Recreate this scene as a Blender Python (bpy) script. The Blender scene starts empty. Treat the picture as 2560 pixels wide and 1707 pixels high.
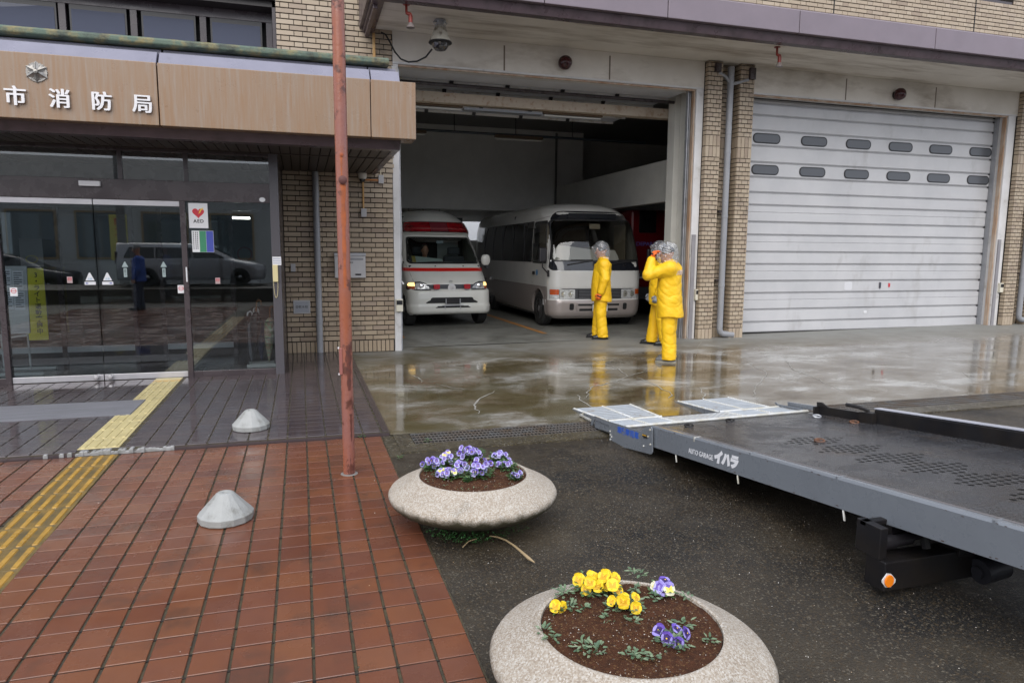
import bpy, bmesh, math, random
import numpy as np
from mathutils import Vector, Matrix

R = math.radians
random.seed(7)
rng = np.random.default_rng(11)
sc = bpy.context.scene
col = sc.collection

# ------------------------------------------------------------------ camera
CAM = Vector((0, 0, 1.60))
PIT, ROL, YAW, FPX = R(7.30), R(-0.392), R(16.91), 1728.0
_f = Vector((math.sin(YAW) * math.cos(PIT), math.cos(YAW) * math.cos(PIT), -math.sin(PIT)))
_r = Vector((math.cos(YAW), -math.sin(YAW), 0))
_d = _f.cross(_r)
_r2 = _r * math.cos(ROL) + _d * math.sin(ROL)
_d2 = _d * math.cos(ROL) - _r * math.sin(ROL)
cd = bpy.data.cameras.new('camera')
cam = bpy.data.objects.new('camera', cd)
col.objects.link(cam)
cam.matrix_world = Matrix.Translation(CAM) @ Matrix((
    (_r2.x, -_d2.x, -_f.x), (_r2.y, -_d2.y, -_f.y), (_r2.z, -_d2.z, -_f.z))).to_4x4()
cd.lens = 36 * FPX / 2560
cd.clip_end = 1000
cd.clip_start = 0.05
sc.camera = cam

# ------------------------------------------------------------------ overcast sky and soft sun
SUN_EL, SUN_ROT = R(42), R(205)
w = bpy.data.worlds.new('World')
sc.world = w
w.use_nodes = True
nt = w.node_tree
nt.nodes.clear()
sky = nt.nodes.new('ShaderNodeTexSky')
sky.sky_type = 'NISHITA'
sky.sun_disc = False
sky.sun_elevation = SUN_EL
sky.sun_rotation = SUN_ROT
sky.dust_density = 6
sky.air_density = 1.2
mixw = nt.nodes.new('ShaderNodeMix')
mixw.data_type = 'RGBA'
mixw.inputs[0].default_value = 0.90
mixw.inputs[7].default_value = (7.4, 7.9, 9.0, 1)      # even cloud deck
nt.links.new(sky.outputs[0], mixw.inputs[6])
bg = nt.nodes.new('ShaderNodeBackground')
bg.inputs[1].default_value = 0.11
nt.links.new(mixw.outputs[2], bg.inputs[0])
wo = nt.nodes.new('ShaderNodeOutputWorld')
nt.links.new(bg.outputs[0], wo.inputs[0])
sl = bpy.data.lights.new('sun', 'SUN')
sl.energy = 1.5
sl.angle = R(55)
sl.color = (1, .97, .93)
so = bpy.data.objects.new('sun', sl)
col.objects.link(so)
_sd = Vector((math.sin(SUN_ROT) * math.cos(SUN_EL), math.cos(SUN_ROT) * math.cos(SUN_EL), math.sin(SUN_EL)))
so.rotation_euler = _sd.to_track_quat('Z', 'Y').to_euler()
sc.view_settings.view_transform = 'Standard'
sc.view_settings.look = 'None'
sc.view_settings.exposure = 0.72
sc.view_settings.gamma = 1
sc.view_settings.use_curve_mapping = False
sc.cycles.max_bounces = 8
sc.cycles.transparent_max_bounces = 16
sc.cycles.use_denoising = True

# ------------------------------------------------------------------ survey helpers: a sight line met with a plane
def ray(px, py):
    return _f + _r2 * ((px - 1280) / FPX) + _d2 * ((py - 853.5) / FPX)
def PZ(px, py, z=0.0):
    d = ray(px, py)
    return CAM + d * ((z - CAM.z) / d.z)
def PY(px, py, y):
    d = ray(px, py)
    return CAM + d * (y / d.y)
def PX(px, py, x):
    d = ray(px, py)
    return CAM + d * (x / d.x)

# ------------------------------------------------------------------ materials
def N(nt, t, **kw):
    n = nt.nodes.new(t)
    for k, v in kw.items():
        if k == 'inp':
            for i, x in v.items():
                n.inputs[i].default_value = x
        else:
            setattr(n, k, v)
    return n
def c4(c):
    return (c[0], c[1], c[2], 1) if len(c) == 3 else c
def ramp(nt, src, stops):
    r = N(nt, 'ShaderNodeValToRGB')
    e = r.color_ramp.elements
    while len(e) < len(stops):
        e.new(0.5)
    for k, (p, c) in enumerate(stops):
        e[k].position = p
        e[k].color = c4(c) if not isinstance(c, (int, float)) else (c, c, c, 1)
    nt.links.new(src, r.inputs[0])
    return r.outputs[0]
def noise(nt, scale, detail=4, rough=.55, coord=None, sx=(1, 1, 1), dist=0.0):
    tc = coord
    if tc is None:
        tc = N(nt, 'ShaderNodeNewGeometry').outputs['Position']
    if sx != (1, 1, 1):
        m = N(nt, 'ShaderNodeMapping')
        m.inputs['Scale'].default_value = sx
        nt.links.new(tc, m.inputs[0])
        tc = m.outputs[0]
    n = N(nt, 'ShaderNodeTexNoise', inp={'Scale': scale, 'Detail': detail, 'Roughness': rough, 'Distortion': dist})
    nt.links.new(tc, n.inputs['Vector'])
    return n.outputs[0]
def mixc(nt, f, a, b, blend='MIX'):
    m = N(nt, 'ShaderNodeMix', data_type='RGBA', blend_type=blend)
    for s, i in ((f, 0), (a, 6), (b, 7)):
        if hasattr(s, 'links'):
            nt.links.new(s, m.inputs[i])
        elif i == 0:
            m.inputs[0].default_value = s
        else:
            m.inputs[i].default_value = c4(s)
    return m.outputs[2]
def mat(name, c, rough=.5, metal=0.0, c2=None, nscale=4, namt=(.35, .65), dirt=None, dscale=1.5, dlev=(.55, .75),
        bump=0.0, bscale=60, rvar=None, rscale=3, islands=None, objrand=None, obj=False, spec=.5, sx=(1, 1, 1),
        emit=None, coat=0.0, dsx=(1, 1, 1), bdist=.01, trans=0, sss=0):
    m = bpy.data.materials.new(name)
    m.use_nodes = True
    nt = m.node_tree
    b = nt.nodes['Principled BSDF']
    b.inputs['Roughness'].default_value = rough
    b.inputs['Metallic'].default_value = metal
    b.inputs['Specular IOR Level'].default_value = spec
    b.inputs['Coat Weight'].default_value = coat
    b.inputs['Coat Roughness'].default_value = .06
    if sss:
        b.inputs['Subsurface Weight'].default_value = sss
        b.inputs['Subsurface Scale'].default_value = .02
    co = N(nt, 'ShaderNodeTexCoord').outputs['Object'] if obj else None
    cur = c
    if c2 is not None:
        cur = mixc(nt, ramp(nt, noise(nt, nscale, 6, .6, co, sx), [(namt[0], 0), (namt[1], 1)]), c, c2)
    if islands:
        g = N(nt, 'ShaderNodeNewGeometry').outputs['Random Per Island']
        cur = ramp(nt, g, islands) if c2 is None else mixc(nt, .6, ramp(nt, g, islands), cur, 'MIX')
    if objrand:
        g = N(nt, 'ShaderNodeObjectInfo').outputs['Random']
        cr = ramp(nt, g, objrand)
        cur = cr if c2 is None else mixc(nt, .45, cr, cur)
    if dirt is not None:
        cur = mixc(nt, ramp(nt, noise(nt, dscale, 8, .65, co, dsx), [(dlev[0], 0), (dlev[1], 1)]), cur, dirt)
    if hasattr(cur, 'links'):
        nt.links.new(cur, b.inputs['Base Color'])
    else:
        b.inputs['Base Color'].default_value = c4(cur)
    if rvar:
        rr = ramp(nt, noise(nt, rscale, 5, .6, co), [(.38, rvar[0]), (.62, rvar[1])])
        nt.links.new(rr, b.inputs['Roughness'])
    if bump:
        bp = N(nt, 'ShaderNodeBump', inp={'Strength': bump, 'Distance': bdist})
        nt.links.new(noise(nt, bscale, 4, .6, co), bp.inputs['Height'])
        nt.links.new(bp.outputs[0], b.inputs['Normal'])
    if emit:
        b.inputs['Emission Color'].default_value = c4(emit[0])
        b.inputs['Emission Strength'].default_value = emit[1]
    return m
def glass_mat(name, tint=(.75, .8, .82), fac=0.06, rough=0.0, body=None, bodyfac=0.0, wave=0.0):
    m = bpy.data.materials.new(name)
    m.use_nodes = True
    nt = m.node_tree
    nt.nodes.clear()
    out = N(nt, 'ShaderNodeOutputMaterial')
    tr = N(nt, 'ShaderNodeBsdfTransparent', inp={0: c4(tint)})
    gl = N(nt, 'ShaderNodeBsdfGlossy', inp={'Roughness': rough, 'Color': (1, 1, 1, 1)})
    fr = N(nt, 'ShaderNodeLayerWeight', inp={'Blend': .5})
    mp = N(nt, 'ShaderNodeMapRange', inp={'From Min': 0, 'From Max': 1, 'To Min': fac, 'To Max': .9})
    pw = N(nt, 'ShaderNodeMath', operation='POWER', inp={1: 3.5})
    nt.links.new(fr.outputs['Facing'], pw.inputs[0])
    nt.links.new(pw.outputs[0], mp.inputs[0])
    mx = N(nt, 'ShaderNodeMixShader')
    nt.links.new(mp.outputs[0], mx.inputs[0])
    base = tr.outputs[0]
    if body is not None:
        df = N(nt, 'ShaderNodeBsdfDiffuse', inp={0: c4(body)})
        m2 = N(nt, 'ShaderNodeMixShader', inp={0: bodyfac})
        nt.links.new(tr.outputs[0], m2.inputs[1])
        nt.links.new(df.outputs[0], m2.inputs[2])
        base = m2.outputs[0]
    nt.links.new(base, mx.inputs[1])
    nt.links.new(gl.outputs[0], mx.inputs[2])
    nt.links.new(mx.outputs[0], out.inputs[0])
    return m

# ------------------------------------------------------------------ mesh builder
class MB:
    def __init__(s):
        s.v, s.f, s.m = [], [], []
    def add(s, vs, fs, mi=0):
        o = len(s.v)
        s.v += [tuple(v) for v in vs]
        s.f += [tuple(i + o for i in f) for f in fs]
        s.m += [mi] * len(fs)
        return s
    def box(s, x0, x1, y0, y1, z0, z1, mi=0, T=None, ch=0.0):
        if x0 > x1: x0, x1 = x1, x0
        if y0 > y1: y0, y1 = y1, y0
        if z0 > z1: z0, z1 = z1, z0
        vs = [Vector((x, y, z)) for z in (z0, z1) for y in (y0, y1) for x in (x0, x1)]
        if T is not None:
            vs = [T @ v for v in vs]
        return s.add(vs, [(0, 2, 3, 1), (4, 5, 7, 6), (0, 1, 5, 4), (2, 6, 7, 3), (0, 4, 6, 2), (1, 3, 7, 5)], mi)
    def tile(s, x0, x1, y0, y1, z0, z1, ch=.002, ax='z', mi=0):
        """box with a chamfered face on the +z (ax z) or -y (ax y) or -x side"""
        if ax == 'z':
            a = [(x0, y0, z0), (x1, y0, z0), (x1, y1, z0), (x0, y1, z0), (x0, y0, z1 - ch), (x1, y0, z1 - ch), (x1, y1, z1 - ch), (x0, y1, z1 - ch),
                 (x0 + ch, y0 + ch, z1), (x1 - ch, y0 + ch, z1), (x1 - ch, y1 - ch, z1), (x0 + ch, y1 - ch, z1)]
        else:  # face towards -y at y0, back at y1
            a = [(x0, y1, z0), (x1, y1, z0), (x1, y1, z1), (x0, y1, z1), (x0, y0 + ch, z0), (x1, y0 + ch, z0), (x1, y0 + ch, z1), (x0, y0 + ch, z1),
                 (x0 + ch, y0, z0 + ch), (x1 - ch, y0, z0 + ch), (x1 - ch, y0, z1 - ch), (x0 + ch, y0, z1 - ch)]
        fs = [(0, 1, 5, 4), (1, 2, 6, 5), (2, 3, 7, 6), (3, 0, 4, 7), (4, 5, 9, 8), (5, 6, 10, 9), (6, 7, 11, 10), (7, 4, 8, 11), (8, 9, 10, 11)]
        return s.add(a, fs, mi)
    def cyl(s, p0, p1, r0, r1=None, n=12, caps=True, mi=0):
        return s.tube([p0, p1], [r0, r0 if r1 is None else r1], n, caps, mi)
    def tube(s, pts, rad, n=8, caps=True, mi=0):
        pts = [Vector(p) for p in pts]
        if not isinstance(rad, (list, tuple)):
            rad = [rad] * len(pts)
        vs, fs = [], []
        prev = None
        for i, p in enumerate(pts):
            a = pts[max(i - 1, 0)]; b = pts[min(i + 1, len(pts) - 1)]
            t = (b - a).normalized()
            if prev is None:
                u = t.orthogonal().normalized()
            else:
                u = (prev - t * prev.dot(t)).normalized()
            prev = u
            v = t.cross(u)
            for k in range(n):
                an = 2 * math.pi * k / n
                vs.append(p + (u * math.cos(an) + v * math.sin(an)) * rad[i])
        for i in range(len(pts) - 1):
            for k in range(n):
                k2 = (k + 1) % n
                fs.append((i * n + k, i * n + k2, (i + 1) * n + k2, (i + 1) * n + k))
        if caps:
            fs.append(tuple(range(n - 1, -1, -1)))
            fs.append(tuple((len(pts) - 1) * n + k for k in range(n)))
        return s.add(vs, fs, mi)
    def lathe(s, prof, c=(0, 0, 0), n=24, mi=0, jit=None, T=None):
        vs, fs = [], []
        for (r, z) in prof:
            for k in range(n):
                an = 2 * math.pi * k / n
                v = Vector((r * math.cos(an), r * math.sin(an), z))
                if jit: v = jit(v)
                if T is not None: v = T @ v
                vs.append(v + Vector(c))
        for i in range(len(prof) - 1):
            for k in range(n):
                k2 = (k + 1) % n
                fs.append((i * n + k, i * n + k2, (i + 1) * n + k2, (i + 1) * n + k))
        if prof[0][0] > 1e-6: fs.append(tuple(range(n - 1, -1, -1)))
        if prof[-1][0] > 1e-6: fs.append(tuple((len(prof) - 1) * n + k for k in range(n)))
        return s.add(vs, fs, mi)
    def prism(s, poly, a, b, ax='y', mi=0, T=None):
        """poly in the plane normal to ax; extruded from a to b. ax y: poly=(x,z); ax x: (y,z); ax z: (x,y)"""
        def P(u, v, w):
            q = {'y': (u, w, v), 'x': (w, u, v), 'z': (u, v, w)}[ax]
            return T @ Vector(q) if T is not None else q
        n = len(poly)
        vs = [P(u, v, a) for u, v in poly] + [P(u, v, b) for u, v in poly]
        fs = [tuple(range(n)), tuple(range(2 * n - 1, n - 1, -1))]
        fs += [(i, (i + 1) % n + 0, (i + 1) % n + n, i + n)[::-1] for i in range(n)]
        return s.add(vs, fs, mi)
    def build(s, name, mt, parent=None, smooth=False, bevel=0.0, seg=2, ang=40, fix=True):
        me = bpy.data.meshes.new(name)
        me.from_pydata(s.v, [], s.f)
        me.update()
        mts = mt if isinstance(mt, (list, tuple)) else [mt]
        for m_ in mts:
            me.materials.append(m_)
        if len(mts) > 1:
            me.polygons.foreach_set('material_index', s.m)
        if fix:
            bm = bmesh.new(); bm.from_mesh(me)
            bmesh.ops.recalc_face_normals(bm, faces=bm.faces)
            bm.to_mesh(me); bm.free()
        o = bpy.data.objects.new(name, me)
        col.objects.link(o)
        if parent is not None:
            o.parent = parent
            o.matrix_parent_inverse = Matrix.Identity(4)
        if smooth:
            for p in me.polygons: p.use_smooth = True
            md = o.modifiers.new('e', 'EDGE_SPLIT'); md.split_angle = R(ang)
        if bevel:
            md = o.modifiers.new('b', 'BEVEL'); md.width = bevel; md.segments = seg
            md.limit_method = 'ANGLE'; md.angle_limit = R(35)
            if not smooth:
                md.harden_normals = False
        return o

def boxes(name, mt, L, bevel=0.0):
    return [MB().box(*q).build(name, mt, None, bevel=bevel) for q in L]

def tag(o, label=None, cat=None, group=None, kind=None):
    if label: o['label'] = label
    if cat: o['category'] = cat
    if group: o['group'] = group
    if kind: o['kind'] = kind
    return o
def empty(name, loc=(0, 0, 0), rz=0, label=None, cat=None, group=None, kind=None):
    o = bpy.data.objects.new(name, None)
    o.empty_display_size = .1
    o.location = loc
    o.rotation_euler = (0, 0, rz)
    col.objects.link(o)
    return tag(o, label, cat, group, kind)
def inst(src, name, loc, parent=None, rz=0, scale=None):
    """light copy sharing mesh data"""
    o = bpy.data.objects.new(name, src if isinstance(src, bpy.types.Mesh) else src.data)
    o.location = loc
    o.rotation_euler = (0, 0, rz)
    if scale: o.scale = scale
    col.objects.link(o)
    if parent is not None: o.parent = parent
    return o
def seen(p, m=40):
    v = Vector(p) - CAM
    z = v.dot(_f)
    if z < .2: return False
    x = 1280 + FPX * v.dot(_r2) / z; y = 853 + FPX * v.dot(_d2) / z
    return -m < x < 2560 + m and -m < y < 1707 + m
def text(name, s, size, M, mt, parent=None, ext=.002, bold=0.0, align='CENTER', sx=1.0, shear=0, space=1.0):
    cu = bpy.data.curves.new(name, 'FONT')
    cu.body = s
    cu.size = size
    cu.extrude = ext
    cu.offset = bold
    cu.shear = shear
    cu.space_character = space
    cu.align_x = align
    cu.align_y = 'CENTER'
    cu.resolution_u = 3
    to = bpy.data.objects.new(name + '_tmp', cu)
    col.objects.link(to)
    dg = bpy.context.evaluated_depsgraph_get()
    me = bpy.data.meshes.new_from_object(to.evaluated_get(dg))
    bpy.data.objects.remove(to)
    bpy.data.curves.remove(cu)
    me.transform(M @ Matrix.Diagonal((sx, 1, 1, 1)))
    me.materials.clear(); me.materials.append(mt)
    o = bpy.data.objects.new(name, me)
    col.objects.link(o)
    if parent is not None: o.parent = parent
    return o
def TF(x, y, z):
    """text facing -y (readable from the camera side)"""
    return Matrix.Translation((x, y, z)) @ Matrix.Rotation(R(90), 4, 'X')

# surface nets over a signed distance function (numpy)
def sdf_mesh(fn, lo, hi, h):
    nx, ny, nz = [int(math.ceil((hi[i] - lo[i]) / h)) + 1 for i in range(3)]
    X, Y_, Z_ = np.meshgrid(lo[0] + h * np.arange(nx), lo[1] + h * np.arange(ny), lo[2] + h * np.arange(nz), indexing='ij')
    V = fn(X.astype(np.float32), Y_.astype(np.float32), Z_.astype(np.float32))
    ins = V < 0
    acc = np.zeros((nx, ny, nz, 3), np.float32); cnt = np.zeros((nx, ny, nz), np.float32)
    G = np.stack([X, Y_, Z_], -1).astype(np.float32)
    cross = []
    for ax in range(3):
        a = [slice(None)] * 3; b = [slice(None)] * 3
        a[ax] = slice(0, -1); b[ax] = slice(1, None)
        a, b = tuple(a), tuple(b)
        cr = ins[a] != ins[b]
        t = np.where(cr, V[a] / np.where(cr, V[a] - V[b], 1), 0)
        p = G[a] + (G[b] - G[a]) * t[..., None]
        idx = np.argwhere(cr)
        pp = p[cr]
        o1, o2 = [k for k in range(3) if k != ax]
        for d1 in (0, 1):
            for d2 in (0, 1):
                q = idx.copy(); q[:, o1] -= d1; q[:, o2] -= d2
                ok = (q[:, o1] >= 0) & (q[:, o2] >= 0)
                np.add.at(acc, tuple(q[ok].T), pp[ok])
                np.add.at(cnt, tuple(q[ok].T), 1)
        cross.append((ax, idx, ins[a][cr]))
    act = cnt > 0
    ids = -np.ones((nx, ny, nz), np.int64)
    ids[act] = np.arange(act.sum())
    verts = acc[act] / cnt[act][:, None]
    faces = []
    for ax, idx, sgn in cross:
        o1, o2 = [(1, 2), (2, 0), (0, 1)][ax]
        ok = (idx[:, o1] > 0) & (idx[:, o2] > 0)
        idx = idx[ok]; sg = sgn[ok]
        def g(a, b):
            q = idx.copy(); q[:, o1] -= a; q[:, o2] -= b
            return ids[tuple(q.T)]
        quad = np.stack([g(1, 1), g(0, 1), g(0, 0), g(1, 0)], 1)
        quad[~sg] = quad[~sg][:, ::-1]
        faces.append(quad)
    F = np.concatenate(faces)
    F = F[(F >= 0).all(1)]
    return verts, F
def sdf_obj(name, fn, lo, hi, h, mt, parent=None, M=None):
    v, f = sdf_mesh(fn, lo, hi, h)
    me = bpy.data.meshes.new(name)
    me.from_pydata(v.tolist(), [], f.tolist())
    me.update()
    for p in me.polygons: p.use_smooth = True
    if M is not None: me.transform(M)
    me.materials.append(mt)
    o = bpy.data.objects.new(name, me)
    col.objects.link(o)
    if parent is not None: o.parent = parent
    return o
def cap(X, Y, Z, a, b, ra, rb):
    ax, ay, az = a; bx, by, bz = b
    dx, dy, dz = bx - ax, by - ay, bz - az
    L = dx * dx + dy * dy + dz * dz + 1e-9
    t = np.clip(((X - ax) * dx + (Y - ay) * dy + (Z - az) * dz) / L, 0, 1)
    return np.sqrt((X - ax - t * dx) ** 2 + (Y - ay - t * dy) ** 2 + (Z - az - t * dz) ** 2) - (ra + (rb - ra) * t)
def ell(X, Y, Z, c, r):
    k = np.sqrt(((X - c[0]) / r[0]) ** 2 + ((Y - c[1]) / r[1]) ** 2 + ((Z - c[2]) / r[2]) ** 2)
    return (k - 1) * min(r)
def smin(a, b, k):
    h = np.clip(.5 + .5 * (b - a) / k, 0, 1)
    return b + (a - b) * h - k * h * (1 - h)
# ================================================================== MATERIALS
M_asph = mat('wet_asphalt', (.021, .0158, .0105), .3, spec=.35, c2=(.062, .050, .034), nscale=.9, rvar=(.28, .62), rscale=1.6, bump=1.0, bscale=110, bdist=.009,
             dirt=(.012, .011, .010), dscale=.7, dlev=(.45, .62))
def speckle(m, scale=230, thr=.93, c=(.16, .14, .11), c_2=(.10, .055, .02)):
    nt = m.node_tree; b = nt.nodes['Principled BSDF']
    src = b.inputs['Base Color'].links[0].from_socket
    pos = N(nt, 'ShaderNodeNewGeometry').outputs['Position']
    v = N(nt, 'ShaderNodeTexVoronoi', inp={'Scale': scale})
    nt.links.new(pos, v.inputs['Vector'])
    sep = N(nt, 'ShaderNodeSeparateColor'); nt.links.new(v.outputs['Color'], sep.inputs[0])
    f1 = ramp(nt, sep.outputs[0], [(thr, 0), (thr + .02, 1)])
    f2 = ramp(nt, sep.outputs[1], [(thr - .1, 0), (thr - .08, 1)])
    x = mixc(nt, f2, src, c_2)
    x = mixc(nt, f1, x, c)
    nt.links.new(x, b.inputs['Base Color'])
speckle(M_asph, 130, .925, (.105, .090, .066), (.056, .040, .023))

# apron: stained wet concrete with standing water; palest mottling paints in whitish reflection
def apron_mat(name, wet=True):
    m = bpy.data.materials.new(name); m.use_nodes = True
    nt = m.node_tree; b = nt.nodes['Principled BSDF']
    pos = N(nt, 'ShaderNodeNewGeometry').outputs['Position']
    a = ramp(nt, noise(nt, 1.3, 10, .68, pos, (.7, 1.1, 1), .35), [(.36, (.070, .050, .026)), (.46, (.125, .098, .060)), (.54, (.20, .18, .145)), (.62, (.36, .35, .32))])
    f = ramp(nt, noise(nt, .45, 5, .6, pos), [(.40, 0), (.58, 1)])
    sepx = N(nt, 'ShaderNodeSeparateXYZ'); nt.links.new(pos, sepx.inputs[0])
    mr = N(nt, 'ShaderNodeMapRange', inp={'From Min': 7.5, 'From Max': 11, 'To Min': 0, 'To Max': .75})
    nt.links.new(sepx.outputs[0], mr.inputs[0])
    x = mixc(nt, mr.outputs[0], a, (.22, .21, .19))
    mr2 = N(nt, 'ShaderNodeMapRange', inp={'From Min': 9.7, 'From Max': 11.0, 'To Min': 0, 'To Max': .9})
    nt.links.new(sepx.outputs[1], mr2.inputs[0])
    x = mixc(nt, mr2.outputs[0], x, (.20, .20, .185))
    x = mixc(nt, ramp(nt, noise(nt, 7, 8, .7, pos, (1, 1, 1), .6), [(.55, 0), (.75, .5)]), x, (.08, .065, .045))
    # olive moss tinge near the entrance side
    mg = N(nt, 'ShaderNodeMapRange', inp={'From Min': 5.5, 'From Max': 2.2, 'To Min': 0, 'To Max': .7})
    nt.links.new(sepx.outputs[0], mg.inputs[0])
    gm = N(nt, 'ShaderNodeMath', operation='MULTIPLY')
    nt.links.new(mg.outputs[0], gm.inputs[0]); nt.links.new(ramp(nt, noise(nt, 1.6, 6, .6, pos, (1, .8, 1), .8), [(.42, 1), (.6, 0)]), gm.inputs[1])
    x = mixc(nt, gm.outputs[0], x, (.075, .062, .026))
    nt.links.new(x, b.inputs['Base Color'])
    # wetness fades under the roof
    wetm = N(nt, 'ShaderNodeMapRange', inp={'From Min': 9.3, 'From Max': 10.4, 'To Min': .0, 'To Max': .42})
    nz = N(nt, 'ShaderNodeMath', operation='ADD')
    sc_ = N(nt, 'ShaderNodeMath', operation='MULTIPLY', inp={1: 1.4})
    nt.links.new(noise(nt, .8, 3, .5, pos), sc_.inputs[0])
    nt.links.new(sc_.outputs[0], nz.inputs[0]); nt.links.new(sepx.outputs[1], nz.inputs[1])
    sb = N(nt, 'ShaderNodeMath', operation='SUBTRACT', inp={1: .7}); nt.links.new(nz.outputs[0], sb.inputs[0])
    nt.links.new(sb.outputs[0], wetm.inputs[0])
    pr = ramp(nt, noise(nt, 1.5, 6, .6, pos, (.8, 1.3, 1), .5), [(.40, .045), (.52, .10), (.66, .26)])
    ad = N(nt, 'ShaderNodeMath', operation='ADD')
    nt.links.new(pr, ad.inputs[0]); nt.links.new(wetm.outputs[0], ad.inputs[1])
    nt.links.new(ad.outputs[0], b.inputs['Roughness'])
    b.inputs['Specular IOR Level'].default_value = .6
    bp = N(nt, 'ShaderNodeBump', inp={'Strength': .10, 'Distance': .01})
    nt.links.new(noise(nt, 5, 5, .6, pos), bp.inputs['Height'])
    nt.links.new(bp.outputs[0], b.inputs['Normal'])
    return m
M_apron = apron_mat('wet_concrete')
M_strip = mat('mossy_concrete', (.070, .060, .042), .4, c2=(.032, .026, .017), nscale=6, bump=.5, bscale=90, rvar=(.2, .45))
speckle(M_strip, 120, .93, (.2, .19, .16), (.10, .08, .04))
M_gfloor = mat('garage_floor_concrete', (.20, .20, .18), .42, c2=(.15, .15, .135), nscale=1.3, rvar=(.3, .5), rscale=2, bump=.1, bscale=20, dirt=(.09, .085, .075), dscale=2.2, dlev=(.52, .7))
M_joint = mat('dark_joint', (.035, .03, .02), .6, c2=(.07, .055, .025), nscale=14, bump=.5, bscale=150)
M_mort = mat('grey_mortar', (.040, .036, .034), .9, spec=.1, c2=(.018, .016, .014), nscale=8)
M_rtile = mat('red_clay_tile', (.160, .060, .028), .3, c2=(.120, .047, .028), nscale=5, bump=.12, bscale=120, rvar=(.13, .33), rscale=2.2, bdist=.004,
              objrand=[(0, (.090, .035, .027)), (.3, (.128, .045, .028)), (.6, (.148, .053, .028)), (1, (.172, .068, .033))], dirt=(.075, .038, .027), dscale=2.6, dlev=(.52, .72))
M_rtile2 = mat('red_clay_tile_far', (.160, .060, .028), .3, c2=(.120, .047, .028), nscale=5, bump=.12, bscale=120, rvar=(.13, .33), rscale=2.2,
               islands=[(0, (.090, .035, .027)), (.3, (.128, .045, .028)), (.6, (.148, .053, .028)), (1, (.172, .068, .033))])
M_dtile = mat('purple_brown_tile', (.044, .034, .038), .16, c2=(.066, .050, .050), nscale=3, rvar=(.07, .2), rscale=1.4, bump=.02, bscale=25, spec=.7,
              objrand=[(0, (.044, .034, .038)), (.5, (.055, .042, .046)), (1, (.070, .052, .050))])
M_dtile2 = mat('purple_brown_tile_far', (.052, .040, .044), .16, c2=(.066, .050, .050), nscale=3, rvar=(.07, .2), rscale=1.4, bump=.02, bscale=25, spec=.7,
               islands=[(0, (.044, .034, .038)), (.5, (.055, .042, .046)), (1, (.070, .052, .050))])
M_tacy = mat('ochre_tactile', (.44, .25, .040), .42, c2=(.30, .165, .025), nscale=9, bump=.5, bscale=160, rvar=(.25, .5), dirt=(.10, .075, .03), dscale=6, dlev=(.58, .75))
M_tacb = mat('dirty_tactile_base', (.20, .125, .028), .5, c2=(.085, .065, .028), nscale=7, bump=.6, bscale=140)
M_tacp = mat('pale_yellow_tactile', (.50, .42, .20), .4, c2=(.42, .35, .165), nscale=6, dirt=(.3, .25, .12), dscale=7, dlev=(.55, .75))
M_tacpo = mat('orange_yellow_tactile', (.48, .29, .06), .35, c2=(.40, .25, .06), nscale=6)
M_mat = mat('grey_carpet_mat', (.20, .20, .22), .7, c2=(.15, .15, .165), nscale=30, sx=(.1, 1, 1), bump=1, bscale=220)
M_white = mat('white_filler', (.30, .30, .30), .6, c2=(.20, .20, .19), nscale=20, bump=.6, bscale=60)
M_brick = mat('tan_brick', (.33, .255, .175), .5, c2=(.29, .22, .15), nscale=16, sx=(.3, 1, 1), bump=.3, bscale=90, bdist=.003,
              objrand=[(0, (.19, .135, .10)), (.12, (.24, .18, .13)), (.22, (.32, .25, .17)), (.6, (.37, .29, .20)), (.85, (.41, .33, .23)), (1, (.27, .205, .165))],
              dirt=(.14, .11, .08), dscale=2.2, dlev=(.58, .8))
M_brick2 = mat('tan_brick_far', (.35, .27, .185), .5, c2=(.31, .24, .165), nscale=16, sx=(.3, 1, 1), bump=.3, bscale=90, bdist=.003,
               islands=[(0, (.21, .16, .13)), (.12, (.28, .225, .18)), (.22, (.36, .30, .225)), (.6, (.42, .35, .265)), (.85, (.48, .415, .325)), (1, (.31, .25, .21))],
               dirt=(.14, .11, .08), dscale=2.2, dlev=(.6, .8))
M_grout = mat('dark_grout', (.020, .016, .013), .8, c2=(.032, .026, .02), nscale=10)
M_stucco = mat('weathered_render', (.66, .62, .56), .75, c2=(.57, .53, .47), nscale=1.1, bump=.35, bscale=140, dirt=(.25, .20, .15), dscale=1.3, dlev=(.50, .74), dsx=(.35, 2.2, 1), bdist=.004)
M_jamb = mat('white_jamb_paint', (.60, .59, .59), .5, c2=(.52, .51, .50), nscale=3, bump=.2, bscale=100, dirt=(.22, .19, .16), dscale=3, dlev=(.6, .8))
M_fascia = mat('mauve_fascia_paint', (.185, .15, .175), .45, c2=(.165, .135, .157), nscale=2, bump=.12, bscale=90, rvar=(.3, .45))
M_trim = mat('dark_mauve_trim', (.085, .06, .068), .35, c2=(.065, .046, .052), nscale=5, rvar=(.25, .4), dirt=(.04, .03, .03), dscale=5)
M_lilac = mat('lilac_flashing', (.20, .195, .245), .45, c2=(.17, .165, .21), nscale=2.5, rvar=(.25, .42), dirt=(.11, .105, .125), dscale=2.6, dlev=(.62, .75))
M_bronze = mat('streaked_bronze_panel', (.240, .165, .108), .34, c2=(.235, .142, .078), nscale=5, sx=(6, 1, .3), rvar=(.26, .4), namt=(.38, .62),
               dirt=(.255, .200, .155), dscale=11, dlev=(.48, .70), dsx=(3.2, 1, .16))
M_copper = mat('green_patina', (.085, .125, .092), .6, c2=(.20, .17, .075), nscale=6, bump=.5, bscale=60, dirt=(.035, .045, .035), dscale=4, dlev=(.5, .65), namt=(.48, .62))
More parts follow.
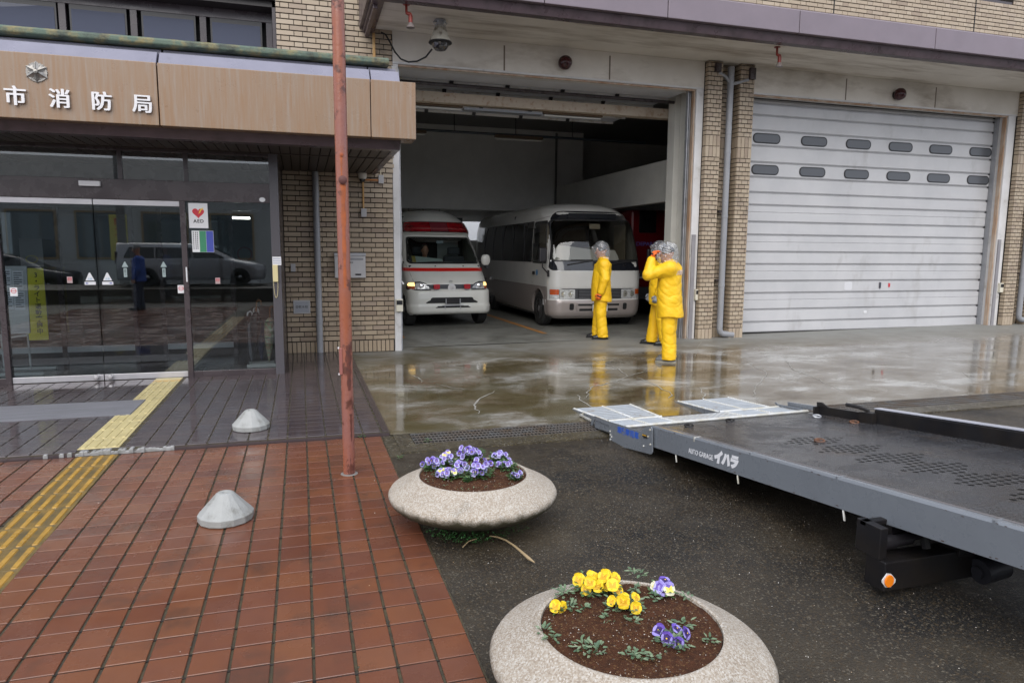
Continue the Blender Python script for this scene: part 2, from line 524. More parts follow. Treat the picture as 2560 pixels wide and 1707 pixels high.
M_dframe = mat('dark_brown_anodised', (.045, .035, .038), .3, c2=(.055, .043, .046), nscale=3, rvar=(.2, .35))
M_black = mat('black_paint', (.012, .011, .013), .35)
M_blackr = mat('matt_black', (.010, .010, .010), .8)
M_soff = mat('dark_brown_soffit', (.030, .022, .018), .45, c2=(.042, .030, .024), nscale=3, sx=(3, .4, 1))
M_alu = mat('brushed_aluminium', (.58, .57, .58), .33, metal=.75, c2=(.50, .49, .50), nscale=4, rvar=(.25, .4))
M_steel = mat('galvanised_steel', (.46, .47, .49), .42, metal=.6, c2=(.34, .35, .37), nscale=7, rvar=(.3, .5))
M_shut = mat('pale_shutter_enamel', (.485, .483, .49), .36, c2=(.43, .43, .44), nscale=1.4, rvar=(.28, .42), rscale=2, dirt=(.34, .33, .325), dscale=2.4, dlev=(.58, .8), dsx=(1, 1, .5))
M_shutw = mat('grey_shutter_window', (.075, .08, .09), .3)
M_rub = mat('black_rubber', (.013, .013, .014), .5)
M_rust = mat('rusty_primer', (.50, .42, .33), .6, c2=(.30, .15, .07), nscale=14, namt=(.55, .72), sx=(1, 1, 1), bump=.3, bscale=60, dirt=(.36, .26, .18), dscale=3.5, dlev=(.5, .7))
M_rustl = mat('rusty_jamb_edge', (.30, .17, .09), .6, c2=(.42, .34, .27), nscale=6, sx=(1, 1, .3))
M_pole = mat('faded_red_pole_paint', (.235, .098, .080), .30, c2=(.27, .085, .042), nscale=2.2, sx=(3, 3, .5), rvar=(.2, .4), rscale=8, bump=.2, bscale=40, dirt=(.10, .035, .024), dscale=9, dlev=(.54, .60), namt=(.4, .6))
M_pipe = mat('grey_pipe_paint', (.27, .275, .29), .35, c2=(.23, .235, .25), nscale=3, rvar=(.25, .4))
M_boxg = mat('light_grey_box', (.42, .41, .41), .4, c2=(.37, .36, .36), nscale=5)
M_cond = mat('orange_ochre_conduit', (.50, .25, .06), .45, c2=(.58, .40, .20), nscale=4)
M_cream = mat('cream_plastic', (.58, .50, .27), .4)
M_paper = mat('white_paper', (.62, .62, .63), .6)
M_ink = mat('black_ink', (.015, .014, .014), .6)
M_redp = mat('red_print', (.50, .02, .035), .5)
M_conc = mat('pale_cast_concrete', (.32, .325, .315), .55, c2=(.26, .265, .255), nscale=7, bump=.4, bscale=90, dirt=(.15, .145, .125), dscale=11, dlev=(.55, .72), obj=True)
M_sig = mat('brushed_letter_metal', (.58, .57, .58), .33, metal=.4)
M_inwall = mat('dim_plaster', (.76, .75, .71), .8, c2=(.68, .67, .63), nscale=2, bump=.1, bscale=90)
M_inwall2 = mat('pale_beam_plaster', (.62, .61, .56), .7, c2=(.55, .54, .50), nscale=2)
M_glass = glass_mat('window_glass', (.74, .78, .79), .08)
M_glass2 = glass_mat('storey_window_glass', (.10, .10, .13), .02, 0, (.075, .085, .125), .8)  # slate diffuse body paints the dull sky reflection into the panes
M_tube = mat('fluorescent_tube', (.7, .7, .66), .4, emit=((1, .97, .88), 14))
M_tubeoff = mat('unlit_tube', (.55, .55, .52), .35)
M_line = mat('worn_orange_paint', (.50, .20, .03), .5, c2=(.34, .17, .06), nscale=9)
M_crack = mat('crack_filler', (.36, .35, .32), .4, c2=(.22, .21, .18), nscale=9)
M_red = mat('dark_red_lens', (.040, .004, .007), .22)
M_redpipe = mat('red_pipe_enamel', (.30, .03, .015), .4, c2=(.20, .03, .02), nscale=9)

# ================================================================== GROUND
GX = .157
def zA(x, y):
    return .004 + .0105 * max(0, x - 3) * min(max((y - 6) / 5, 0), 1)
b = MB()
xs = [-160, .87, 24, 160]; ys = [-160, 5.645, 5.985, 160]
for i in range(3):
    for j in range(3):
        if i == 1 and j == 1: continue
        b.add([(xs[i], ys[j], -.014), (xs[i + 1], ys[j], -.014), (xs[i + 1], ys[j + 1], -.014), (xs[i], ys[j + 1], -.014)], [(0, 1, 2, 3)])
tag(b.build('asphalt_ground', M_asph), kind='structure')

b = MB()
X0, X1 = .705, 24
nx, ny = 60, 24
vs = [(X0 + (X1 - X0) * i / nx, 5.985 + (11.6 - 5.985) * j / ny, zA(X0 + (X1 - X0) * i / nx, 5.985 + (11.6 - 5.985) * j / ny)) for j in range(ny + 1) for i in range(nx + 1)]
b.add(vs, [(j * (nx + 1) + i, j * (nx + 1) + i + 1, (j + 1) * (nx + 1) + i + 1, (j + 1) * (nx + 1) + i) for j in range(ny) for i in range(nx)])
apron = tag(b.build('apron', M_apron, smooth=True), kind='structure')
# sealed cracks of the apron, traced
b = MB()
def crack(pts, wd=.011):
    P = [PZ(x, y, .01) for x, y in pts]
    Q = []
    for i in range(len(P) - 1):
        for t in (0, .33, .66):
            q = P[i].lerp(P[i + 1], t); q = q + Vector((random.uniform(-.03, .03), random.uniform(-.03, .03), 0)) * (1 if t else 0)
            Q.append(q)
    Q.append(P[-1])
    vs = []
    for i, q in enumerate(Q):
        a = Q[max(i - 1, 0)]; c = Q[min(i + 1, len(Q) - 1)]
        t = (c - a); t.z = 0; t.normalize(); n = Vector((-t.y, t.x, 0)) * wd * random.uniform(.3, .8) * (.35 + .65 * math.sin(math.pi * (i + .5) / len(Q)))
        for s_ in (-1, 1):
            v = q + n * s_; vs.append((v.x, v.y, zA(v.x, v.y) + .003))
    b.add(vs, [(2 * i, 2 * i + 1, 2 * i + 3, 2 * i + 2) for i in range(len(Q) - 1)])
def cc(ox, oy, L, s=3.672): return [(ox + x / s, oy + y / s) for x, y in L]
crack(cc(640, 853, [(2190, 450), (2100, 500), (2020, 560), (2010, 620), (2040, 660)]), .02)
crack(cc(640, 853, [(1430, 310), (1490, 330), (1520, 375)]), .014)
crack(cc(640, 853, [(1650, 390), (1780, 420), (1920, 440)]))
crack(cc(1280, 853, [(720, 150), (800, 200), (920, 230), (1000, 275), (1060, 320), (960, 365), (860, 390), (720, 425), (690, 460), (710, 480), (665, 520)]), .015)
crack(cc(1280, 853, [(1065, 320), (1160, 295), (1240, 275), (1330, 272)]))
crack(cc(1280, 853, [(1140, 330), (1260, 380), (1360, 425), (1460, 480), (1440, 520)]), .014)
crack(cc(1280, 853, [(600, 490), (640, 545), (745, 605)]), .014)
crack(cc(1280, 853, [(1720, 425), (1740, 460), (1775, 490), (1760, 540)]))
crack(cc(1280, 853, [(1740, 20), (1700, 90), (1680, 160)]))
crack(cc(1280, 853, [(2150, 195), (2240, 250), (2330, 290), (2290, 370), (2240, 440), (2210, 500), (2260, 545)]))
crack(cc(1920, 853, [(170, 180), (195, 225), (210, 255), (330, 300), (440, 345), (550, 395), (670, 445)]))
crack(cc(1920, 853, [(1770, 200), (1900, 230), (1990, 260)]))
crack(cc(1920, 853, [(1790, 290), (1880, 345)]))
crack(cc(1920, 853, [(640, 40), (860, 80), (1160, 100), (1400, 150)]), .008)
b.build('crack_filler', M_crack, apron)

# drain: kerb strips, channel, grating
b = MB()
b.box(.73, 24, 5.43, 5.645, -.02, .003)
b.box(.73, .868, 5.645, 5.984, -.02, .003)
drain = empty('drain_channel', (0, 0, 0), kind='structure')
b.build('kerb_strip', M_strip, drain)
b = MB()
b.add([(.87, 5.645, -.2), (24, 5.645, -.2), (24, 5.985, -.2), (.87, 5.985, -.2), (.87, 5.645, -.012), (24, 5.645, -.012), (24, 5.985, -.012), (.87, 5.985, -.012)],
      [(0, 1, 2, 3), (0, 1, 5, 4), (2, 3, 7, 6), (0, 3, 7, 4), (1, 2, 6, 5)])
b.build('channel', M_blackr, drain)
def grating(x0, x1, parent):
    b = MB()
    for y in (5.65, 5.975): b.box(x0, x1, y - .004, y + .004, -.008, .004)
    for y in (5.73, 5.81, 5.89): b.box(x0, x1, y - .0035, y + .0035, -.006, .0045)
    x = x0
    while x < x1 - .01:
        b.box(x - .002, x + .002, 5.65, 5.975, -.008, .002); x += .0333
    return b.build('grating', M_grate, parent)
M_grate = mat('rusty_steel_grate', (.15, .15, .15), .5, metal=.1, c2=(.13, .10, .075), nscale=6, rvar=(.25, .45))
g0 = grating(.878, 1.868, drain)
for k in range(1, 22):
    inst(g0, 'grating', (k * .9975, 0, 0), drain)
# narrow strip between pavement and asphalt
b = MB(); b.box(.634, .73, 5.35, 5.9, -.02, -.0065); b.box(.64, .868, 5.9, 5.984, -.02, -.004)
tag(b.build('edge_strip', M_strip), kind='structure')

# ================================================================== PAVEMENTS
pav = empty('red_pavement', (0, 0, 0), kind='structure')
b = MB(); b.box(-6.5, .632, -3, 5.985, -.05, -.0075)
b.build('joint_bed', M_joint, pav)
b = MB()
for k in range(-3, 44):
    y = 3.002 + GX * (k - 24)
    if -3 < y < 5.95: b.box(-6.5, .625, y - .004, y + .004, -.008, -.0042)
b.build('mortar_joint', M_mort, pav)
tm = MB().tile(-.0722, .0722, -.0742, .0742, -.012, 0, .0022)
_o = tm.build('paving_tile', M_rtile); tme = _o.data; bpy.data.objects.remove(_o)
cells = []
for i in range(-41, 4):
    if i in (-10, -11): continue
    for j in range(-37, 19):
        cx = GX * (i + .5) - .004 * 0; cy = 3.002 + GX * (j + .5)
        if cy > 5.97 or (cx > .632): continue
        d = (Vector((cx, cy, 0)) - CAM).length
        cells.append((0 if seen((cx, cy, 0), 10) else 1, d, cx, cy))
cells.sort()
far = MB()
for k, (s_, d, cx, cy) in enumerate(cells):
    if cx < -6 and s_: continue
    dz = random.uniform(-.0008, .0008)
    if k < 300 and s_ == 0:
        o = inst(tme, 'paving_tile', (cx + random.uniform(-.001, .001), cy + random.uniform(-.001, .001), dz), pav, random.uniform(-.006, .006))
    else:
        h = .0722; far.tile(cx - h, cx + h, cy - .0742, cy + .0742, -.012, dz, .0022)
tag(far.build('paving_tile', M_rtile2, pav), kind='stuff')

# crumbling moss along the long joints
b = MB(); rj = random.Random(12)
for k in range(620):
    i = rj.randint(-26, 3); y = rj.uniform(1.9, 5.9)
    if rj.random() < .5: y = 1.9 + (y - 1.9) * rj.random()
    x = GX * i + rj.choice((-1, 1)) * rj.uniform(.004, .0085); s_ = rj.uniform(.0015, .0055)
    n_ = 6; ph = rj.uniform(0, 6)
    b.add([(x + s_ * rj.uniform(.5, 1.1) * math.cos(ph + q * 1.047), y + 1.6 * s_ * rj.uniform(.5, 1.1) * math.sin(ph + q * 1.047), .0006) for q in range(n_)] + [(x, y, .003)], [(q, (q + 1) % n_, n_) for q in range(n_)])
tag(b.build('joint_moss', M_joint, pav), kind='stuff')
# ochre tactile blocks
def tactile_mesh(m0, m1, name='tactile_block'):
    b = MB()
    b.tile(-.149, .149, -.149, .149, -.02, .0, .002, mi=1)
    for k in range(4):
        x = -.1125 + k * .075
        vs = []
        n = 14
        for (e, z) in ((.0, 0.0), (.0045, .0055)):
            for t in range(n):
                a = 2 * math.pi * t / n
                r = .0175 - e
                vs.append((x + r * math.cos(a), (.118 if math.sin(a) >= 0 else -.118) + r * math.sin(a), z))
        fs = [(t, (t + 1) % n, (t + 1) % n + n, t + n) for t in range(n)] + [tuple(range(n, 2 * n))]
        b.add(vs, fs, 0)
    o = b.build(name, [m0, m1]); me = o.data; bpy.data.objects.remove(o); return me
tac1 = tactile_mesh(M_tacy, M_tacb)
tac2 = tactile_mesh(M_tacp, M_tacp)
for k in range(18):
    y = 5.83 - .3 * k
    inst(tac1, 'tactile_block', (-1.5745 + .004 * k, y, .001 + random.uniform(-.0006, .0006)), pav, .012)

# entrance floor of dark tiles, one step up
EZ = .034
ent = empty('entrance_floor', (0, 0, 0), kind='structure')
b = MB(); b.box(-6.5, .703, 6.008, 9.42, -.05, EZ - .007); b.box(-.24, .703, 9.42, 11.25, -.05, EZ - .007); b.build('joint_bed', M_joint, ent)
dt = MB().tile(-.0725, .0725, -.0695, .0695, -.012, 0, .0015)
_o = dt.build('floor_tile', M_dtile); dme = _o.data; bpy.data.objects.remove(_o)
cells = []
for i in range(-41, 4):
    for j in range(0, 36):
        cx = GX * (i + .5); cy = 6.075 + .1455 * (j + .5)
        if i in (-10, -11) and cy < 9.4: continue
        if cx < -.24 and cy > 9.30: continue
        if cy > 11.17: continue
        cells.append((0 if seen((cx, cy, 0), 5) else 1, (Vector((cx, cy, 0)) - CAM).length, cx, cy))
cells.sort()
far = MB()
for k, (s_, d, cx, cy) in enumerate(cells):
    dz = EZ + random.uniform(-.0006, .0006)
    if k < 300 and s_ == 0: inst(dme, 'floor_tile', (cx, cy, dz), ent)
    else: far.tile(cx - .0725, cx + .0725, cy - .0695, cy + .0695, EZ - .014, dz, .0015)
tag(far.build('floor_tile', M_dtile2, ent), kind='stuff')
b = MB()
for j in range(0, 37):
    y = 6.075 + .1455 * j
    b.box(-6.5 if y < 9.3 else -.24, .64, y - .0025, y + .0025, EZ - .01, EZ - .0015)
b.build('mortar_joint', mat('pale_mortar', (.12, .11, .105), .6, c2=(.04, .035, .035), nscale=5), ent)
nm = MB().tile(-.0735, .0735, -.028, .028, -.03, 0, .006)
_o = nm.build('step_nosing', M_dtile); nme = _o.data; bpy.data.objects.remove(_o)
for i in range(-41, 4):
    if i in (-10, -11, -9): continue
    inst(nme, 'step_nosing', (GX * (i + .5), 6.040, EZ + .002), ent)
b = MB(); b.box(-6.5, .70, 6.0, 6.012, -.05, EZ - .012); b.build('step_riser', M_dtile2, ent)
b = MB()
for k in range(5): b.tile(.640 + k * .0125, .6505 + k * .0125, 6.012, 11.2, EZ - .02, EZ + .003 - .003 * k * .6, .002)
b.build('ribbed_edge', M_dtile2, ent)
for k in range(11):
    y = 6.225 + .3 * k
    if k < 10: inst(tac2, 'tactile_block', (-1.592 - .001 * k, y, EZ + .002), ent)
b = MB(); b.tile(-1.745, -1.45, 9.05, 9.14, EZ - .02, EZ + .005, .003); b.build('tactile_block', M_tacpo, ent)
b = MB(); b.tile(-1.748, -1.447, 9.142, 9.29, EZ - .02, EZ + .006, .003); b.build('tactile_block', M_tacp, ent)
b = MB()
ox = -1.95
random.seed(3)
for k in range(34):
    x = ox + k * .027
    if random.random() < .12 or (k < 8 and random.random() < .5): continue
    b.tile(x, x + .031, 6.0 + random.uniform(-.012, 0), 6.05 + random.uniform(-.01, .012), 0, EZ + random.uniform(-.012, .004), .006)
b.build('step_filler', M_white, ent)
bm_ = MB(); bm_.tile(-5.2, -1.61, 7.26, 7.95, EZ, EZ + .012, .004)
tag(bm_.build('door_mat', M_mat), 'long grey ribbed mat laid across the yellow tactile strip in front of the doors', 'door mat')
# ================================================================== FIRE STATION
fs_ = empty('fire_station', (3.5, 11.2, 0), label='fire station with tan brick walls, bronze canopy, open garage bay and closed white shutter', cat='fire station')
INV = Matrix.Translation((-3.5, -11.2, 0))
def P_(o, par=None):
    """parent under the station keeping world place"""
    o.parent = par or fs_
    if par is None: o.matrix_parent_inverse = INV
    return o
# ---- brick wall left of the bay (Flemish bond)
FY = 11.2
U, HL, HS, CO = .3745, .2425, .114, .0772
bw = MB(); bw.box(-.245, 1.42, FY + .012, FY + .25, 0, 9.0)
bw.box(1.42, 1.445, FY + .012, FY + .25, 2.6, 9.0)
wall = P_(bw.build('brick_wall', M_grout))
def mk(name, mb, mt):
    o = mb.build(name, mt); me = o.data; bpy.data.objects.remove(o); return me
BH = CO - .0145
me_l = mk('brick', MB().tile(-HL / 2, HL / 2, -.002, .014, -BH / 2, BH / 2, .003, 'y'), M_brick)
me_s = mk('brick', MB().tile(-HS / 2, HS / 2, -.002, .014, -BH / 2, BH / 2, .003, 'y'), M_brick)
me_v = mk('brick', MB().tile(-.029, .029, -.002, .014, -.089, .089, .003, 'y'), M_brick)
def brick_row(x0, x1, z, off, put):
    """alternating long and short bricks clipped to x0..x1"""
    x = x0 - U + off
    k = 0
    while x < x1:
        for L in (HL, HS):
            a, c = max(x, x0), min(x + L, x1)
            if c - a > .02: put(a, c, z, L if (c - a) > L - .002 else 0)
            x += L + (U - HL - HS) / 2
        k += 1
nb = 0
cut = MB()
def put_obj(a, c, z, L):
    global nb
    m_ = me_l if L == HL else me_s
    o = bpy.data.objects.new('brick', m_)
    o.location = ((a + c) / 2, FY, z)
    if not L:
        o.scale = ((c - a) / HS, 1, 1)
    col.objects.link(o); o.parent = wall
    nb += 1
random.seed(5)
BX0, BX1 = -.235, 1.418
for r_ in range(34):
    z = .20 + CO * (r_ + .5)
    def put(a, c, z, L):
        if nb < 275: put_obj(a, c, z, L)
        else: cut.tile(a, c, FY - .002, FY + .014, z - BH / 2, z + BH / 2, .003, 'y')
    brick_row(BX0, BX1, z, 0 if r_ % 2 else U / 2, put)
x = BX0
while x < BX1 - .03:
    o = bpy.data.objects.new('brick', me_v); o.location = (x + .029, FY, .101); col.objects.link(o); o.parent = wall; x += .0685
# upper storey brick (left of the bay, above the canopy) and above the fascia
def field(x0, x1, z0, z1, y, mb, gap=None):
    r_ = 0
    z = z0
    while z < z1 - .01:
        brick_row(x0, x1, z + CO / 2, 0 if r_ % 2 else U / 2, lambda a, c, zz, L: mb.tile(a, c, y - .002, y + .014, zz - BH / 2, zz + BH / 2, .003, 'y'))
        z += CO; r_ += 1
field(-.245, 1.445, .20 + CO * 34, 7.2, FY, cut)
tag(P_(cut.build('brick', M_brick2), wall), kind='stuff')
# concrete bay frame: beam over the openings, jambs, cheeks
OT = 4.49
for o in boxes('bay_beam', M_jamb, [(1.447, 6.935, FY, FY + .32, OT, 4.97), (7.925, 14.7, FY, FY + .26, OT, 4.97)], .006): P_(o)
for o in boxes('bay_jamb', M_jamb, [(1.424, 1.53, FY + .01, FY + .34, 0, OT), (6.79, 6.935, FY + .003, FY + .34, 0, OT), (14.16, 14.36, FY + .003, FY + .3, 0.1, OT)], .006): P_(o)
for o in boxes('beam_render', M_stucco, [(1.449, 6.93, FY - .004, FY, OT + .03, 4.968), (7.93, 14.7, FY - .004, FY, OT + .03, 4.968)]): P_(o)
M_cj = mat('brown_joint', (.16, .13, .10), .8); M_gp = mat('grey_guard', (.20, .19, .20), .45, c2=(.25, .24, .25), nscale=3)
for o in boxes('control_joint', M_cj, [(x - .013, x + .013, FY - .0055, FY - .0045, OT + .03, 4.91) for x in (3.241, 5.10, 9.993, 12.17)]): P_(o)
for o in boxes('rusty_trim', M_rustl, [(1.53, 6.79, FY + .03, FY + .06, OT - .03, OT - .001), (6.762, 6.789, FY + .04, FY + .12, 0.02, OT - .03), (7.93, 14.16, FY + .03, FY + .06, OT - .03, OT - .001), (14.13, 14.159, FY + .04, FY + .12, 0.1, OT - .03)]): P_(o)
for o in boxes('guard_plate', M_gp, [(x, x + .075, FY - .022, FY + .003, zz, 1.95) for x, zz in ((6.80, 0.02), (14.17, .11))]): P_(o)
for o in boxes('guide_rail', M_steel, [(x, x + .018, FY + .13, FY + .20, 0, OT) for x in (6.70, 6.735, 1.545)]): P_(o)
# soffit of the overhang
b = MB()
b.box(1.17, 24, 9.86, FY + .3, 4.97, 5.03)
P_(b.build('soffit', M_stucco))
# fascia: upright panels, sloping coping, dark lower trim
pj = [1.0, 3.37, 5.30, 7.62, 10.36, 13.1, 15.8, 18.5]
for i in range(len(pj) - 1):
    b = MB()
    a, c = pj[i] + .006, pj[i + 1] - .006
    b.prism([(9.62, 5.06), (9.62, 5.40), (9.82, 5.49), (10.0, 5.49), (10.0, 5.06)], a, c, 'x')
    P_(b.build('fascia_panel', M_fascia, bevel=.008))
b = MB()
b.prism([(9.74, 4.93), (9.70, 5.058), (9.88, 5.058), (9.88, 4.93)], 1.02, 24, 'x')
b.box(1.0, 1.17, 9.7, 11.19, 4.90, 5.03)
b.box(1.03, 1.09, 9.9, 11.19, 4.84, 4.905)
P_(b.build('fascia_trim', M_trim, bevel=.006))
b = MB()
b.box(.95, 1.0, 9.62, 11.19, 4.95, 5.46)
b.box(1.0, 24, 9.83, 9.86, 5.02, 5.06)
P_(b.build('fascia_end', M_trim, bevel=.006))
# roof deck over the overhang, upper brick storey
b = MB()
b.box(1.0, 24, 10.0, 11.2, 5.40, 5.44)
P_(b.build('overhang_roof', M_lilac))
wa, wb_ = PY(2432, 0, 11.2), PY(2534, 13, 11.2)
WZ = wb_.z
b = MB()
b.box(1.5, 24, 11.212, 11.6, 5.03, WZ); b.box(1.5, wa.x, 11.212, 11.6, WZ, 8.2); b.box(wb_.x, 24, 11.212, 11.6, WZ, 8.2)
uw = P_(b.build('upper_brick_wall', M_grout))
b = MB()
field(1.5, 24, WZ - CO * 10, WZ - .001, 11.2, b)
field(1.5, wa.x, WZ, WZ + CO * 20, 11.2, b)
field(wb_.x, 24, WZ, WZ + CO * 20, 11.2, b)
tag(P_(b.build('brick', M_brick2), uw), kind='stuff')
for x in (9.6, 13.0):
    P_(MB().box(x - .012, x + .012, 11.194, 11.199, 5.4, 8).build('movement_joint', M_blackr), uw)
P_(MB().box(wa.x, wb_.x, 11.5, 11.55, WZ, 8.2).build('window', M_glass2), uw)
P_(MB().box(wa.x - .03, wb_.x, 11.22, 11.5, WZ + .002, WZ + .05).build('window_sill', M_dframe), uw)

# ---- brick pillar between the bays (two ribs and a recess) and the next one
def pillar(x0, w1, w2, w3, z0):
    b = MB()
    xa, xb, xc, xd = x0, x0 + w1, x0 + w1 + w2, x0 + w1 + w2 + w3
    b.box(xa + .01, xb - .01, FY - .09, FY + .3, z0 - .08, 4.968)
    b.box(xb - .01, xc + .01, FY + .11, FY + .3, z0 - .08, 4.968)
    b.box(xc + .01, xd - .01, FY - .09, FY + .3, z0 - .08, 4.968)
    core = P_(b.build('pillar', M_grout))
    t = MB()
    def face(a, c, y, bond=.125, vert=False, zz0=0, zz1=0, off=0):
        if vert:
            n = max(1, round((c - a) / .068)); s_ = (c - a) / n
            for i in range(n): t.tile(a + i * s_ + .004, a + (i + 1) * s_ - .004, y, y + .014, zz0 + .004, zz1 - .004, .003, 'y')
        else:
            x = a - off
            while x < c - .01:
                u, v_ = max(x, a), min(x + bond, c)
                if v_ - u > .025: t.tile(u + .005, v_ - .005, y, y + .014, zz0 + .007, zz1 - .007, .003, 'y')
                x += bond
    def side(x, y0, y1, sgn, zz0, zz1, vert, off):
        n = max(1, round((y1 - y0) / (.068 if vert else .10)))
        s_ = (y1 - y0) / n
        for i in range(n):
            ya, yb = y0 + i * s_ + .004, y0 + (i + 1) * s_ - .004
            t.box(x - (.012 if sgn < 0 else 0), x + (.012 if sgn > 0 else 0), ya, yb, zz0 + .007, zz1 - .007)
    z = z0
    k = 0
    while z < 4.95:
        vert = k == 0 or abs(z - 3.32) < .04 or (z > 3.45 and z < 3.56)
        h = .19 if vert else CO
        z1 = min(z + h, 4.966)
        off = 0 if k % 2 else .0625
        face(xa, xb, FY - .102, vert=vert, zz0=z, zz1=z1, off=off)
        face(xc, xd, FY - .102, vert=vert, zz0=z, zz1=z1, off=off)
        face(xb + .012, xc - .012, FY + .097, vert=vert, zz0=z, zz1=z1, off=off)
        side(xa + .01, FY - .088, FY + .0, -1, z, z1, vert, off)
        side(xb - .01, FY - .088, FY + .09, 1, z, z1, vert, off)
        side(xc + .01, FY - .088, FY + .09, -1, z, z1, vert, off)
        side(xd - .01, FY - .088, FY + .2, 1, z, z1, vert, off)
        z = z1; k += 1
    tag(P_(t.build('brick', M_brick2), core), kind='stuff')
pillar(6.945, .30, .36, .30, .045)
pillar(14.385, .30, .36, .30, .125)

# ---- closed roller shutter of the second bay
zs = [.085, .293, .536, .856, 1.09, 1.415, 1.652, 1.976, 2.22, 2.538, 2.773, 3.06, 3.333, 3.635, 3.915, 4.193, 4.405, 4.485]
sh = P_(MB().box(7.93, 14.16, 11.53, 11.58, .06, 4.49).build('roller_shutter', M_blackr))
SX0, SX1 = 7.93, 14.12
for i in range(len(zs) - 1):
    a, c = zs[i] + .002, zs[i + 1]
    b = MB()
    yf = 11.488
    pr = [(yf + .03, a), (yf + .016, a + .006), (yf + .016, a + .012), (yf, a + .020)]
    if c - a > .3:
        m_ = a + (c - a) * .57
        pr += [(yf, m_ - .010), (yf + .010, m_ - .003), (yf + .010, m_ + .003), (yf, m_ + .010)]
    pr += [(yf, c - .030), (yf + .016, c - .022), (yf + .016, c - .012), (yf + .004, c - .008), (yf + .004, c - .004), (yf + .03, c)]
    b.prism([(p[0], p[1]) for p in pr] + [(yf + .04, c), (yf + .04, a)], SX0, SX1, 'x')
    P_(b.build('slat', M_shut), sh)
    b = MB(); b.box(SX1 - .03, SX1 + .02, yf - .004, yf + .01, c - .018, c + .004); P_(b.build('end_clip', M_black), sh)
def stadium(cx, cz, hw, hh, n=8):
    r = hh
    return [(cx + hw - r + r * math.cos(t), cz + r * math.sin(t)) for t in [R(-90 + 180 * k / n) for k in range(n + 1)]] + \
           [(cx - hw + r + r * math.cos(t), cz + r * math.sin(t)) for t in [R(90 + 180 * k / n) for k in range(n + 1)]]
def prect(cx, cz, hw, hh, r, n=4):
    out = []
    for sx_, sz_, a0 in ((1, -1, -90), (1, 1, 0), (-1, 1, 90), (-1, -1, 180)):
        for k in range(n + 1):
            t = R(a0 + 90 * k / n)
            out.append((cx + sx_ * (hw - r) + r * math.cos(t), cz + sz_ * (hh - r) + r * math.sin(t)))
    return out
for zc in (3.775, 3.196):
    for xc in (8.50, 9.58, 10.637, 11.687, 12.733, 13.81):
        o = P_(MB().prism(prect(xc, zc, .305, .093, .085), 11.478, 11.489).build('shutter_window', M_rub, bevel=.002), sh)
        P_(MB().prism(prect(xc, zc, .283, .072, .068), 11.476, 11.4775).build('pane', M_shutw), o)
b = MB(); b.box(11.05, 11.13, 11.478, 11.487, .42, .47); b.build('sticker', M_paper, None)
st_ = bpy.data.objects['sticker']; P_(st_, sh)
b = MB(); b.prism(prect(10.62, .98, .10, .085, .04), 11.483, 11.4875); P_(b.build('pale_patch', mat('faded_patch', (.56, .56, .58), .5)), sh)
o = MB().box(11.40, 11.43, 11.46, 11.487, .93, 1.05).build('lock', mat('dark_lock_steel', (.10, .10, .12), .4, metal=.6)); P_(o, sh)
o = MB().box(11.28 + .36, 11.28 + .40, 11.478, 11.487, .95, 1.03).build('red_label', M_redp); P_(o, sh)
# rails of second shutter
for o in boxes('shutter_rail', M_pipe, [(14.13, 14.17, FY + .2, 11.5, .1, 4.48), (7.925, 7.945, FY + .2, 11.5, .1, 4.48)]): P_(o)

# ---- the station runs on to the right: third bay, outside the picture
for o in boxes('bay_beam', M_jamb, [(15.36, 21.5, FY, FY + .26, OT, 4.97)], .006): P_(o)
for o in boxes('bay_jamb', M_jamb, [(15.36, 15.46, FY + .003, FY + .3, .1, OT), (21.3, 21.5, FY + .003, FY + .3, .1, OT)], .006): P_(o)
P_(MB().box(15.46, 21.3, 11.50, 11.56, .08, OT).build('roller_shutter', M_shut))
for k in range(1, 17): P_(MB().box(15.46, 21.3, 11.485, 11.4995, .08 + k * .27, .095 + k * .27).build('slat', M_shut), [o for o in bpy.data.objects if o.name.startswith('roller_shutter')][-1])
P_(MB().box(21.5, 24, FY, FY + .4, 0, 5).build('end_wall', M_grout))
# ---- first storey windows left, over the canopy
UY = 11.6
b = MB()
b.box(-7, -.25, UY - .02, UY + .06, 5.02, 5.16); b.box(-7, -.25, UY - .1, UY + .06, 3.6, 3.75)
for x in (-6.55, -5.65, -4.77, -3.965, -3.10, -2.20, -1.28, -.355):
    b.box(x - .045, x + .045, UY - .02, UY + .06, 3.75, 5.02)
b.box(-.30, -.25, UY - .3, UY + .06, 3.6, 7.2)
wf = P_(b.build('window_frame', M_dframe, bevel=.004))
for x in (-6.1, -5.21, -4.37, -3.53, -2.65, -1.74, -.82):
    o = MB().box(x - .36, x + .36, UY - .012, UY + .012, 3.80, 5.02).build('sash', M_black); P_(o, wf)
    o2 = MB()
    o2.box(x - .335, x + .335, UY - .018, UY - .014, 3.84, 4.955)
    P_(o2.build('pane', M_glass2), wf)
b = MB(); b.box(-7, -.25, 11.3, 11.6, 5.16, 5.24); b.box(-7, -.25, 11.22, 11.34, 5.24, 5.6); b.box(-7, -.25, 11.3, 11.6, 5.6, 8)
P_(b.build('window_head', mat('very_dark_brown', (.022, .017, .016), .5)))
b = MB(); b.box(-7, -.25, 11.75, 11.8, 3, 5.2); P_(b.build('dark_room_sheet', M_blackr))  # darkness of the room painted as a black sheet behind the panes

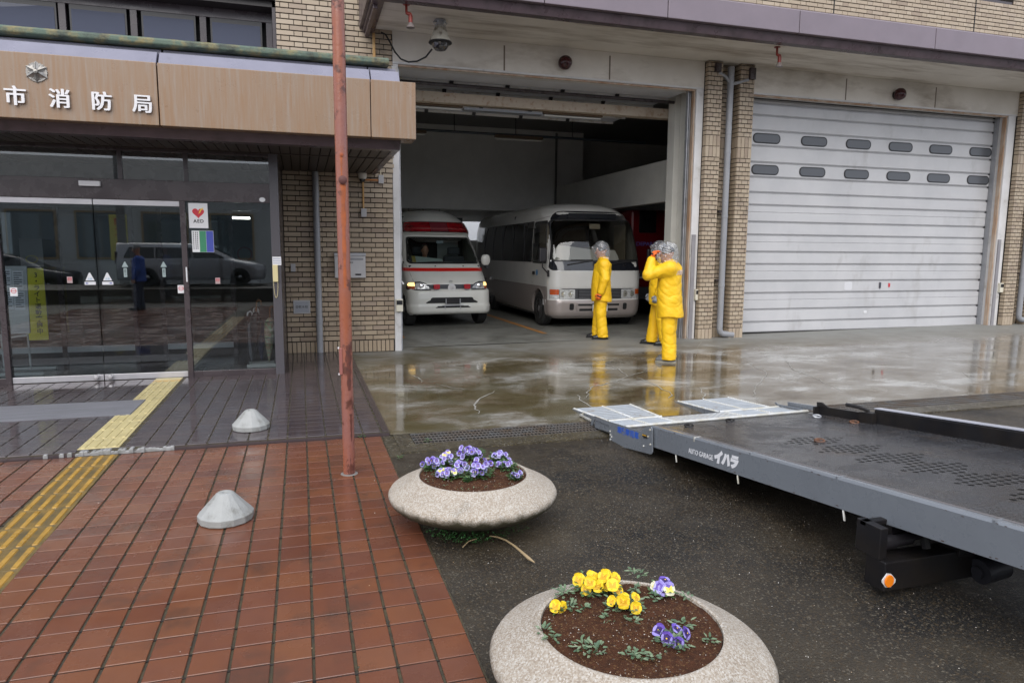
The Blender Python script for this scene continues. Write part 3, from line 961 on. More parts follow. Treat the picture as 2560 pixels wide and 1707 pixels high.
# ---- entrance canopy
b = MB()
b.prism([(8.46, 2.80), (8.40, 2.925), (8.62, 2.925), (8.62, 2.80)], -7, 1.165, 'x')
P_(b.build('canopy_trim', M_trim, bevel=.004))
for a, c in ((-7, -4.4), (-4.393, -1.383), (-1.372, .806), (.815, 1.325)):
    P_(MB().box(a, c, 8.25, 8.40, 2.90, 3.535).build('canopy_panel', M_bronze, bevel=.006))
P_(MB().box(1.18, 1.322, 8.41, 8.60, 2.90, 3.53).build('canopy_return', M_bronze, bevel=.004))
for a, c in ((-7, -4.4), (-4.39, -1.405), (-1.385, .822), (.835, 1.165)):
    P_(MB().prism([(8.36, 3.53), (8.50, 3.70), (8.74, 3.72), (8.74, 3.79), (9.0, 3.79), (9.0, 3.53)], a, c, 'x').build('canopy_flashing', M_lilac, bevel=.006))
P_(MB().prism([(8.66, 3.80), (8.63, 3.82), (8.63, 3.872), (8.69, 3.895), (8.92, 3.895), (8.92, 3.80)], -7, 1.075, 'x').build('copper_gutter', M_copper, bevel=.012))
P_(MB().box(-7, 1.10, 8.9, 11.2, 3.70, 3.78).build('canopy_roof', M_lilac))
P_(MB().box(1.08, 1.16, 8.62, 11.18, 2.80, 3.70).build('canopy_end', M_trim))
x = 1.07
while x > -7:
    P_(MB().box(x - .103, x, 8.62, 11.19 if x > -.25 else 11.19, 2.80, 2.815).build('soffit_board', M_soff)) if x > -4.4 else None
    x -= .1165
P_(MB().box(-7, 1.08, 8.62, 11.19, 2.825, 2.84).build('soffit_backing', M_blackr))
P_(MB().box(-7, 1.07, 9.25, 9.28, 2.79, 2.799).build('soffit_batten', M_soff))
for xa, xb, y in ((-2.55, -2.27, 10.3), (-1.18, -.90, 10.3), (-3.95, -3.67, 10.3)):
    P_(MB().box(xa, xb, y, y + 1.0, 2.79, 2.80).build('ceiling_panel', mat('grey_panel', (.09, .085, .08), .5)))
# ================================================================== ENTRANCE DOORS
DY = 9.33
M_rail = mat('satin_steel_rail', (.50, .49, .51), .32, metal=.5, c2=(.44, .43, .45), nscale=5)
b = MB()
b.box(-7, -.352, DY - .03, DY + .12, 2.195, 2.43)          # header
b.box(-7, -.352, DY - .015, DY + .05, 2.76, 2.80)
for x0, x1, z0, z1 in ((-3.335, -3.275, EZ - .02, 2.195), (-1.388, -1.326, EZ - .02, 2.195)):
    b.box(x0, x1, DY - .035, DY + .06, z0, z1)
for x in (-3.305, -2.01, -1.30): b.box(x - .025, x + .025, DY - .02, DY + .04, 2.43, 2.77)
b.box(-1.326, -.352, DY - .02, DY + .05, EZ - .02, .105)
b.box(-7, -3.335, DY - .02, DY + .05, EZ - .02, .105)
b.box(-6.2, -6.14, DY - .02, DY + .05, .1, 2.195)
P_(b.build('door_frame', M_dframe, bevel=.004))
P_(MB().box(-.352, -.245, DY - .05, DY + .07, EZ - .02, 2.80).build('corner_post', mat('slate_brown_post', (.075, .07, .078), .3), bevel=.005))
P_(MB().box(-.30, -.245, DY + .07, 11.2, EZ - .02, 2.80).build('lobby_side_wall', M_dframe))
for k, (a, c) in enumerate(((-3.272, -2.325), (-2.315, -1.392))):
    d = P_(MB().box(a, c, DY - .006, DY + .006, .10, 2.13).build('sliding_door', M_glass))
    o = MB().box(a, c, DY - .016, DY + .016, EZ + .004, .108).build('door_rail', M_rail, bevel=.003); P_(o, d)
    o = MB().box(a, c, DY - .016, DY + .016, 2.128, 2.192).build('door_rail', M_rail, bevel=.003); P_(o, d)
    hx = c - .07 if k == 0 else a + .07
    o = MB().lathe([(.006, -.0), (.012, .02), (.026, .03), (.030, .042), (.022, .055), (0, .058)], (0, 0, 0), 16, T=Matrix.Rotation(R(90), 4, 'X')).build('handle', M_alu, smooth=True)
    o.location = (hx, DY - .016, .085); P_(o, d)
o = P_(MB().box(-1.326, -.352, DY - .005, DY + .005, .105, 2.195).build('side_light', M_glass))
o = P_(MB().box(-6.14, -3.335, DY - .005, DY + .005, .105, 2.195).build('side_light', M_glass))
o = P_(MB().box(-7, -.352, DY, DY + .008, 2.43, 2.77).build('transom', M_glass))
P_(MB().box(-2.435, -2.215, DY - .075, DY - .031, 2.335, 2.395).build('door_sensor', M_paper, bevel=.006))
P_(MB().box(-1.352, -1.336, DY - .06, DY - .036, 1.22, 1.40).build('pull_bar', M_paper, bevel=.004))

def sign(name, label, cat, x, y, z, w_, h_, m, parts=(), th=.003):
    e = empty(name, (x, y, z), label=label, cat=cat)
    o = MB().box(-w_ / 2, w_ / 2, -th, 0, -h_ / 2, h_ / 2).build('sheet', m, e)
    return e
def onto(e, mb, name, m):
    return mb.build(name, m, e)
def seated(cx, cz, w_, h_, y, th=.001):
    return MB().box(cx - w_ / 2, cx + w_ / 2, y - th, y, cz - h_ / 2, cz + h_ / 2)
# AED notice
e = sign('notice', 'white AED notice with red heart inside the fixed glass pane', 'sign', -1.185, DY - .007, 2.024, .215, .30, M_paper)
hp = []
for k in range(40):
    t = 2 * math.pi * k / 40
    hp.append((.0042 * 16 * math.sin(t) ** 3 * 1.0, .0042 * (13 * math.cos(t) - 5 * math.cos(2 * t) - 2 * math.cos(3 * t) - math.cos(4 * t)) + .035))
MB().prism(hp, -.0045, -.0032, 'y').build('heart', M_redp, e)
M_yelp = mat('yellow_print', (.75, .52, .05), .5)
MB().prism([(.0, .02), (.015, .045), (.008, .045), (.03, .075), (.025, .08), (.06, .098), (.05, .07), (.04, .072), (.022, .04), (.03, .042)], -.0058, -.0047, 'y').build('bolt', M_yelp, e)
text('lettering', 'AED', .056, TF(0, -.0035, -.068), M_ink, e, .0006, .0016, space=1.15)
e = sign('notice', 'small white, green and blue notice below the AED notice', 'sign', -1.147, DY - .007, 1.712, .245, .26, M_paper)
M_grn = mat('green_print', (.03, .20, .10), .5); M_blu = mat('blue_print', (.04, .06, .32), .5)
onto(e, seated(.0, 0, .075, .255, -.0032), 'green_column', M_grn); onto(e, seated(.08, 0, .08, .255, -.0032), 'blue_column', M_blu)
mbt = MB()
for r_ in range(9):
    for x in (-.105, -.08, -.06): mbt.box(x - .005, x + .005, -.0042, -.0032, .10 - r_ * .024, .115 - r_ * .024)
onto(e, mbt, 'lettering', M_ink)
# stickers on the sliding doors
M_cy = mat('cyan_print', (.10, .33, .50), .5)
for k, x in enumerate((-2.40, -2.215)):
    e = empty('warning_sticker', (x, DY - .018, 1.25), label='white triangle warning sticker with arrow on the %s sliding door beside the middle gap' % ('left' if k == 0 else 'right'), cat='sticker')
    MB().prism([(-.048, -.01), (.048, -.01), (.006, .083), (-.006, .083)], -.001, 0, 'y').build('triangle', M_paper, e)
    text('lettering', '注意', .026, TF(0, -.0012, .008), M_cy, e, .0004)
    o = MB().box(-.058, .058, -.001, 0, -.06, -.024).build('arrow_panel', M_paper, e)
    MB().prism([(-.05, -.042), (-.03, -.03), (-.03, -.038), (-.018, -.038), (-.018, -.046), (-.03, -.046), (-.03, -.054)] if k == 0 else [(.05, -.042), (.03, -.03), (.03, -.038), (.018, -.038), (.018, -.046), (.03, -.046), (.03, -.054)], -.002, -.0011, 'y').build('arrow', M_blu, e)
for k, (x, z, lb) in enumerate(((-3.185, 1.115, 'white no smoking sticker low on the left edge of the left sliding door'), (-1.42, 1.13, 'white no smoking sticker on the right sliding door beside the mullion'),
                               (-2.61, 1.25, 'dull pink no smoking sticker on the left sliding door'), (-1.0, 1.23, 'dull pink no smoking sticker on the fixed pane under the notices'))):
    w_, h_ = ((.075, .10) if k < 2 else (.055, .075))
    e = sign('no_smoking_sticker', lb, 'sticker', x, DY - .018 if k != 3 else DY - .007, z, w_, h_, M_paper if k < 2 else mat('pink_sticker', (.36, .27, .27), .5), th=.001)
    ring = MB()
    n = 16
    for t in range(n):
        a0, a1 = 2 * math.pi * t / n, 2 * math.pi * (t + 1) / n
        ro, ri = w_ * .38, w_ * .30
        ring.add([(ro * math.cos(a0), -.0022, ro * math.sin(a0) + .01), (ro * math.cos(a1), -.0022, ro * math.sin(a1) + .01), (ri * math.cos(a1), -.0022, ri * math.sin(a1) + .01), (ri * math.cos(a0), -.0022, ri * math.sin(a0) + .01)], [(0, 1, 2, 3)])
    ring.box(-w_ * .3, w_ * .3, -.0024, -.002, .006, .013, T=Matrix.Rotation(R(0), 4, 'Y'))
    ring.build('prohibition_ring', M_redp, e)
for k, x in enumerate((-2.02, -1.60)):
    e = empty('door_sticker', (x, DY - .018, 1.40), label='faint %s triangle sticker with lettering strip beneath on the right sliding door, %s one' % ('white', 'left' if k == 0 else 'right'), cat='sticker')
    gm = mat('greyed_sticker', (.26, .32, .32), .6)
    MB().prism([(-.035, -.0), (.035, -.0), (.004, .065), (-.004, .065)], -.001, 0, 'y').build('triangle', gm, e)
    MB().box(-.018, .018, -.001, 0, -.12, -.012).build('strip', gm, e)
    text('lettering', '自\n動\nド\nア', .022, TF(0, -.0012, -.066), M_ink, e, .0004)
e = empty('door_disc', (-.44, DY - .032, 2.235), label='small white oval disc on the dark door header beside the corner post', cat='sticker')
MB().prism([(.036 * math.cos(t), .028 * math.sin(t)) for t in [2 * math.pi * k / 20 for k in range(20)]], -.004, 0, 'y').build('disc', M_paper, e)

# intercom handset on the post
e = empty('entry_phone', (-.315, DY - .05, 1.32), label='cream telephone handset with curly cord hanging on the dark corner post', cat='phone')
MB().box(-.032, .032, -.04, 0, -.105, .11).build('handset', M_cream, e, bevel=.008)
cord = []
for t in range(60):
    a = t / 59
    u = a * math.pi
    cx = .026 * math.cos(u) - .0 ; cz = -.105 - .2 * math.sin(u)
    cord.append((cx + .004 * math.cos(t * 1.9), -.012 + .004 * math.sin(t * 1.9), cz))
MB().tube(cord, .003, 5).build('cord', M_cream, e, smooth=True)
e2 = sign('notice', 'small white notice with lines of writing above the cream handset', 'sign', -.293, DY - .051, 1.478, .105, .105, M_paper)
mbt = MB()
for r_ in range(3):
    for c_ in range(7): mbt.box(-.044 + c_ * .013, -.035 + c_ * .013, -.0036, -.0031, .022 - r_ * .028, .032 - r_ * .028)
mbt.build('lettering', mat('blue_grey_print', (.18, .2, .32), .6), e2)

# ---------------- lobby seen through the glass
b = MB(); b.box(-7, -.30, 9.42, 16, -.05, EZ - .002)
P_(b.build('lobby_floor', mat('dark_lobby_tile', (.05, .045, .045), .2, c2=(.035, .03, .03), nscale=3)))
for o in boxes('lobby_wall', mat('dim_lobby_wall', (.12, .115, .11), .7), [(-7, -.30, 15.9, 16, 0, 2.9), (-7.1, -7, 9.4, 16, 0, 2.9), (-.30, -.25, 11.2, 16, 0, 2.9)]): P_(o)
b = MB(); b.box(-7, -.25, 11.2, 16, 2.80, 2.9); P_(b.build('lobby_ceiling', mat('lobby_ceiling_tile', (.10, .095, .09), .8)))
IY = 11.35
b = MB()
for x in (-6, -4.4, -3.30, -2.36, -1.98, -1.0, -.36): b.box(x - .03, x + .03, IY - .03, IY + .03, EZ, 2.25)
b.box(-7, -.3, IY - .03, IY + .05, 2.2, 2.8)
P_(b.build('inner_door_frame', M_dframe))
for a, c in ((-3.27, -2.39), (-1.95, -1.65), (-1.62, -1.02), (-4.37, -3.33)):
    o = P_(MB().box(a, c, IY - .005, IY + .005, .22, 2.2).build('inner_door', M_glass))
    P_(MB().box(a, c, IY - .018, IY + .018, .13, .215).build('door_rail', M_rail), o)
q0, q1 = PY(574, 542, 12.4), PY(624, 547, 12.4)
o = P_(MB().box(q0.x, q1.x, 12.4, 12.46, q0.z - .03, q0.z).build('lobby_lamp', M_tube))
# notice easel
e = empty('notice_easel', (-3.46, 10.2, EZ), label='grey notice board easel with pinned papers just inside the left sliding door', cat='notice board')
M_eas = mat('grey_enamel_tube', (.33, .34, .35), .45)
b = MB()
MB().box(-.21, .10, -.02, .0, .50, 1.36, T=Matrix.Rotation(R(-5), 4, 'X')).build('board', mat('pale_board', (.33, .34, .36), .5), e)
for k, (x, z) in enumerate(((-.13, 1.2), (.0, 1.18), (-.12, .93), (.01, .92))):
    p = MB().box(x - .06, x + .06, -.026, -.022, z - .12, z + .12, T=Matrix.Rotation(R(-5), 4, 'X')).build('paper', mat('pinned_paper', (.46, .47, .52), .6), e)
    l = MB()
    for r_ in range(7): l.box(x - .045, x + .045 - .03 * (r_ % 3 == 2), -.029, -.027, z + .085 - r_ * .028, z + .095 - r_ * .028, T=Matrix.Rotation(R(-5), 4, 'X'))
    l.build('lettering', M_ink, p)
b = MB()
for x in (-.20, .09): b.tube([(x, -.02, .5), (x, .0, .03)], .012)
b.tube([(-.2, -.02, .45), (.09, -.02, .48)], .012)
b.build('stand', M_eas, e)
for y in (-.22, .25): MB().box(-.30, .30, y - .02, y + .02, 0, .03).build('foot', M_eas, e)
# hanging yellow banner
M_yb = mat('yellow_banner_cloth', (.72, .66, .03), .6, c2=(.62, .56, .03), nscale=3)
e = empty('banner', (-3.49, 10.9, .86), label='tall yellow banner with black vertical Japanese lettering hung inside the entrance', cat='banner')
MB().box(-.13, .13, -.004, 0, -.49, .49).build('cloth', M_yb, e)
text('lettering', '3\n・\nラ\nイ\nト\n運\n動\n実\n施\n中', .078, TF(.035, -.0045, -.37 + .37), M_ink, e, .0005, .0015)
for q in e.children:
    if q.name.startswith('lettering'):
        me_ = q.data; zs_ = [v.co.z for v in me_.vertices]; c_ = (max(zs_) + min(zs_)) / 2; h_ = max(zs_) - min(zs_)
        for v in me_.vertices: v.co.z = (v.co.z - c_) * .84 / h_ + .01
l = MB()
for r_ in range(22): l.box(-.088, -.074, -.0055, -.0042, -.38 + r_ * .023, -.366 + r_ * .023)
l.build('small_lettering', M_ink, e)
e = empty('poster', (-3.485, 10.9, 1.56), label='pale grey poster with round yellow emblem hanging above the yellow banner', cat='poster')
MB().box(-.135, .135, -.004, 0, -.19, .19).build('sheet', mat('grey_poster', (.16, .16, .165), .6), e)
ring = MB()
for t in range(20):
    a0, a1 = 2 * math.pi * t / 20, 2 * math.pi * (t + 1) / 20
    ring.add([(.075 * math.cos(a0), -.0055, .055 * math.sin(a0) - .09), (.075 * math.cos(a1), -.0055, .055 * math.sin(a1) - .09), (.06 * math.cos(a1), -.0055, .042 * math.sin(a1) - .09), (.06 * math.cos(a0), -.0055, .042 * math.sin(a0) - .09)], [(0, 1, 2, 3)])
ring.build('emblem_ring', mat('dull_yellow', (.28, .25, .08), .6), e)
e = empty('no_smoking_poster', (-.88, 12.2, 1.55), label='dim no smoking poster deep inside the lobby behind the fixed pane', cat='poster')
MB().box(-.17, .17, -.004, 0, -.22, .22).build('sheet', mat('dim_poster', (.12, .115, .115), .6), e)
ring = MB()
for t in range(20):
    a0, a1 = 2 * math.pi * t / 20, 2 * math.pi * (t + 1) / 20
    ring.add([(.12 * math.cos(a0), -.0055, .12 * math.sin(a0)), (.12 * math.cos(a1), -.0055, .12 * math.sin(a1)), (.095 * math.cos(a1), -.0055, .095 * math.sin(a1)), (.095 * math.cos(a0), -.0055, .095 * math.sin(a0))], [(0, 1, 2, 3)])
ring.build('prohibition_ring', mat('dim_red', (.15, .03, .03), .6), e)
# umbrella stand and umbrellas
e = empty('umbrella_stand', (-.56, 9.98, EZ), label='low umbrella stand with white base inside the fixed pane by the corner post', cat='umbrella stand')
MB().box(-.18, .20, -.16, .16, .0, .05).build('base', mat('pale_stand', (.45, .43, .42), .5), e, bevel=.01)
b = MB()
for x in (-.16, .18):
    for y in (-.14, .14): b.tube([(x, y, .04), (x, y, .62)], .008)
for z in (.40, .62): b.tube([(-.16, -.14, z), (.18, -.14, z), (.18, .14, z), (-.16, .14, z), (-.16, -.14, z)], .007)
b.build('frame', M_black, e)
umb = [('black closed umbrella slanting in the stand with white handle band', (.01, .01, .012), (-.10, -.06, .10), (-.04, -.02, .80)),
       ('grey translucent closed umbrella standing at the left of the stand', (.16, .16, .18), (-.13, .02, .06), (-.10, .0, .66)),
       ('patterned closed umbrella in pink, cream and green in the stand', (.30, .20, .14), (.10, -.05, .06), (.13, -.03, .72)),
       ('dark navy closed umbrella at the back of the stand', (.02, .025, .07), (.0, .08, .06), (-.02, .06, .70))]
for k, (lb, cl, p0, p1) in enumerate(umb):
    u = empty('umbrella', (-.56, 9.98, EZ), label=lb, cat='umbrella')
    p0, p1 = Vector(p0), Vector(p1)
    mt_ = mat('umbrella_cloth', cl, .4, c2=(.25, .33, .2) if k == 2 else None, nscale=26, namt=(.5, .55))
    def L(t): return p0.lerp(p1, t)
    prof = [(0, .004), (.08, .018), (.3, .048), (.6, .072), (.82, .070), (.9, .032), (.93, .012)]
    b = MB(); b.tube([L(t) for t, _ in prof], [r_ for _, r_ in prof], 9); b.build('canopy', mt_, u)
    hk = [L(.93), L(1.0), L(1.12)]
    dvx = Vector((.05 * (-1) ** k, -.02, 0))
    hk += [L(1.16) + dvx * .5, L(1.13) + dvx * 1.1, L(1.06) + dvx * 1.2]
    MB().tube(hk, .011, 7).build('handle', mat('umbrella_handle', (.20, .08, .03) if k in (0, 2) else (.5, .5, .5), .3), u, smooth=True)

# ================================================================== EMBLEM AND LETTERS ON THE CANOPY
PYC = 8.25
for ch, xc in (('市', -2.659), ('消', -2.274), ('防', -1.901), ('局', -1.524)):
    o = text('canopy_letter', ch, .198, TF(xc, PYC - .022, 3.093), M_sig, None, .010, .0012)
    bm = bmesh.new()
    for dx, dz, dy in ((-.0045, 0, 0), (.0045, 0, .0006), (0, .001, .0012)):
        m2 = o.data.copy(); m2.transform(Matrix.Translation((dx, dy, dz))); bm.from_mesh(m2); bpy.data.meshes.remove(m2)
    bm.to_mesh(o.data); bm.free()
    P_(o)
em = MB()
def star(n, ro, ri, y0, y1, ph=0, tips=True):
    pts = []
    for k in range(n * 2):
        a = math.pi * k / n + ph
        r_ = ro if k % 2 == 0 else ri
        pts.append((r_ * math.cos(a), r_ * math.sin(a)))
    vs = [(0, y0, 0)] + [(x, y1, z) for x, z in pts]
    fs = [(0, 1 + k, 1 + (k + 1) % (2 * n)) for k in range(2 * n)]
    return vs, fs
vs, fs = star(6, .108, .070, -.035, -.004, R(90)); em.add(vs, fs)
vs, fs = star(24, .100, .086, -.020, -.003, R(7)); em.add(vs, fs)
vs, fs = star(6, .102, .018, -.045, -.010, R(90)); em.add(vs, fs)
em.prism([(.092 * math.cos(t), .092 * math.sin(t)) for t in [2 * math.pi * k / 24 for k in range(24)]], -.006, .0, 'y')
em.lathe([(.024, 0), (.02, .012), (0, .016)], (0, -.028, 0), 12, T=Matrix.Rotation(R(90), 4, 'X'))
o = em.build('emblem', mat('tarnished_emblem', (.30, .29, .27), .38, metal=.8, c2=(.16, .15, .14), nscale=30)); o.location = (-2.465, PYC - .005, 3.352); P_(o)

# ================================================================== FITTINGS ON THE WALL
# post box
e = empty('letter_box', (.73, FY - .002, 1.385), label='grey steel letter box with slot on the brick wall behind the red pole', cat='letter box')
MB().box(-.235, .235, -.12, 0, -.19, .16).build('body', M_boxg, e, bevel=.008)
MB().prism([(-.135, .15), (-.13, .195), (0, .195), (0, .15)], -.24, .24, 'x').build('lid', mat('grey_lid', (.30, .30, .31), .35), e, bevel=.004)
MB().box(-.12, .20, -.1235, -.1205, .085, .115).build('slot', mat('slot_grey', (.22, .22, .23), .3), e)
text('lettering', '新聞受', .032, TF(-.0, -.1215, .045), M_ink, e, .0004)
MB().box(.075, .165, -.124, -.1205, -.15, -.125).build('window', M_black, e)
MB().lathe([(.014, 0), (.012, .01), (0, .012)], (0, 0, 0), 10, T=Matrix.Translation((-.01, -.12, -.14)) @ Matrix.Rotation(R(90), 4, 'X')).build('lock', M_alu, e)
e = empty('meter_plate', (-.01, FY - .002, .745), label='grey square wall plate with black characters low on the brick wall by the downpipe', cat='wall plate')
MB().box(-.125, .125, -.014, 0, -.105, .105).build('frame', M_boxg, e, bevel=.004)
MB().box(-.105, .105, -.018, -.0145, -.085, .085).build('plate', mat('plate_grey', (.30, .31, .33), .35), e)
text('lettering', '◎軟水栓', .047, TF(0, -.0185, .0), M_ink, e, .0004)
e = empty('switch_cover', (-.12, FY - .002, 1.35), label='small blank grey switch cover on the brick wall beside the door post', cat='switch cover')
MB().box(-.035, .035, -.02, 0, -.06, .06).build('cover', M_boxg, e, bevel=.004)
# downpipe by the entrance
e = empty('downpipe', (.245, FY - .075, EZ), label='round grey downpipe on the brick wall between door post and letter box', cat='downpipe')
MB().tube([(0, 0, 0), (0, 0, 2.77)], .048, 16).build('pipe', M_pipe, e, smooth=True)
for z in (.45, 2.38): MB().tube([(0, 0, z), (0, 0, z + .09)], .053, 16).build('collar', M_pipe, e, smooth=True)
# cameras, conduits
e = empty('dome_camera', (.945, FY - .09, 2.80), label='small white dome security camera under the canopy at the brick wall', cat='camera')
MB().lathe([(.07, 0), (.07, -.02), (.062, -.07), (.05, -.085)], (0, 0, 0), 18).build('housing', mat('ivory_housing', (.55, .53, .48), .4), e, smooth=True)
MB().lathe([(.048, -.085), (.044, -.11), (.03, -.13), (0, -.138)], (0, 0, 0), 18).build('dome', mat('smoked_dome', (.015, .015, .018), .08), e, smooth=True)
e = empty('cable_conduit', (.96, FY - .01, 2.3), label='yellow ochre conduit dropping from the dome camera to a grey junction box', cat='conduit')
MB().box(-.012, .012, -.02, 0, -.03, .40).build('duct', M_cond, e); MB().box(-.012, .27, -.02, 0, .40, .424).build('duct', mat('orange_duct', (.48, .19, .05), .45), e)
MB().box(-.042, .042, -.045, 0, -.16, -.03).build('junction_box', M_boxg, e, bevel=.004)
MB().box(.235, .315, -.045, 0, .36, .49).build('junction_box', M_boxg, e, bevel=.004)
MB().box(.265, .28, -.02, 0, .49, .56).build('duct', mat('cream_duct', (.5, .44, .3), .45), e)
e = empty('cable_conduit', (1.163, FY - .01, 4.3), label='orange conduit on the brick wall running down into the copper gutter', cat='conduit')
MB().box(-.02, .02, -.025, 0, -.48, .60).build('duct', M_cond, e)
# hanging ptz camera
pc = PZ(640 + 1690 / 3.672, 190 / 3.672, 4.96)
e = empty('hanging_camera', (pc.x, pc.y, 4.96), label='large white hanging dome camera with black cable under the overhang', cat='camera')
b = MB()
b.lathe([(.085, 0), (.085, -.015), (.055, -.02), (.055, -.075), (.09, -.10)], (0, 0, 0), 16)
for k in range(6):
    a = k * math.pi / 3; b.tube([(.03 * math.cos(a), .03 * math.sin(a), -.01), (.105 * math.cos(a), .105 * math.sin(a), -.035), (.075 * math.cos(a), .075 * math.sin(a), -.07)], .008, 5)
b.build('bracket', M_steel, e)
MB().lathe([(.075, -.08), (.085, -.11), (.125, -.21), (.15, -.26), (.165, -.30), (.165, -.315), (.13, -.32)], (0, 0, 0), 28).build('shroud', mat('stained_ivory', (.46, .44, .38), .45, c2=(.40, .37, .30), nscale=6, dirt=(.10, .07, .045), dscale=8, dlev=(.55, .7)), e, smooth=True)
MB().lathe([(.168, -.302), (.172, -.32), (.155, -.33)], (0, 0, 0), 28).build('rim', M_black, e, smooth=True)
MB().lathe([(.13, -.32), (.118, -.37), (.075, -.42), (0, -.435)], (0, 0, 0), 24).build('dome', glass_mat('smoky_dome', (.35, .35, .38), .12), e, smooth=True)
MB().lathe([(.06, -.32), (.065, -.36), (.03, -.40), (0, -.405)], (0, 0, 0), 14).build('lens_ball', mat('grey_ball', (.10, .10, .13), .3), e, smooth=True)
cab = [(-.09, 0, -.02), (-.14, 0, -.05)]
a_ = PY(640 + 1160 / 3.672, 300 / 3.672, 11.18); A = Vector((pc.x, pc.y, 4.96))
pts = [(640 + 1615 / 3.672, 455 / 3.672), (640 + 1560 / 3.672, 525 / 3.672), (640 + 1480 / 3.672, 565 / 3.672), (640 + 1400 / 3.672, 572 / 3.672), (640 + 1330 / 3.672, 545 / 3.672), (640 + 1275 / 3.672, 480 / 3.672), (640 + 1230 / 3.672, 390 / 3.672), (640 + 1190 / 3.672, 320 / 3.672), (640 + 1150 / 3.672, 300 / 3.672)]
P3 = [PY(x, y, pc.y + (11.16 - pc.y) * (k / 8) ** .8) - A for k, (x, y) in enumerate(pts)]
MB().tube(P3, .013, 7).build('cable', M_rub, e, smooth=True)
# fire sprinkler heads (drop nozzles)
for px, py, lb in ((640 + 1380 / 3.672, 40 / 3.672, 'red pipe drop with bell nozzle under the soffit left of the hanging camera'), (1920 + 85 / 3.672, 435 / 3.672, 'red pipe drop with bell nozzle under the soffit over the closed shutter')):
    p = PZ(px, py, 4.965)
    e = empty('drop_nozzle', (p.x, p.y, 4.965), label=lb, cat='nozzle', group='red drop nozzles under the soffit')
    MB().tube([(0, 0, 0), (0, 0, -.01)], .05, 12).build('flange', M_redpipe, e)
    MB().tube([(0, 0, 0), (0, 0, -.10), (.0, 0, -.115), (.05, 0, -.13), (.055, 0, -.15), (.055, 0, -.24)], [.018, .018, .022, .028, .03, .028], 10).build('pipe', M_redpipe, e, smooth=True)
    MB().lathe([(.026, -.235), (.03, -.25), (.058, -.30), (.06, -.305)], (.055, 0, 0), 16).build('bell', mat('rusty_glass_bell', (.20, .17, .16), .3), e, smooth=True)
# beacons
for x, z, lb in ((4.255, 4.705, 'dark red round beacon on the beam above the open bay'), (11.18, 4.69, 'dark red round beacon on the beam above the closed shutter')):
    e = empty('beacon', (x, FY - .006, z), label=lb, cat='beacon', group='red beacons over the bays')
    MB().lathe([(.085, 0), (.085, .03), (.075, .035)], (0, 0, 0), 20, T=Matrix.Rotation(R(90), 4, 'X')).build('base', M_black, e, smooth=True)
    MB().lathe([(.08, .03), (.105, .05), (.115, .10), (.10, .155), (.055, .19), (0, .20)], (0, 0, 0), 24, T=Matrix.Rotation(R(90), 4, 'X')).build('lens', M_red, e, smooth=True)
# shutter controllers on the jambs
for x, z, y, lb in ((1.475, .75, 11.2, 'small cream shutter switch on the left jamb of the open bay'), (6.93, .86, 11.2, 'cream shutter switch box between the open bay and the brick pillar'), (14.33, .93, 11.2, 'cream shutter switch box at the right jamb of the closed shutter')):
    e = empty('shutter_switch', (x, y, z), label=lb, cat='switch', group='shutter switches on the jambs')
    MB().box(-.035, .075, -.06, 0, -.10, .10).build('body', mat('cream_box', (.60, .57, .47), .4), e, bevel=.006)
    MB().box(-.028, .068, -.064, -.061, .01, .08).build('display', M_black, e)
# downpipe on the pillar
def big_pipe(x, zb, lb, full=True):
    e = empty('downpipe', (x, FY - .06, zb), label=lb, cat='downpipe')
    pts = [(0, 0, 4.70 - zb), (0, 0, .17), (.01, 0, .11), (.06, -.0, .07), (.28, -.02, .045)]
    MB().tube(pts, .057, 16).build('pipe', M_pipe, e, smooth=True)
    for z in (.95, 2.2, 3.35): MB().tube([(0, 0, z), (0, 0, z + .05)], .062, 16).build('collar', M_pipe, e, smooth=True)
    for z in (1.05, 2.3): MB().box(-.10, .0, .02, .16, z, z + .025).build('bracket', M_dframe, e)
    b = MB()
    b.tube([(0, 0, 4.60 - zb), (-.12, -.02, 4.72 - zb), (-.27, -.03, 4.78 - zb)], .03, 9)
    b.tube([(0, 0, 4.60 - zb), (.14, -.02, 4.64 - zb), (.34, -.03, 4.70 - zb)], .03, 9)
    b.tube([(0, 0, 4.55 - zb), (0, 0, 4.9 - zb)], .06, 12)
    b.build('branch', M_pipe, e, smooth=True)
    b = MB()
    b.box(-.36, -.26, -.10, .05, 4.78 - zb, 4.92 - zb); b.box(.34, .45, -.10, .05, 4.70 - zb, 4.90 - zb)
    b.build('outlet_box', M_dframe, e)
big_pipe(7.43, .06, 'grey downpipe with branched top in the recess of the brick pillar')
big_pipe(14.90, .17, 'grey downpipe in the recess of the far right brick pillar')

# ================================================================== GARAGE INTERIOR
b = MB()
b.add([(1.2, 11.6, .004), (14.6, 11.6, .087), (14.6, 21.4, .087), (1.2, 21.4, .004)], [(0, 1, 2, 3)])
tag(b.build('garage_floor', M_gfloor), kind='structure')
def fz(x): return .004 + .0062 * (x - 1.2)
for pts, lb in (([(1229, 782), (1367, 834)], 'worn orange bay line on the garage floor between ambulance and minibus'), ([(998, 805), (1010, 845)], 'worn orange bay line at the left jamb of the garage')):
    a, c = PZ(*pts[0], .02), PZ(*pts[1], .02)
    if pts[0][0] > 1100: a, c = Vector((4.50, 18.5, 0)), Vector((4.56, 12.75, 0))
    else: a, c = Vector((1.80, 16, 0)), Vector((1.77, 12.85, 0))
    b = MB(); b.add([(a.x - .055, a.y, fz(a.x) + .004), (a.x + .055, a.y, fz(a.x) + .004), (c.x + .055, c.y, fz(c.x) + .004), (c.x - .055, c.y, fz(c.x) + .004)], [(0, 1, 2, 3)])
    tag(b.build('bay_line', M_line), lb, 'floor line')
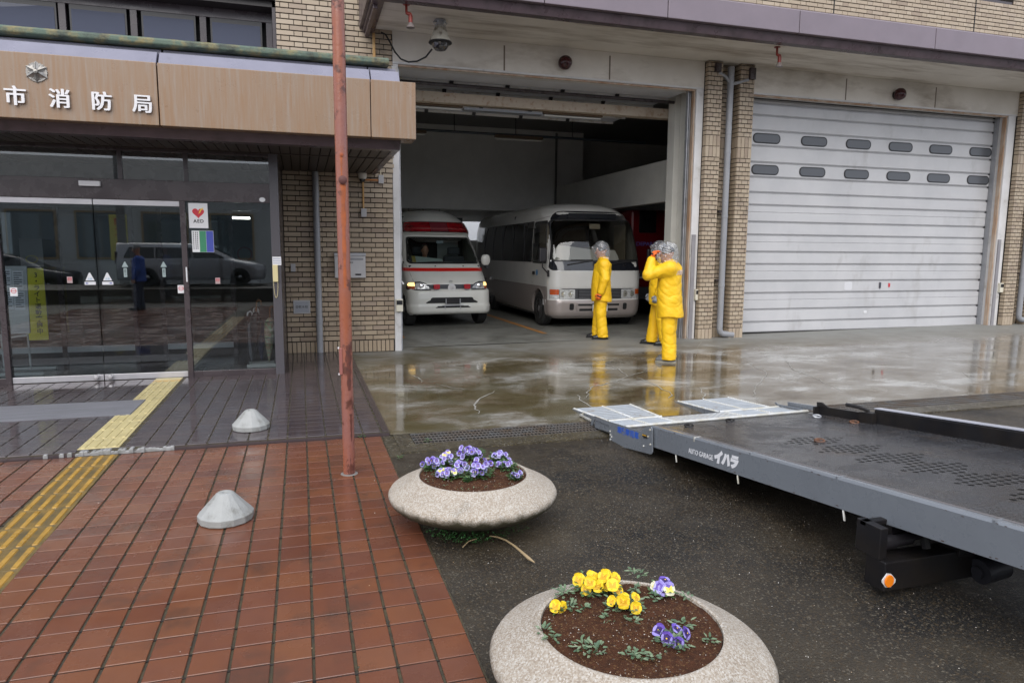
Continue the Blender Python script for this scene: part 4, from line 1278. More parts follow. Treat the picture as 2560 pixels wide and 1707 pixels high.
for o in boxes('garage_wall', M_inwall, [(1.18, 1.45, 11.52, 21.3, 0, 5.2), (14.5, 14.7, 11.6, 21.3, 0, 5.2), (7.0, 8.0, 11.6, 11.8, 4.4, 5.2), (1.18, 4.6, 21.3, 21.5, 0, 5.2), (4.6, 5.5, 21.3, 21.5, 2.56, 5.2), (4.6, 5.5, 21.3, 21.5, 0, 1.98), (5.5, 14.7, 21.3, 21.5, 0, 5.2)]): P_(o)
b = MB(); b.box(2.0, 8.3, 20.0, 20.2, 2.84, 5.2)
P_(b.build('hanging_wall', M_inwall))
b = MB(); b.box(1.2, 14.7, 11.4, 21.5, 5.2, 5.3)
P_(b.build('garage_ceiling', mat('dark_ceiling', (.22, .215, .21), .9)))
for o in boxes('inner_pier', M_inwall2, [(6.94, 7.10, 11.6, 11.99, 0.02, 5.19), (6.83, 7.41, 12.0, 12.25, .02, 5.19)]): P_(o)
b = MB(); b.box(7.42, 7.58, 12.25, 20.0, 2.70, 3.56)
P_(b.build('side_beam', M_inwall2))
b = MB(); b.box(1.45, 7.2, 12.3, 12.5, 4.19, 4.36)
P_(b.build('rusty_lintel', M_rust))
# rear opening onto bright yard
b = MB(); b.box(3.6, 6.2, 24, 24.1, 0, 4.2)
tag(b.build('yard_wall', mat('white_yard_wall', (.75, .76, .78), .7)), 'bright white yard wall glimpsed through the gap behind the ambulance', 'wall')
# raised sectional door under the ceiling
od = P_(MB().box(1.55, 6.75, 11.50, 14.6, 4.545, 4.56).build('raised_door', mat('grey_door_skin', (.5, .51, .53), .45)))
for k in range(5):
    y = 11.50 + k * .62
    P_(MB().box(1.56, 6.74, y, y + .60, 4.50, 4.543).build('door_panel', mat('grey_door_panel', (.62, .63, .67), .4, c2=(.54, .55, .58), nscale=2), bevel=.008), od)
    P_(MB().box(1.56, 6.74, y + .575, y + .60, 4.455, 4.50).build('stiffener', mat('pale_stiffener', (.72, .71, .69), .4, dirt=(.25, .17, .1), dscale=5), bevel=.003), od)
    for x in (2.55, 3.55, 4.58, 5.65):
        P_(MB().prism([(y + .52, 4.50), (y + .56, 4.44), (y + .64, 4.44), (y + .68, 4.50)], x - .035, x + .035, 'x').build('hinge', M_black), od)
P_(MB().tube([(1.5, 12.0, 4.42), (6.8, 12.0, 4.42)], .03, 8).build('spring_shaft', M_dframe), od)
# lamps and pipes
def lamp(xa, xb, y, z, lb, lit=False):
    e = empty('tube_lamp', ((xa + xb) / 2, y, z), label=lb, cat='lamp', group='fluorescent tube lamps in the garage')
    h = (xb - xa) / 2
    MB().prism([(-.06, .03), (-.03, .09), (.03, .09), (.06, .03)], -h, h, 'x').build('housing', mat('brown_housing', (.16, .11, .07), .5), e)
    MB().tube([(-h + .02, 0, .0), (h - .02, 0, .0)], .016, 8).build('tube', M_tubeoff, e, smooth=True)
lamp(4.37, 5.55, 12.5, 4.13, 'brown tube lamp hanging under the rusty lintel, right one')
lamp(1.65, 2.84, 12.5, 4.13, 'brown tube lamp under the rusty lintel, partly behind the canopy')
lamp(4.41, 5.59, 16, 4.24, 'black tube lamp hanging in the middle of the garage')
lamp(1.6, 2.8, 16, 4.24, 'tube lamp in the garage beyond the canopy corner')
b = MB(); b.box(2.86, 4.33, 12.42, 12.58, 4.12, 4.16)
P_(b.build('cable_tray', mat('grey_tray', (.20, .21, .23), .4)))
e = empty('water_pipe', (4.5, 16, 4.3), label='long dark pipe on hangers crossing the garage under the ceiling', cat='pipe')
MB().tube([(-3, 0, .04), (3.8, 0, .04)], .03, 9).build('pipe', mat('dark_pipe', (.035, .045, .055), .4), e, smooth=True)
for x in (-1.05, .42, 1.85): MB().tube([(x, 0, .04), (x, 0, .9)], .010, 5).build('hanger', M_black, e)
e = empty('pull_cord', (1.56, 11.33, 1.0), label='white door pull cord hanging along the left jamb of the bay', cat='cord')
MB().tube([(0, 0, 2.3), (0.0, 0, 1.5), (.012, 0, .9), (-.01, 0, .35), (0, 0, .15)], .006, 5).build('cord', mat('grey_cord', (.45, .45, .45), .6), e)
MB().tube([(-.01, 0, .13), (.03, 0, .08)], .016, 6).build('toggle', M_paper, e)
MB().tube([(7.38 - 1.56, 8.65, 4.2), (7.38 - 1.56, 8.65, 2.0)], .04, 8)
e = empty('drain_pipe', (7.40, 19.93, 2.84), label='thin vertical pipe on the hanging wall at the back of the garage', cat='pipe')
MB().tube([(0, 0, 0), (0, 0, 2.3)], .035, 8).build('pipe', mat('dim_pipe', (.12, .11, .10), .5), e)
# ================================================================== VEHICLES
class Shell:
    """body of revolution-free loft: horizontal slices, front face towards -y at y = yf(z)"""
    def __init__(s, tab, length):
        t = np.array(tab, float); s.t = t; s.L = length
    def p(s, z):
        return [float(np.interp(z, s.t[:, 0], s.t[:, k])) for k in (1, 2, 3, 4)]  # hw, yf, bulge, rc
    def front(s, x, z, off=0):
        hw, yf, bu, rc = s.p(z)
        a = min(abs(x), hw * .999)
        y = yf + bu * (a / hw) ** 2.2
        e = a - (hw - rc)
        if e > 0: y += rc * (1 - math.sqrt(max(0, 1 - (e / rc) ** 2)))
        return Vector((x, y - off, z))
    def side(s, sg):
        def f(y, z, off=0):
            hw, yf, bu, rc = s.p(z)
            return Vector((sg * (hw + off), y, z))
        return f
    def slice(s, z, nf=72, nr=5, ns=40):
        hw, yf, bu, rc = s.p(z)
        xs_ = []
        for k in range(nf + 1):
            u = -1 + 2 * k / nf
            xs_.append(hw * math.sin(u * math.pi / 2) if abs(u) > .999 else hw * (math.sin(u * math.pi / 2) * .55 + u * .45))
        pts = [s.front(x, z) for x in xs_]
        y0 = pts[-1].y
        for k in range(1, ns + 1): pts.append(Vector((hw, y0 + (s.L - .08 - y0) * k / ns, z)))
        pts.append(Vector((hw - .08, s.L, z)))
        pts.append(Vector((-hw + .08, s.L, z)))
        for k in range(ns, 0, -1): pts.append(Vector((-hw, y0 + (s.L - .08 - y0) * k / ns, z)))
        return pts
    def build(s, name, mats, parent, z0, z1, nz, matfn=None, hole=None):
        b = MB()
        n = None
        zs_ = [z0 + (z1 - z0) * i / nz for i in range(nz + 1)]
        rows = [s.slice(z) for z in zs_]
        n = len(rows[0])
        vs = [v for r_ in rows for v in r_]
        fs, ms = [], []
        for i in range(nz):
            for k in range(n):
                k2 = (k + 1) % n
                q = (i * n + k, i * n + k2, (i + 1) * n + k2, (i + 1) * n + k)
                c = (vs[q[0]] + vs[q[1]] + vs[q[2]] + vs[q[3]]) / 4
                if hole and hole(c): continue
                fs.append(q); ms.append(matfn(c) if matfn else 0)
        fs.append(tuple(nz * n + k for k in range(n))); ms.append(0)
        b.v = [tuple(v) for v in vs]; b.f = fs; b.m = ms
        return b.build(name, mats, parent, smooth=True, ang=50, fix=False)
def outl(x0, x1, z0, z1, r0=.05, r1=.05, tx0=0, tx1=0, n=6):
    """rounded quad, lower/upper corner radii r0/r1; the top edge is inset by tx0 (left) and tx1 (right)"""
    def corner(cx, cz, r_, a0): return [(cx + r_ * math.cos(R(a0 + 90 * k / n)), cz + r_ * math.sin(R(a0 + 90 * k / n))) for k in range(n + 1)]
    pts = corner(x1 - r0, z0 + r0, r0, -90)
    def line(a, c):
        m = min(24, max(3, int(math.hypot(a[0] - c[0], a[1] - c[1]) / .07)))
        return [(a[0] + (c[0] - a[0]) * k / m, a[1] + (c[1] - a[1]) * k / m) for k in range(1, m)]
    c2 = corner(x1 - tx1 - r1, z1 - r1, r1, 0)
    c3 = corner(x0 + tx0 + r1, z1 - r1, r1, 90)
    c4_ = corner(x0 + r0, z0 + r0, r0, 180)
    return pts + line(pts[-1], c2[0]) + c2 + line(c2[-1], c3[0]) + c3 + line(c3[-1], c4_[0]) + c4_ + line(c4_[-1], pts[0])
def patch(b, O, f, off=.004, rings=5, skirt=.012, mi=0):
    n = len(O)
    cx = sum(p[0] for p in O) / n; cz = sum(p[1] for p in O) / n
    vs = [f(p[0], p[1], off - skirt) for p in O]
    for k in range(rings):
        t = 1 - k / rings
        vs += [f(cx + (p[0] - cx) * t, cz + (p[1] - cz) * t, off) for p in O]
    vs.append(f(cx, cz, off))
    fs = []
    for k in range(rings):
        for i in range(n):
            j = (i + 1) % n
            fs.append((k * n + i, k * n + j, (k + 1) * n + j, (k + 1) * n + i))
    for i in range(n): fs.append((rings * n + i, rings * n + (i + 1) % n, (rings + 1) * n))
    return b.add(vs, fs, mi)
def ringp(b, O, I, f, off=.006, skirt=.015, mi=0):
    n = len(O)
    vs = [f(p[0], p[1], off - skirt) for p in O] + [f(p[0], p[1], off) for p in O] + \
         [f((p[0] + q[0]) / 2, (p[1] + q[1]) / 2, off) for p, q in zip(O, I)] + [f(p[0], p[1], off) for p in I] + [f(p[0], p[1], off - skirt * 2) for p in I]
    fs = []
    for k in range(4):
        for i in range(n):
            j = (i + 1) % n
            fs.append((k * n + i, k * n + j, (k + 1) * n + j, (k + 1) * n + i))
    return b.add(vs, fs, mi)
M_tyre = mat('tyre_rubber', (.016, .016, .016), .75, bump=.3, bscale=60)
M_rim = mat('dull_rim', (.34, .34, .35), .35, metal=.7)
M_lens = mat('clear_lamp_lens', (.74, .75, .74), .15, metal=.3, c2=(.45, .46, .46), nscale=20, sx=(1, 1, 2), bump=.5, bscale=50, coat=1, obj=True)
M_turn = mat('amber_lens', (.46, .075, .012), .2, coat=.6)
M_turnon = mat('lit_amber_lens', (.8, .45, .1), .3, emit=((1, .66, .22), 1.4))
M_dgrey = mat('dark_grey_plastic', (.045, .047, .052), .45)
M_wsglass = glass_mat('windscreen_glass', (.62, .68, .66), .07)
M_dkglass = mat('tinted_side_glass', (.010, .010, .010), .05, spec=.6)
def wheel(name, loc, r, w_, parent, side=-1, holes=6):
    e = MB()
    c = Matrix.Translation(loc) @ Matrix.Rotation(R(90), 4, 'Y')
    e.lathe([(r * .6, -w_ / 2), (r * .93, -w_ / 2), (r, -w_ / 2 + .03), (r, w_ / 2 - .03), (r * .93, w_ / 2), (r * .6, w_ / 2)], (0, 0, 0), 32, T=c)
    t = e.build(name, M_tyre, parent, smooth=True)
    e = MB()
    s_ = side
    e.lathe([(r * .61, s_ * w_ / 2 - .0), (r * .58, s_ * (w_ / 2 - .03)), (r * .40, s_ * (w_ / 2 - .06)), (r * .26, s_ * (w_ / 2 - .015)), (r * .16, s_ * (w_ / 2 + .005)), (0, s_ * (w_ / 2 + .02))], (0, 0, 0), 28, T=c)
    e.build('rim', M_rim, t, smooth=True)
    e = MB()
    for k in range(holes):
        a = 2 * math.pi * k / holes
        e.lathe([(.035, 0), (.0, 0.001)], (0, 0, 0), 8, T=c @ Matrix.Translation((r * .49 * math.cos(a), r * .49 * math.sin(a), s_ * (w_ / 2 - .028))))
    e.build('rim_hole', M_blackr, t)
    return t
def lettering(par, s, size, T, m, **k): return text('lettering', s, size, T, m, par, **k)

# ------------------------------------------------------------------ ambulance
M_aw = mat('white_enamel', (.66, .66, .61), .22, coat=.35, c2=(.62, .62, .575), nscale=2, obj=True)
M_ared = mat('red_stripe', (.60, .016, .012), .3, coat=.3)
amb = empty('ambulance', (3.06, 14.42, .018), R(3.6), 'white ambulance with red stripe and red roof light bar parked in the open bay', 'ambulance')
AT = [(.275, .84, .10, .02, .16), (.30, .895, .04, .05, .20), (.34, .91, .012, .06, .22), (.465, .915, 0, .06, .22), (.480, .905, .014, .06, .22), (.60, .905, .015, .06, .22), (.74, .905, .03, .07, .22),
      (.785, .905, .045, .08, .22), (.80, .90, .095, .10, .24), (.93, .895, .13, .12, .26), (.95, .89, .14, .13, .26), (1.05, .89, .22, .14, .26), (1.18, .885, .36, .14, .26), (1.32, .875, .54, .13, .24),
      (1.60, .845, .84, .12, .20), (1.93, .795, 1.19, .10, .18), (1.97, .79, 1.22, .10, .2), (2.0, .80, 1.10, .12, .3), (2.03, .80, 1.05, .14, .34), (2.10, .80, 1.12, .16, .34), (2.26, .775, 1.28, .2, .38), (2.36, .73, 1.42, .24, .45),
      (2.47, .63, 1.62, .3, .45), (2.54, .48, 1.85, .3, .35), (2.565, .3, 2.2, .2, .2)]
AS = Shell(AT, 5.2)
ws = outl(-.80, .80, 1.345, 1.915, .07, .07, .075, .075)
def ins(x, z, O):
    c = False
    n = len(O)
    for i in range(n):
        x1, z1 = O[i]; x2, z2 = O[(i + 1) % n]
        if (z1 > z) != (z2 > z) and x < (x2 - x1) * (z - z1) / (z2 - z1 + 1e-12) + x1: c = not c
    return c
def shrink(O, d, dz=None):
    n = len(O); cx = sum(p[0] for p in O) / n; cz = (min(p[1] for p in O) + max(p[1] for p in O)) / 2
    w2 = (max(p[0] for p in O) - min(p[0] for p in O)) / 2; h2 = (max(p[1] for p in O) - min(p[1] for p in O)) / 2
    dz = d if dz is None else dz
    return [(cx + (p[0] - cx) * (w2 - d) / w2, cz + (p[1] - cz) * (h2 - dz) / h2) for p in O]
WA = (.68, .33)     # front wheel centre y, z (ambulance)
def ahole(c):
    if c.y < 1.4 and abs(c.x) < .80 and ins(c.x, c.z, shrink(ws, .02)): return True
    return abs(c.x) > .8 and (c.y - WA[0]) ** 2 + (c.z - WA[1]) ** 2 < .38 ** 2
AS.build('body', [M_aw, M_ared], amb, .275, 2.565, 92, lambda c: 1 if 1.175 < c.z < 1.25 and False else 0, ahole)
b = MB(); b.box(-.80, .80, .35, 5, .35, .42); b.box(-.78, .78, 1.9, 1.95, .4, 2.4); b.build('cabin_shell', M_blackr, amb)
b = MB(); ringp(b, shrink(ws, -.012), shrink(ws, .022), AS.front, .005); b.build('windscreen_seal', M_rub, amb, smooth=True)
b = MB(); patch(b, ws, AS.front, .002, 8, .001); b.build('windscreen', M_wsglass, amb, smooth=True)
def strip(S, z0, z1, off, half):
    b = MB(); n = 96
    xs_ = [half * math.sin((-1 + 2 * k / n) * math.pi / 2) for k in range(n + 1)]
    vs = [S.front(x, z, off) for z in (z0, z1) for x in xs_]
    b.add(vs, [(k, k + 1, n + 2 + k, n + 1 + k) for k in range(n)]); return b
strip(AS, 1.178, 1.247, .006, .8835).build('stripe', M_ared, amb, smooth=True, fix=False)
for sg in (-1, 1):
    f = AS.side(sg); b = MB(); patch(b, outl(.72, 5.0, 1.178, 1.245, .003, .003), f, .004, 3, .003); b.build('stripe', M_ared, amb)
    b = MB(); patch(b, outl(1.0, 1.85, 1.36, 1.88, .05, .08, .34, .02), f, .006, 3, .01); b.build('side_window', M_dkglass, amb)
    b = MB(); patch(b, outl(2.2, 4.2, 1.45, 1.95, .05, .05), f, .006, 3, .01); b.build('side_window', M_dkglass, amb)
    n = 24
    b = MB()
    arc = [(WA[0] + .43 * math.cos(R(-12 + 204 * k / n)), WA[1] + .43 * math.sin(R(-12 + 204 * k / n))) for k in range(n + 1)]
    arc2 = [(WA[0] + .37 * math.cos(R(-12 + 204 * k / n)), WA[1] + .37 * math.sin(R(-12 + 204 * k / n))) for k in range(n + 1)]
    vs = [f(y, z, .012) for y, z in arc] + [f(y, z, .018) for y, z in arc2] + [f(y, z, -.06) for y, z in arc2]
    m_ = n + 1
    b.add(vs, [(k, k + 1, m_ + k + 1, m_ + k) for k in range(n)] + [(m_ + k, m_ + k + 1, 2 * m_ + k + 1, 2 * m_ + k) for k in range(n)])
    b.build('wheel_arch', M_aw, amb, smooth=True)
    wheel('wheel', (sg * .80, WA[0], .34), .335, .20, amb, sg)
    wheel('wheel', (sg * .80, 3.9, .34), .335, .20, amb, sg)
b = MB(); b.box(-.70, .70, .55, 5, .24, .34); b.build('underbody', M_blackr, amb)
# bumper openings
g = outl(-.57, .57, .515, .635, .02, .05, .10, .10)
b = MB(); patch(b, g, AS.front, .002, 3, .002); go = b.build('lower_grille', M_blackr, amb)
for k in range(4):
    z = .535 + k * .024; h = .50 - .10 * max(0, (z - .56) / .08)
    b = MB(); b.tube([AS.front(x, z, .008) for x in np.linspace(-h, h, 9)], .004, 5); b.build('bar', M_dgrey, go)
b = MB(); ringp(b, shrink(g, -.012), shrink(g, -.001), AS.front, .006, .006); b.build('grille_surround', M_aw, amb, smooth=True)
b = MB(); patch(b, outl(-.37, .40, .415, .455, .008, .015, .04, .04), AS.front, .003, 3, .002); b.build('air_slot', M_blackr, amb)
b = MB(); b.box(-.165, .165, -.03, -.005, .50, .61); b.build('number_plate_recess', M_black, amb)
b = MB()
for x in (-.155, .155): b.box(x - .01, x + .01, -.045, -.028, .50, .61)
b.box(-.235, .235, -.03, -.008, .46, .474)
for x in (-.17, .17): b.box(x - .006, x + .006, -.022, -.006, .39, .46)
b.build('plate_bracket', M_steel, amb)
b = MB(); patch(b, outl(-.60, .60, .80, .905, .01, .02, -.06, -.06), AS.front, .004, 4, .004); gr = b.build('grille', M_dgrey, amb, smooth=True)
for z in (.83, .875):
    b = MB(); b.tube([AS.front(x, z, .012) for x in np.linspace(-.56, .56, 13)], .010, 6); b.build('bar', mat('grille_bar', (.09, .095, .11), .3), gr, smooth=True)
def hl(sg):
    pts = [(.90, .80), (.90, .865), (.875, .93), (.80, .952), (.66, .955), (.58, .935), (.50, .895), (.46, .845), (.455, .80)]
    return [(sg * x, z) for x, z in (pts if sg > 0 else pts)]
def dens(O, m=3):
    out = []
    for i in range(len(O)):
        a, c = O[i], O[(i + 1) % len(O)]
        out += [(a[0] + (c[0] - a[0]) * k / m, a[1] + (c[1] - a[1]) * k / m) for k in range(m)]
    return out
for sg in (-1, 1):
    O = dens(hl(sg))
    b = MB(); patch(b, shrink(O, -.012), AS.front, .002, 4, .004); h = b.build('headlight', M_black, amb, smooth=True)
    In = dens([(sg * x, z) for x, z in ((.75, .812), (.75, .935), (.66, .942), (.585, .922), (.51, .885), (.475, .84), (.47, .812))])
    b = MB(); patch(b, In, AS.front, .007, 5, .006); b.build('lens', M_lens, h, smooth=True)
    b = MB(); b.lathe([(.055, 0), (.05, -.004), (.02, .012), (0, .014)], AS.front(sg * .635, .875, .02), 16, T=Matrix.Rotation(R(90), 4, 'X')); b.build('reflector', mat('lamp_reflector', (.85, .85, .85), .12, metal=.9), h, smooth=True)
    T1 = dens([(sg * x, z) for x, z in ((.895, .87), (.87, .93), (.82, .942), (.768, .945), (.768, .87))])
    b = MB(); patch(b, T1, AS.front, .007, 4, .006); b.build('turn_signal', M_turnon, h, smooth=True)
    T2 = dens([(sg * x, z) for x, z in ((.897, .808), (.897, .862), (.768, .862), (.768, .808))])
    b = MB(); patch(b, T2, AS.front, .007, 4, .006); b.build('turn_signal', M_turn, h, smooth=True)
# red auxiliary lamps, siren emblem, badge
for sg in (-1, 1):
    c = AS.front(sg * .335, .86)
    b = MB(); b.prism(prect(c.x, .862, .063, .052, .018), c.y - .11, c.y - .02); l = b.build('auxiliary_lamp', mat('red_lamp', (.55, .015, .03), .25, coat=.6), amb, bevel=.006)
    b = MB()
    for k in range(5): b.box(c.x - .05, c.x + .05, c.y - .113, c.y - .109, .825 + k * .018, .829 + k * .018)
    b.build('rib', mat('dark_red_rib', (.12, .005, .008), .3), l)
    b = MB(); b.box(c.x - .045, c.x + .045, c.y - .07, c.y - .03, .79, .812); b.tube([(c.x, c.y - .05, .77), (c.x, c.y - .05, .80)], .012); b.build('lamp_bracket', M_steel, l)
b = MB()
c = AS.front(0, .82)
b.lathe([(.085, 0), (.088, .012), (.08, .02)], (0, c.y - .02, .835), 28, T=Matrix.Rotation(R(90), 4, 'X'))
for k in range(12):
    a = math.pi * k / 6
    b.add([(0, c.y - .06, .835), (.08 * math.cos(a), c.y - .04, .835 + .08 * math.sin(a)), (.04 * math.cos(a + .26), c.y - .042, .835 + .04 * math.sin(a + .26)), (.04 * math.cos(a - .26), c.y - .042, .835 + .04 * math.sin(a - .26))], [(0, 1, 2), (0, 1, 3)])
b.build('emblem', mat('chrome_emblem', (.85, .85, .86), .25, metal=.35), amb)
b = MB()
for rx, rz_, cx in ((.042, .022, 0), (.013, .021, 0), (.03, .010, 0)):
    P = [AS.front(cx + rx * math.cos(t), .965 + rz_ * math.sin(t), .006) for t in [2 * math.pi * k / 24 for k in range(25)]]
    b.tube(P, .0022, 4, False)
b.build('badge', mat('badge_metal', (.25, .25, .25), .3, metal=.8), amb)
b = MB()
for sg in (-1, 1): b.tube([AS.front(sg * .84, 1.32, .003), AS.front(sg * .80, 1.1, .003), AS.front(sg * .775, .96, .003)], .003, 4)
b.build('bonnet_gap', M_black, amb)
for x in (-.25, .38):
    b = MB(); q = AS.front(x, 1.285, .01); b.lathe([(.014, -.01), (.012, .01), (0, .018)], q, 8); b.build('washer_nozzle', M_black, amb)
b = MB(); b.tube([AS.front(-.62, 1.355, .02), AS.front(-.2, 1.38, .02), AS.front(.05, 1.385, .02)], .008, 5); b.tube([AS.front(.05, 1.355, .02), AS.front(.45, 1.38, .02), AS.front(.70, 1.37, .02)], .008, 5)
b.build('wiper', M_rub, amb)
# roof light bar
lb = [outl(-.755, -.20, 2.045, 2.255, .02, .02, .03, 0), outl(-.19, .19, 2.045, 2.255, .008, .008), outl(.20, .755, 2.045, 2.255, .02, .02, 0, .03)]
M_lb1 = mat('red_lens', (.30, .006, .012), .12, coat=1, c2=(.14, .002, .006), nscale=8, namt=(.48, .6), obj=True, sx=(.5, 1, 2.5))
M_lb2 = mat('muted_red_lens', (.16, .02, .03), .3, coat=.5)
b = MB(); patch(b, outl(-.77, .77, 2.03, 2.27, .02, .03, .04, .04), AS.front, .02, 4, .03); bar = b.build('light_bar', M_black, amb, smooth=True)
for O, m_ in zip(lb, (M_lb1, M_lb2, M_lb1)):
    b = MB(); patch(b, O, AS.front, .05, 5, .035); b.build('lens', m_, bar, smooth=True)
b = MB()
for z in (2.10, 2.115):
    b.tube([AS.front(x, z, .055) for x in np.linspace(-.72, .72, 15)], .002, 4)
b.build('lens_rib', mat('pale_red_rib', (.5, .12, .10), .2), bar)
# mirrors
for sg in (-1, 1):
    c = Vector((sg * 1.0, .80, 1.43))
    b = MB(); b.lathe([(0, -.13), (.05, -.125), (.085, -.08), (.095, 0), (.085, .07), (.05, .105), (0, .11)], c, 14, T=Matrix.Diagonal((1.15, .55, 1, 1)))
    mo = b.build('mirror', M_aw, amb, smooth=True)
    b = MB(); b.tube([c + Vector((-sg * .10, .03, -.06)), (sg * .87, .86, 1.36)], .02, 6); b.build('arm', M_black, mo)
    if sg > 0:
        b = MB(); b.lathe([(0, -.05), (.05, -.04), (.06, 0), (.05, .04), (0, .05)], (1.06, .9, 1.28), 10); b.build('blind_spot_mirror', M_dgrey, mo, smooth=True)
        b = MB(); b.lathe([(0, -.04), (.05, -.03), (.055, 0), (.04, .03), (0, .04)], (.99, .42, 1.02), 10); b.build('blind_spot_mirror', M_dgrey, mo, smooth=True)
for x in (-.4, -.05, .35): MB().tube([(x, 2.4, 2.49), (x, 2.45, 2.62)], .006, 4).build('antenna', M_black, amb)
# cabin
M_seat = mat('dark_seat_cloth', (.045, .05, .06), .8)
for x in (-.40, .42):
    b = MB(); b.box(x - .24, x + .24, 1.35, 1.5, .9, 1.50); b.box(x - .24, x + .24, 1.0, 1.5, .8, .95)
    b.box(x - .14, x + .14, 1.38, 1.48, 1.53, 1.70)
    b.build('seat', M_seat, amb, bevel=.03)
b = MB(); b.prism([(.62, 1.15), (.62, 1.30), (.95, 1.32), (1.05, 1.15)], -.80, .80, 'x'); b.build('dashboard', mat('grey_dashboard', (.05, .055, .06), .7), amb, bevel=.02)
b = MB(); b.box(.12, .62, 1.75, 1.78, 1.25, 1.85); b.build('bulkhead_panel', mat('pale_bulkhead', (.30, .31, .30), .6), amb)
b = MB(); b.box(-.05, .10, 1.15, 1.17, 1.78, 1.84); b.build('mirror', mat('mirror_glass', (.4, .45, .5), .1, metal=.8), amb)
b = MB(); b.add([AS.front(-.66, 1.37, -.06), AS.front(-.02, 1.375, -.07), AS.front(-.02, 1.435, -.13), AS.front(-.64, 1.50, -.13)], [(0, 1, 2, 3)]); b.build('dashboard_board', mat('pale_card', (.50, .58, .56), .6), amb)
b = MB(); b.add([AS.front(-.70, 1.37, -.05), AS.front(-.62, 1.37, -.05), AS.front(-.60, 1.50, -.12), AS.front(-.68, 1.50, -.12)], [(0, 1, 2, 3)]); b.build('dashboard_tab', mat('ochre_card', (.45, .36, .10), .6), amb)

# ------------------------------------------------------------------ minibus
M_bw = mat('cream_white_enamel', (.58, .575, .55), .22, coat=.4, c2=(.54, .535, .51), nscale=2, obj=True)
M_bt = mat('taupe_enamel', (.33, .29, .27), .26, coat=.4, metal=.2)
bus = empty('minibus', (6.02, 13.46, .028), R(-.6), 'cream minibus with taupe lower body and wide black windscreen parked beside the ambulance', 'minibus')
BT = [(.20, .95, .16, .06, .18), (.26, 1.02, .07, .07, .22), (.34, 1.05, .03, .08, .25), (.50, 1.06, .01, .09, .25), (.585, 1.06, .02, .09, .25), (.60, 1.06, .05, .09, .22), (.83, 1.06, .05, .09, .22), (.845, 1.065, .03, .09, .24),
      (1.20, 1.07, .04, .11, .24), (1.40, 1.07, .075, .12, .26), (1.80, 1.06, .18, .14, .28), (2.10, 1.04, .29, .16, .30), (2.28, 1.01, .38, .19, .34), (2.42, .965, .50, .22, .40), (2.54, .89, .68, .26, .45), (2.63, .75, .94, .3, .45),
      (2.68, .56, 1.3, .3, .4), (2.70, .3, 1.9, .2, .2)]
BS = Shell(BT, 6.9)
outer = outl(-1.045, 1.045, 1.215, 2.47, .07, .30, .12, .12)
bws = outl(-1.00, 1.00, 1.405, 2.285, .05, .12, .045, .045)
WB = (.88, .38)
bdoor = outl(.40, 1.30, 1.37, 2.24, .04, .06, .06, .02)
def bhole(c):
    if c.y < .9 and abs(c.x) < 1.0 and ins(c.x, c.z, shrink(bws, .02)): return True
    if c.x < -.95 and ins(c.y, c.z, shrink(bdoor, .02)) and c.y > .42: return True
    return abs(c.x) > .9 and (c.y - WB[0]) ** 2 + (c.z - WB[1]) ** 2 < .43 ** 2
def bmat(c):
    # taupe below a line that steps down towards the front of the side
    lim = .60 if c.y < .32 else (.86 if c.y > 1.9 else .86)
    return 1 if c.z < lim else 0
BS.build('body', [M_bw, M_bt], bus, .20, 2.70, 90, bmat, bhole)
b = MB(); b.box(-.98, .98, .3, 6.6, .25, .5); b.box(-.98, .98, 3.0, 3.05, .5, 2.45); b.build('cabin_shell', M_blackr, bus)
b = MB(); ringp(b, outer, shrink(bws, .0), BS.front, .011, .012); b.build('windscreen_surround', mat('gloss_black', (.012, .013, .017), .08, coat=.5), bus, smooth=True)
b = MB(); ringp(b, shrink(bws, -.006), shrink(bws, .025), BS.front, .014, .006); b.build('windscreen_seal', M_rub, bus, smooth=True)
b = MB(); patch(b, bws, BS.front, .003, 8, .001); b.build('windscreen', glass_mat('bus_screen_glass', (.50, .50, .47), .055), bus, smooth=True)
b = MB(); patch(b, outl(-.56, .62, 2.325, 2.425, .02, .02, .03, .03), BS.front, .014, 3, .004); b.build('destination_window', mat('dark_smoked', (.02, .022, .026), .1), bus, smooth=True)
# lights band
b = MB(); patch(b, outl(-1.035, 1.035, .60, .835, .02, .02), BS.front, .004, 6, .006); b.build('lamp_band', M_dgrey, bus, smooth=True)
b = MB(); patch(b, outl(-.46, .50, .625, .815, .01, .01), BS.front, .010, 4, .006); gr = b.build('grille', M_black, bus)
for k in range(6):
    z = .64 + k * .031
    b = MB(); b.tube([BS.front(x, z, .022) for x in np.linspace(-.45, .49, 5)], .008, 5); b.build('bar', mat('grey_bar', (.11, .115, .125), .4), gr)
for sg in (-1, 1):
    b = MB(); patch(b, outl(*( (.53, .86) if sg > 0 else (-.86, -.53)), .62, .818, .015, .015), BS.front, .008, 4, .008); h = b.build('headlight', M_lens, bus, smooth=True)
    for x in (.61, .775):
        q = BS.front(sg * x, .72, .010); b = MB(); b.lathe([(.07, 0), (.06, -.004), (.02, .004), (0, .006)], q, 16, T=Matrix.Rotation(R(90), 4, 'X')); b.build('reflector', mat('lamp_bowl', (.75, .74, .66), .15, metal=.8), h, smooth=True)
    b = MB(); patch(b, outl(*((.875, 1.03) if sg > 0 else (-1.03, -.875)), .62, .70, .01, .01), BS.front, .008, 4, .008); t = b.build('turn_signal', M_lens, bus, smooth=True)
    b = MB(); patch(b, outl(*((.875, 1.03) if sg > 0 else (-1.03, -.875)), .705, .818, .01, .01), BS.front, .008, 4, .008); b.build('lens', M_turn, t, smooth=True)
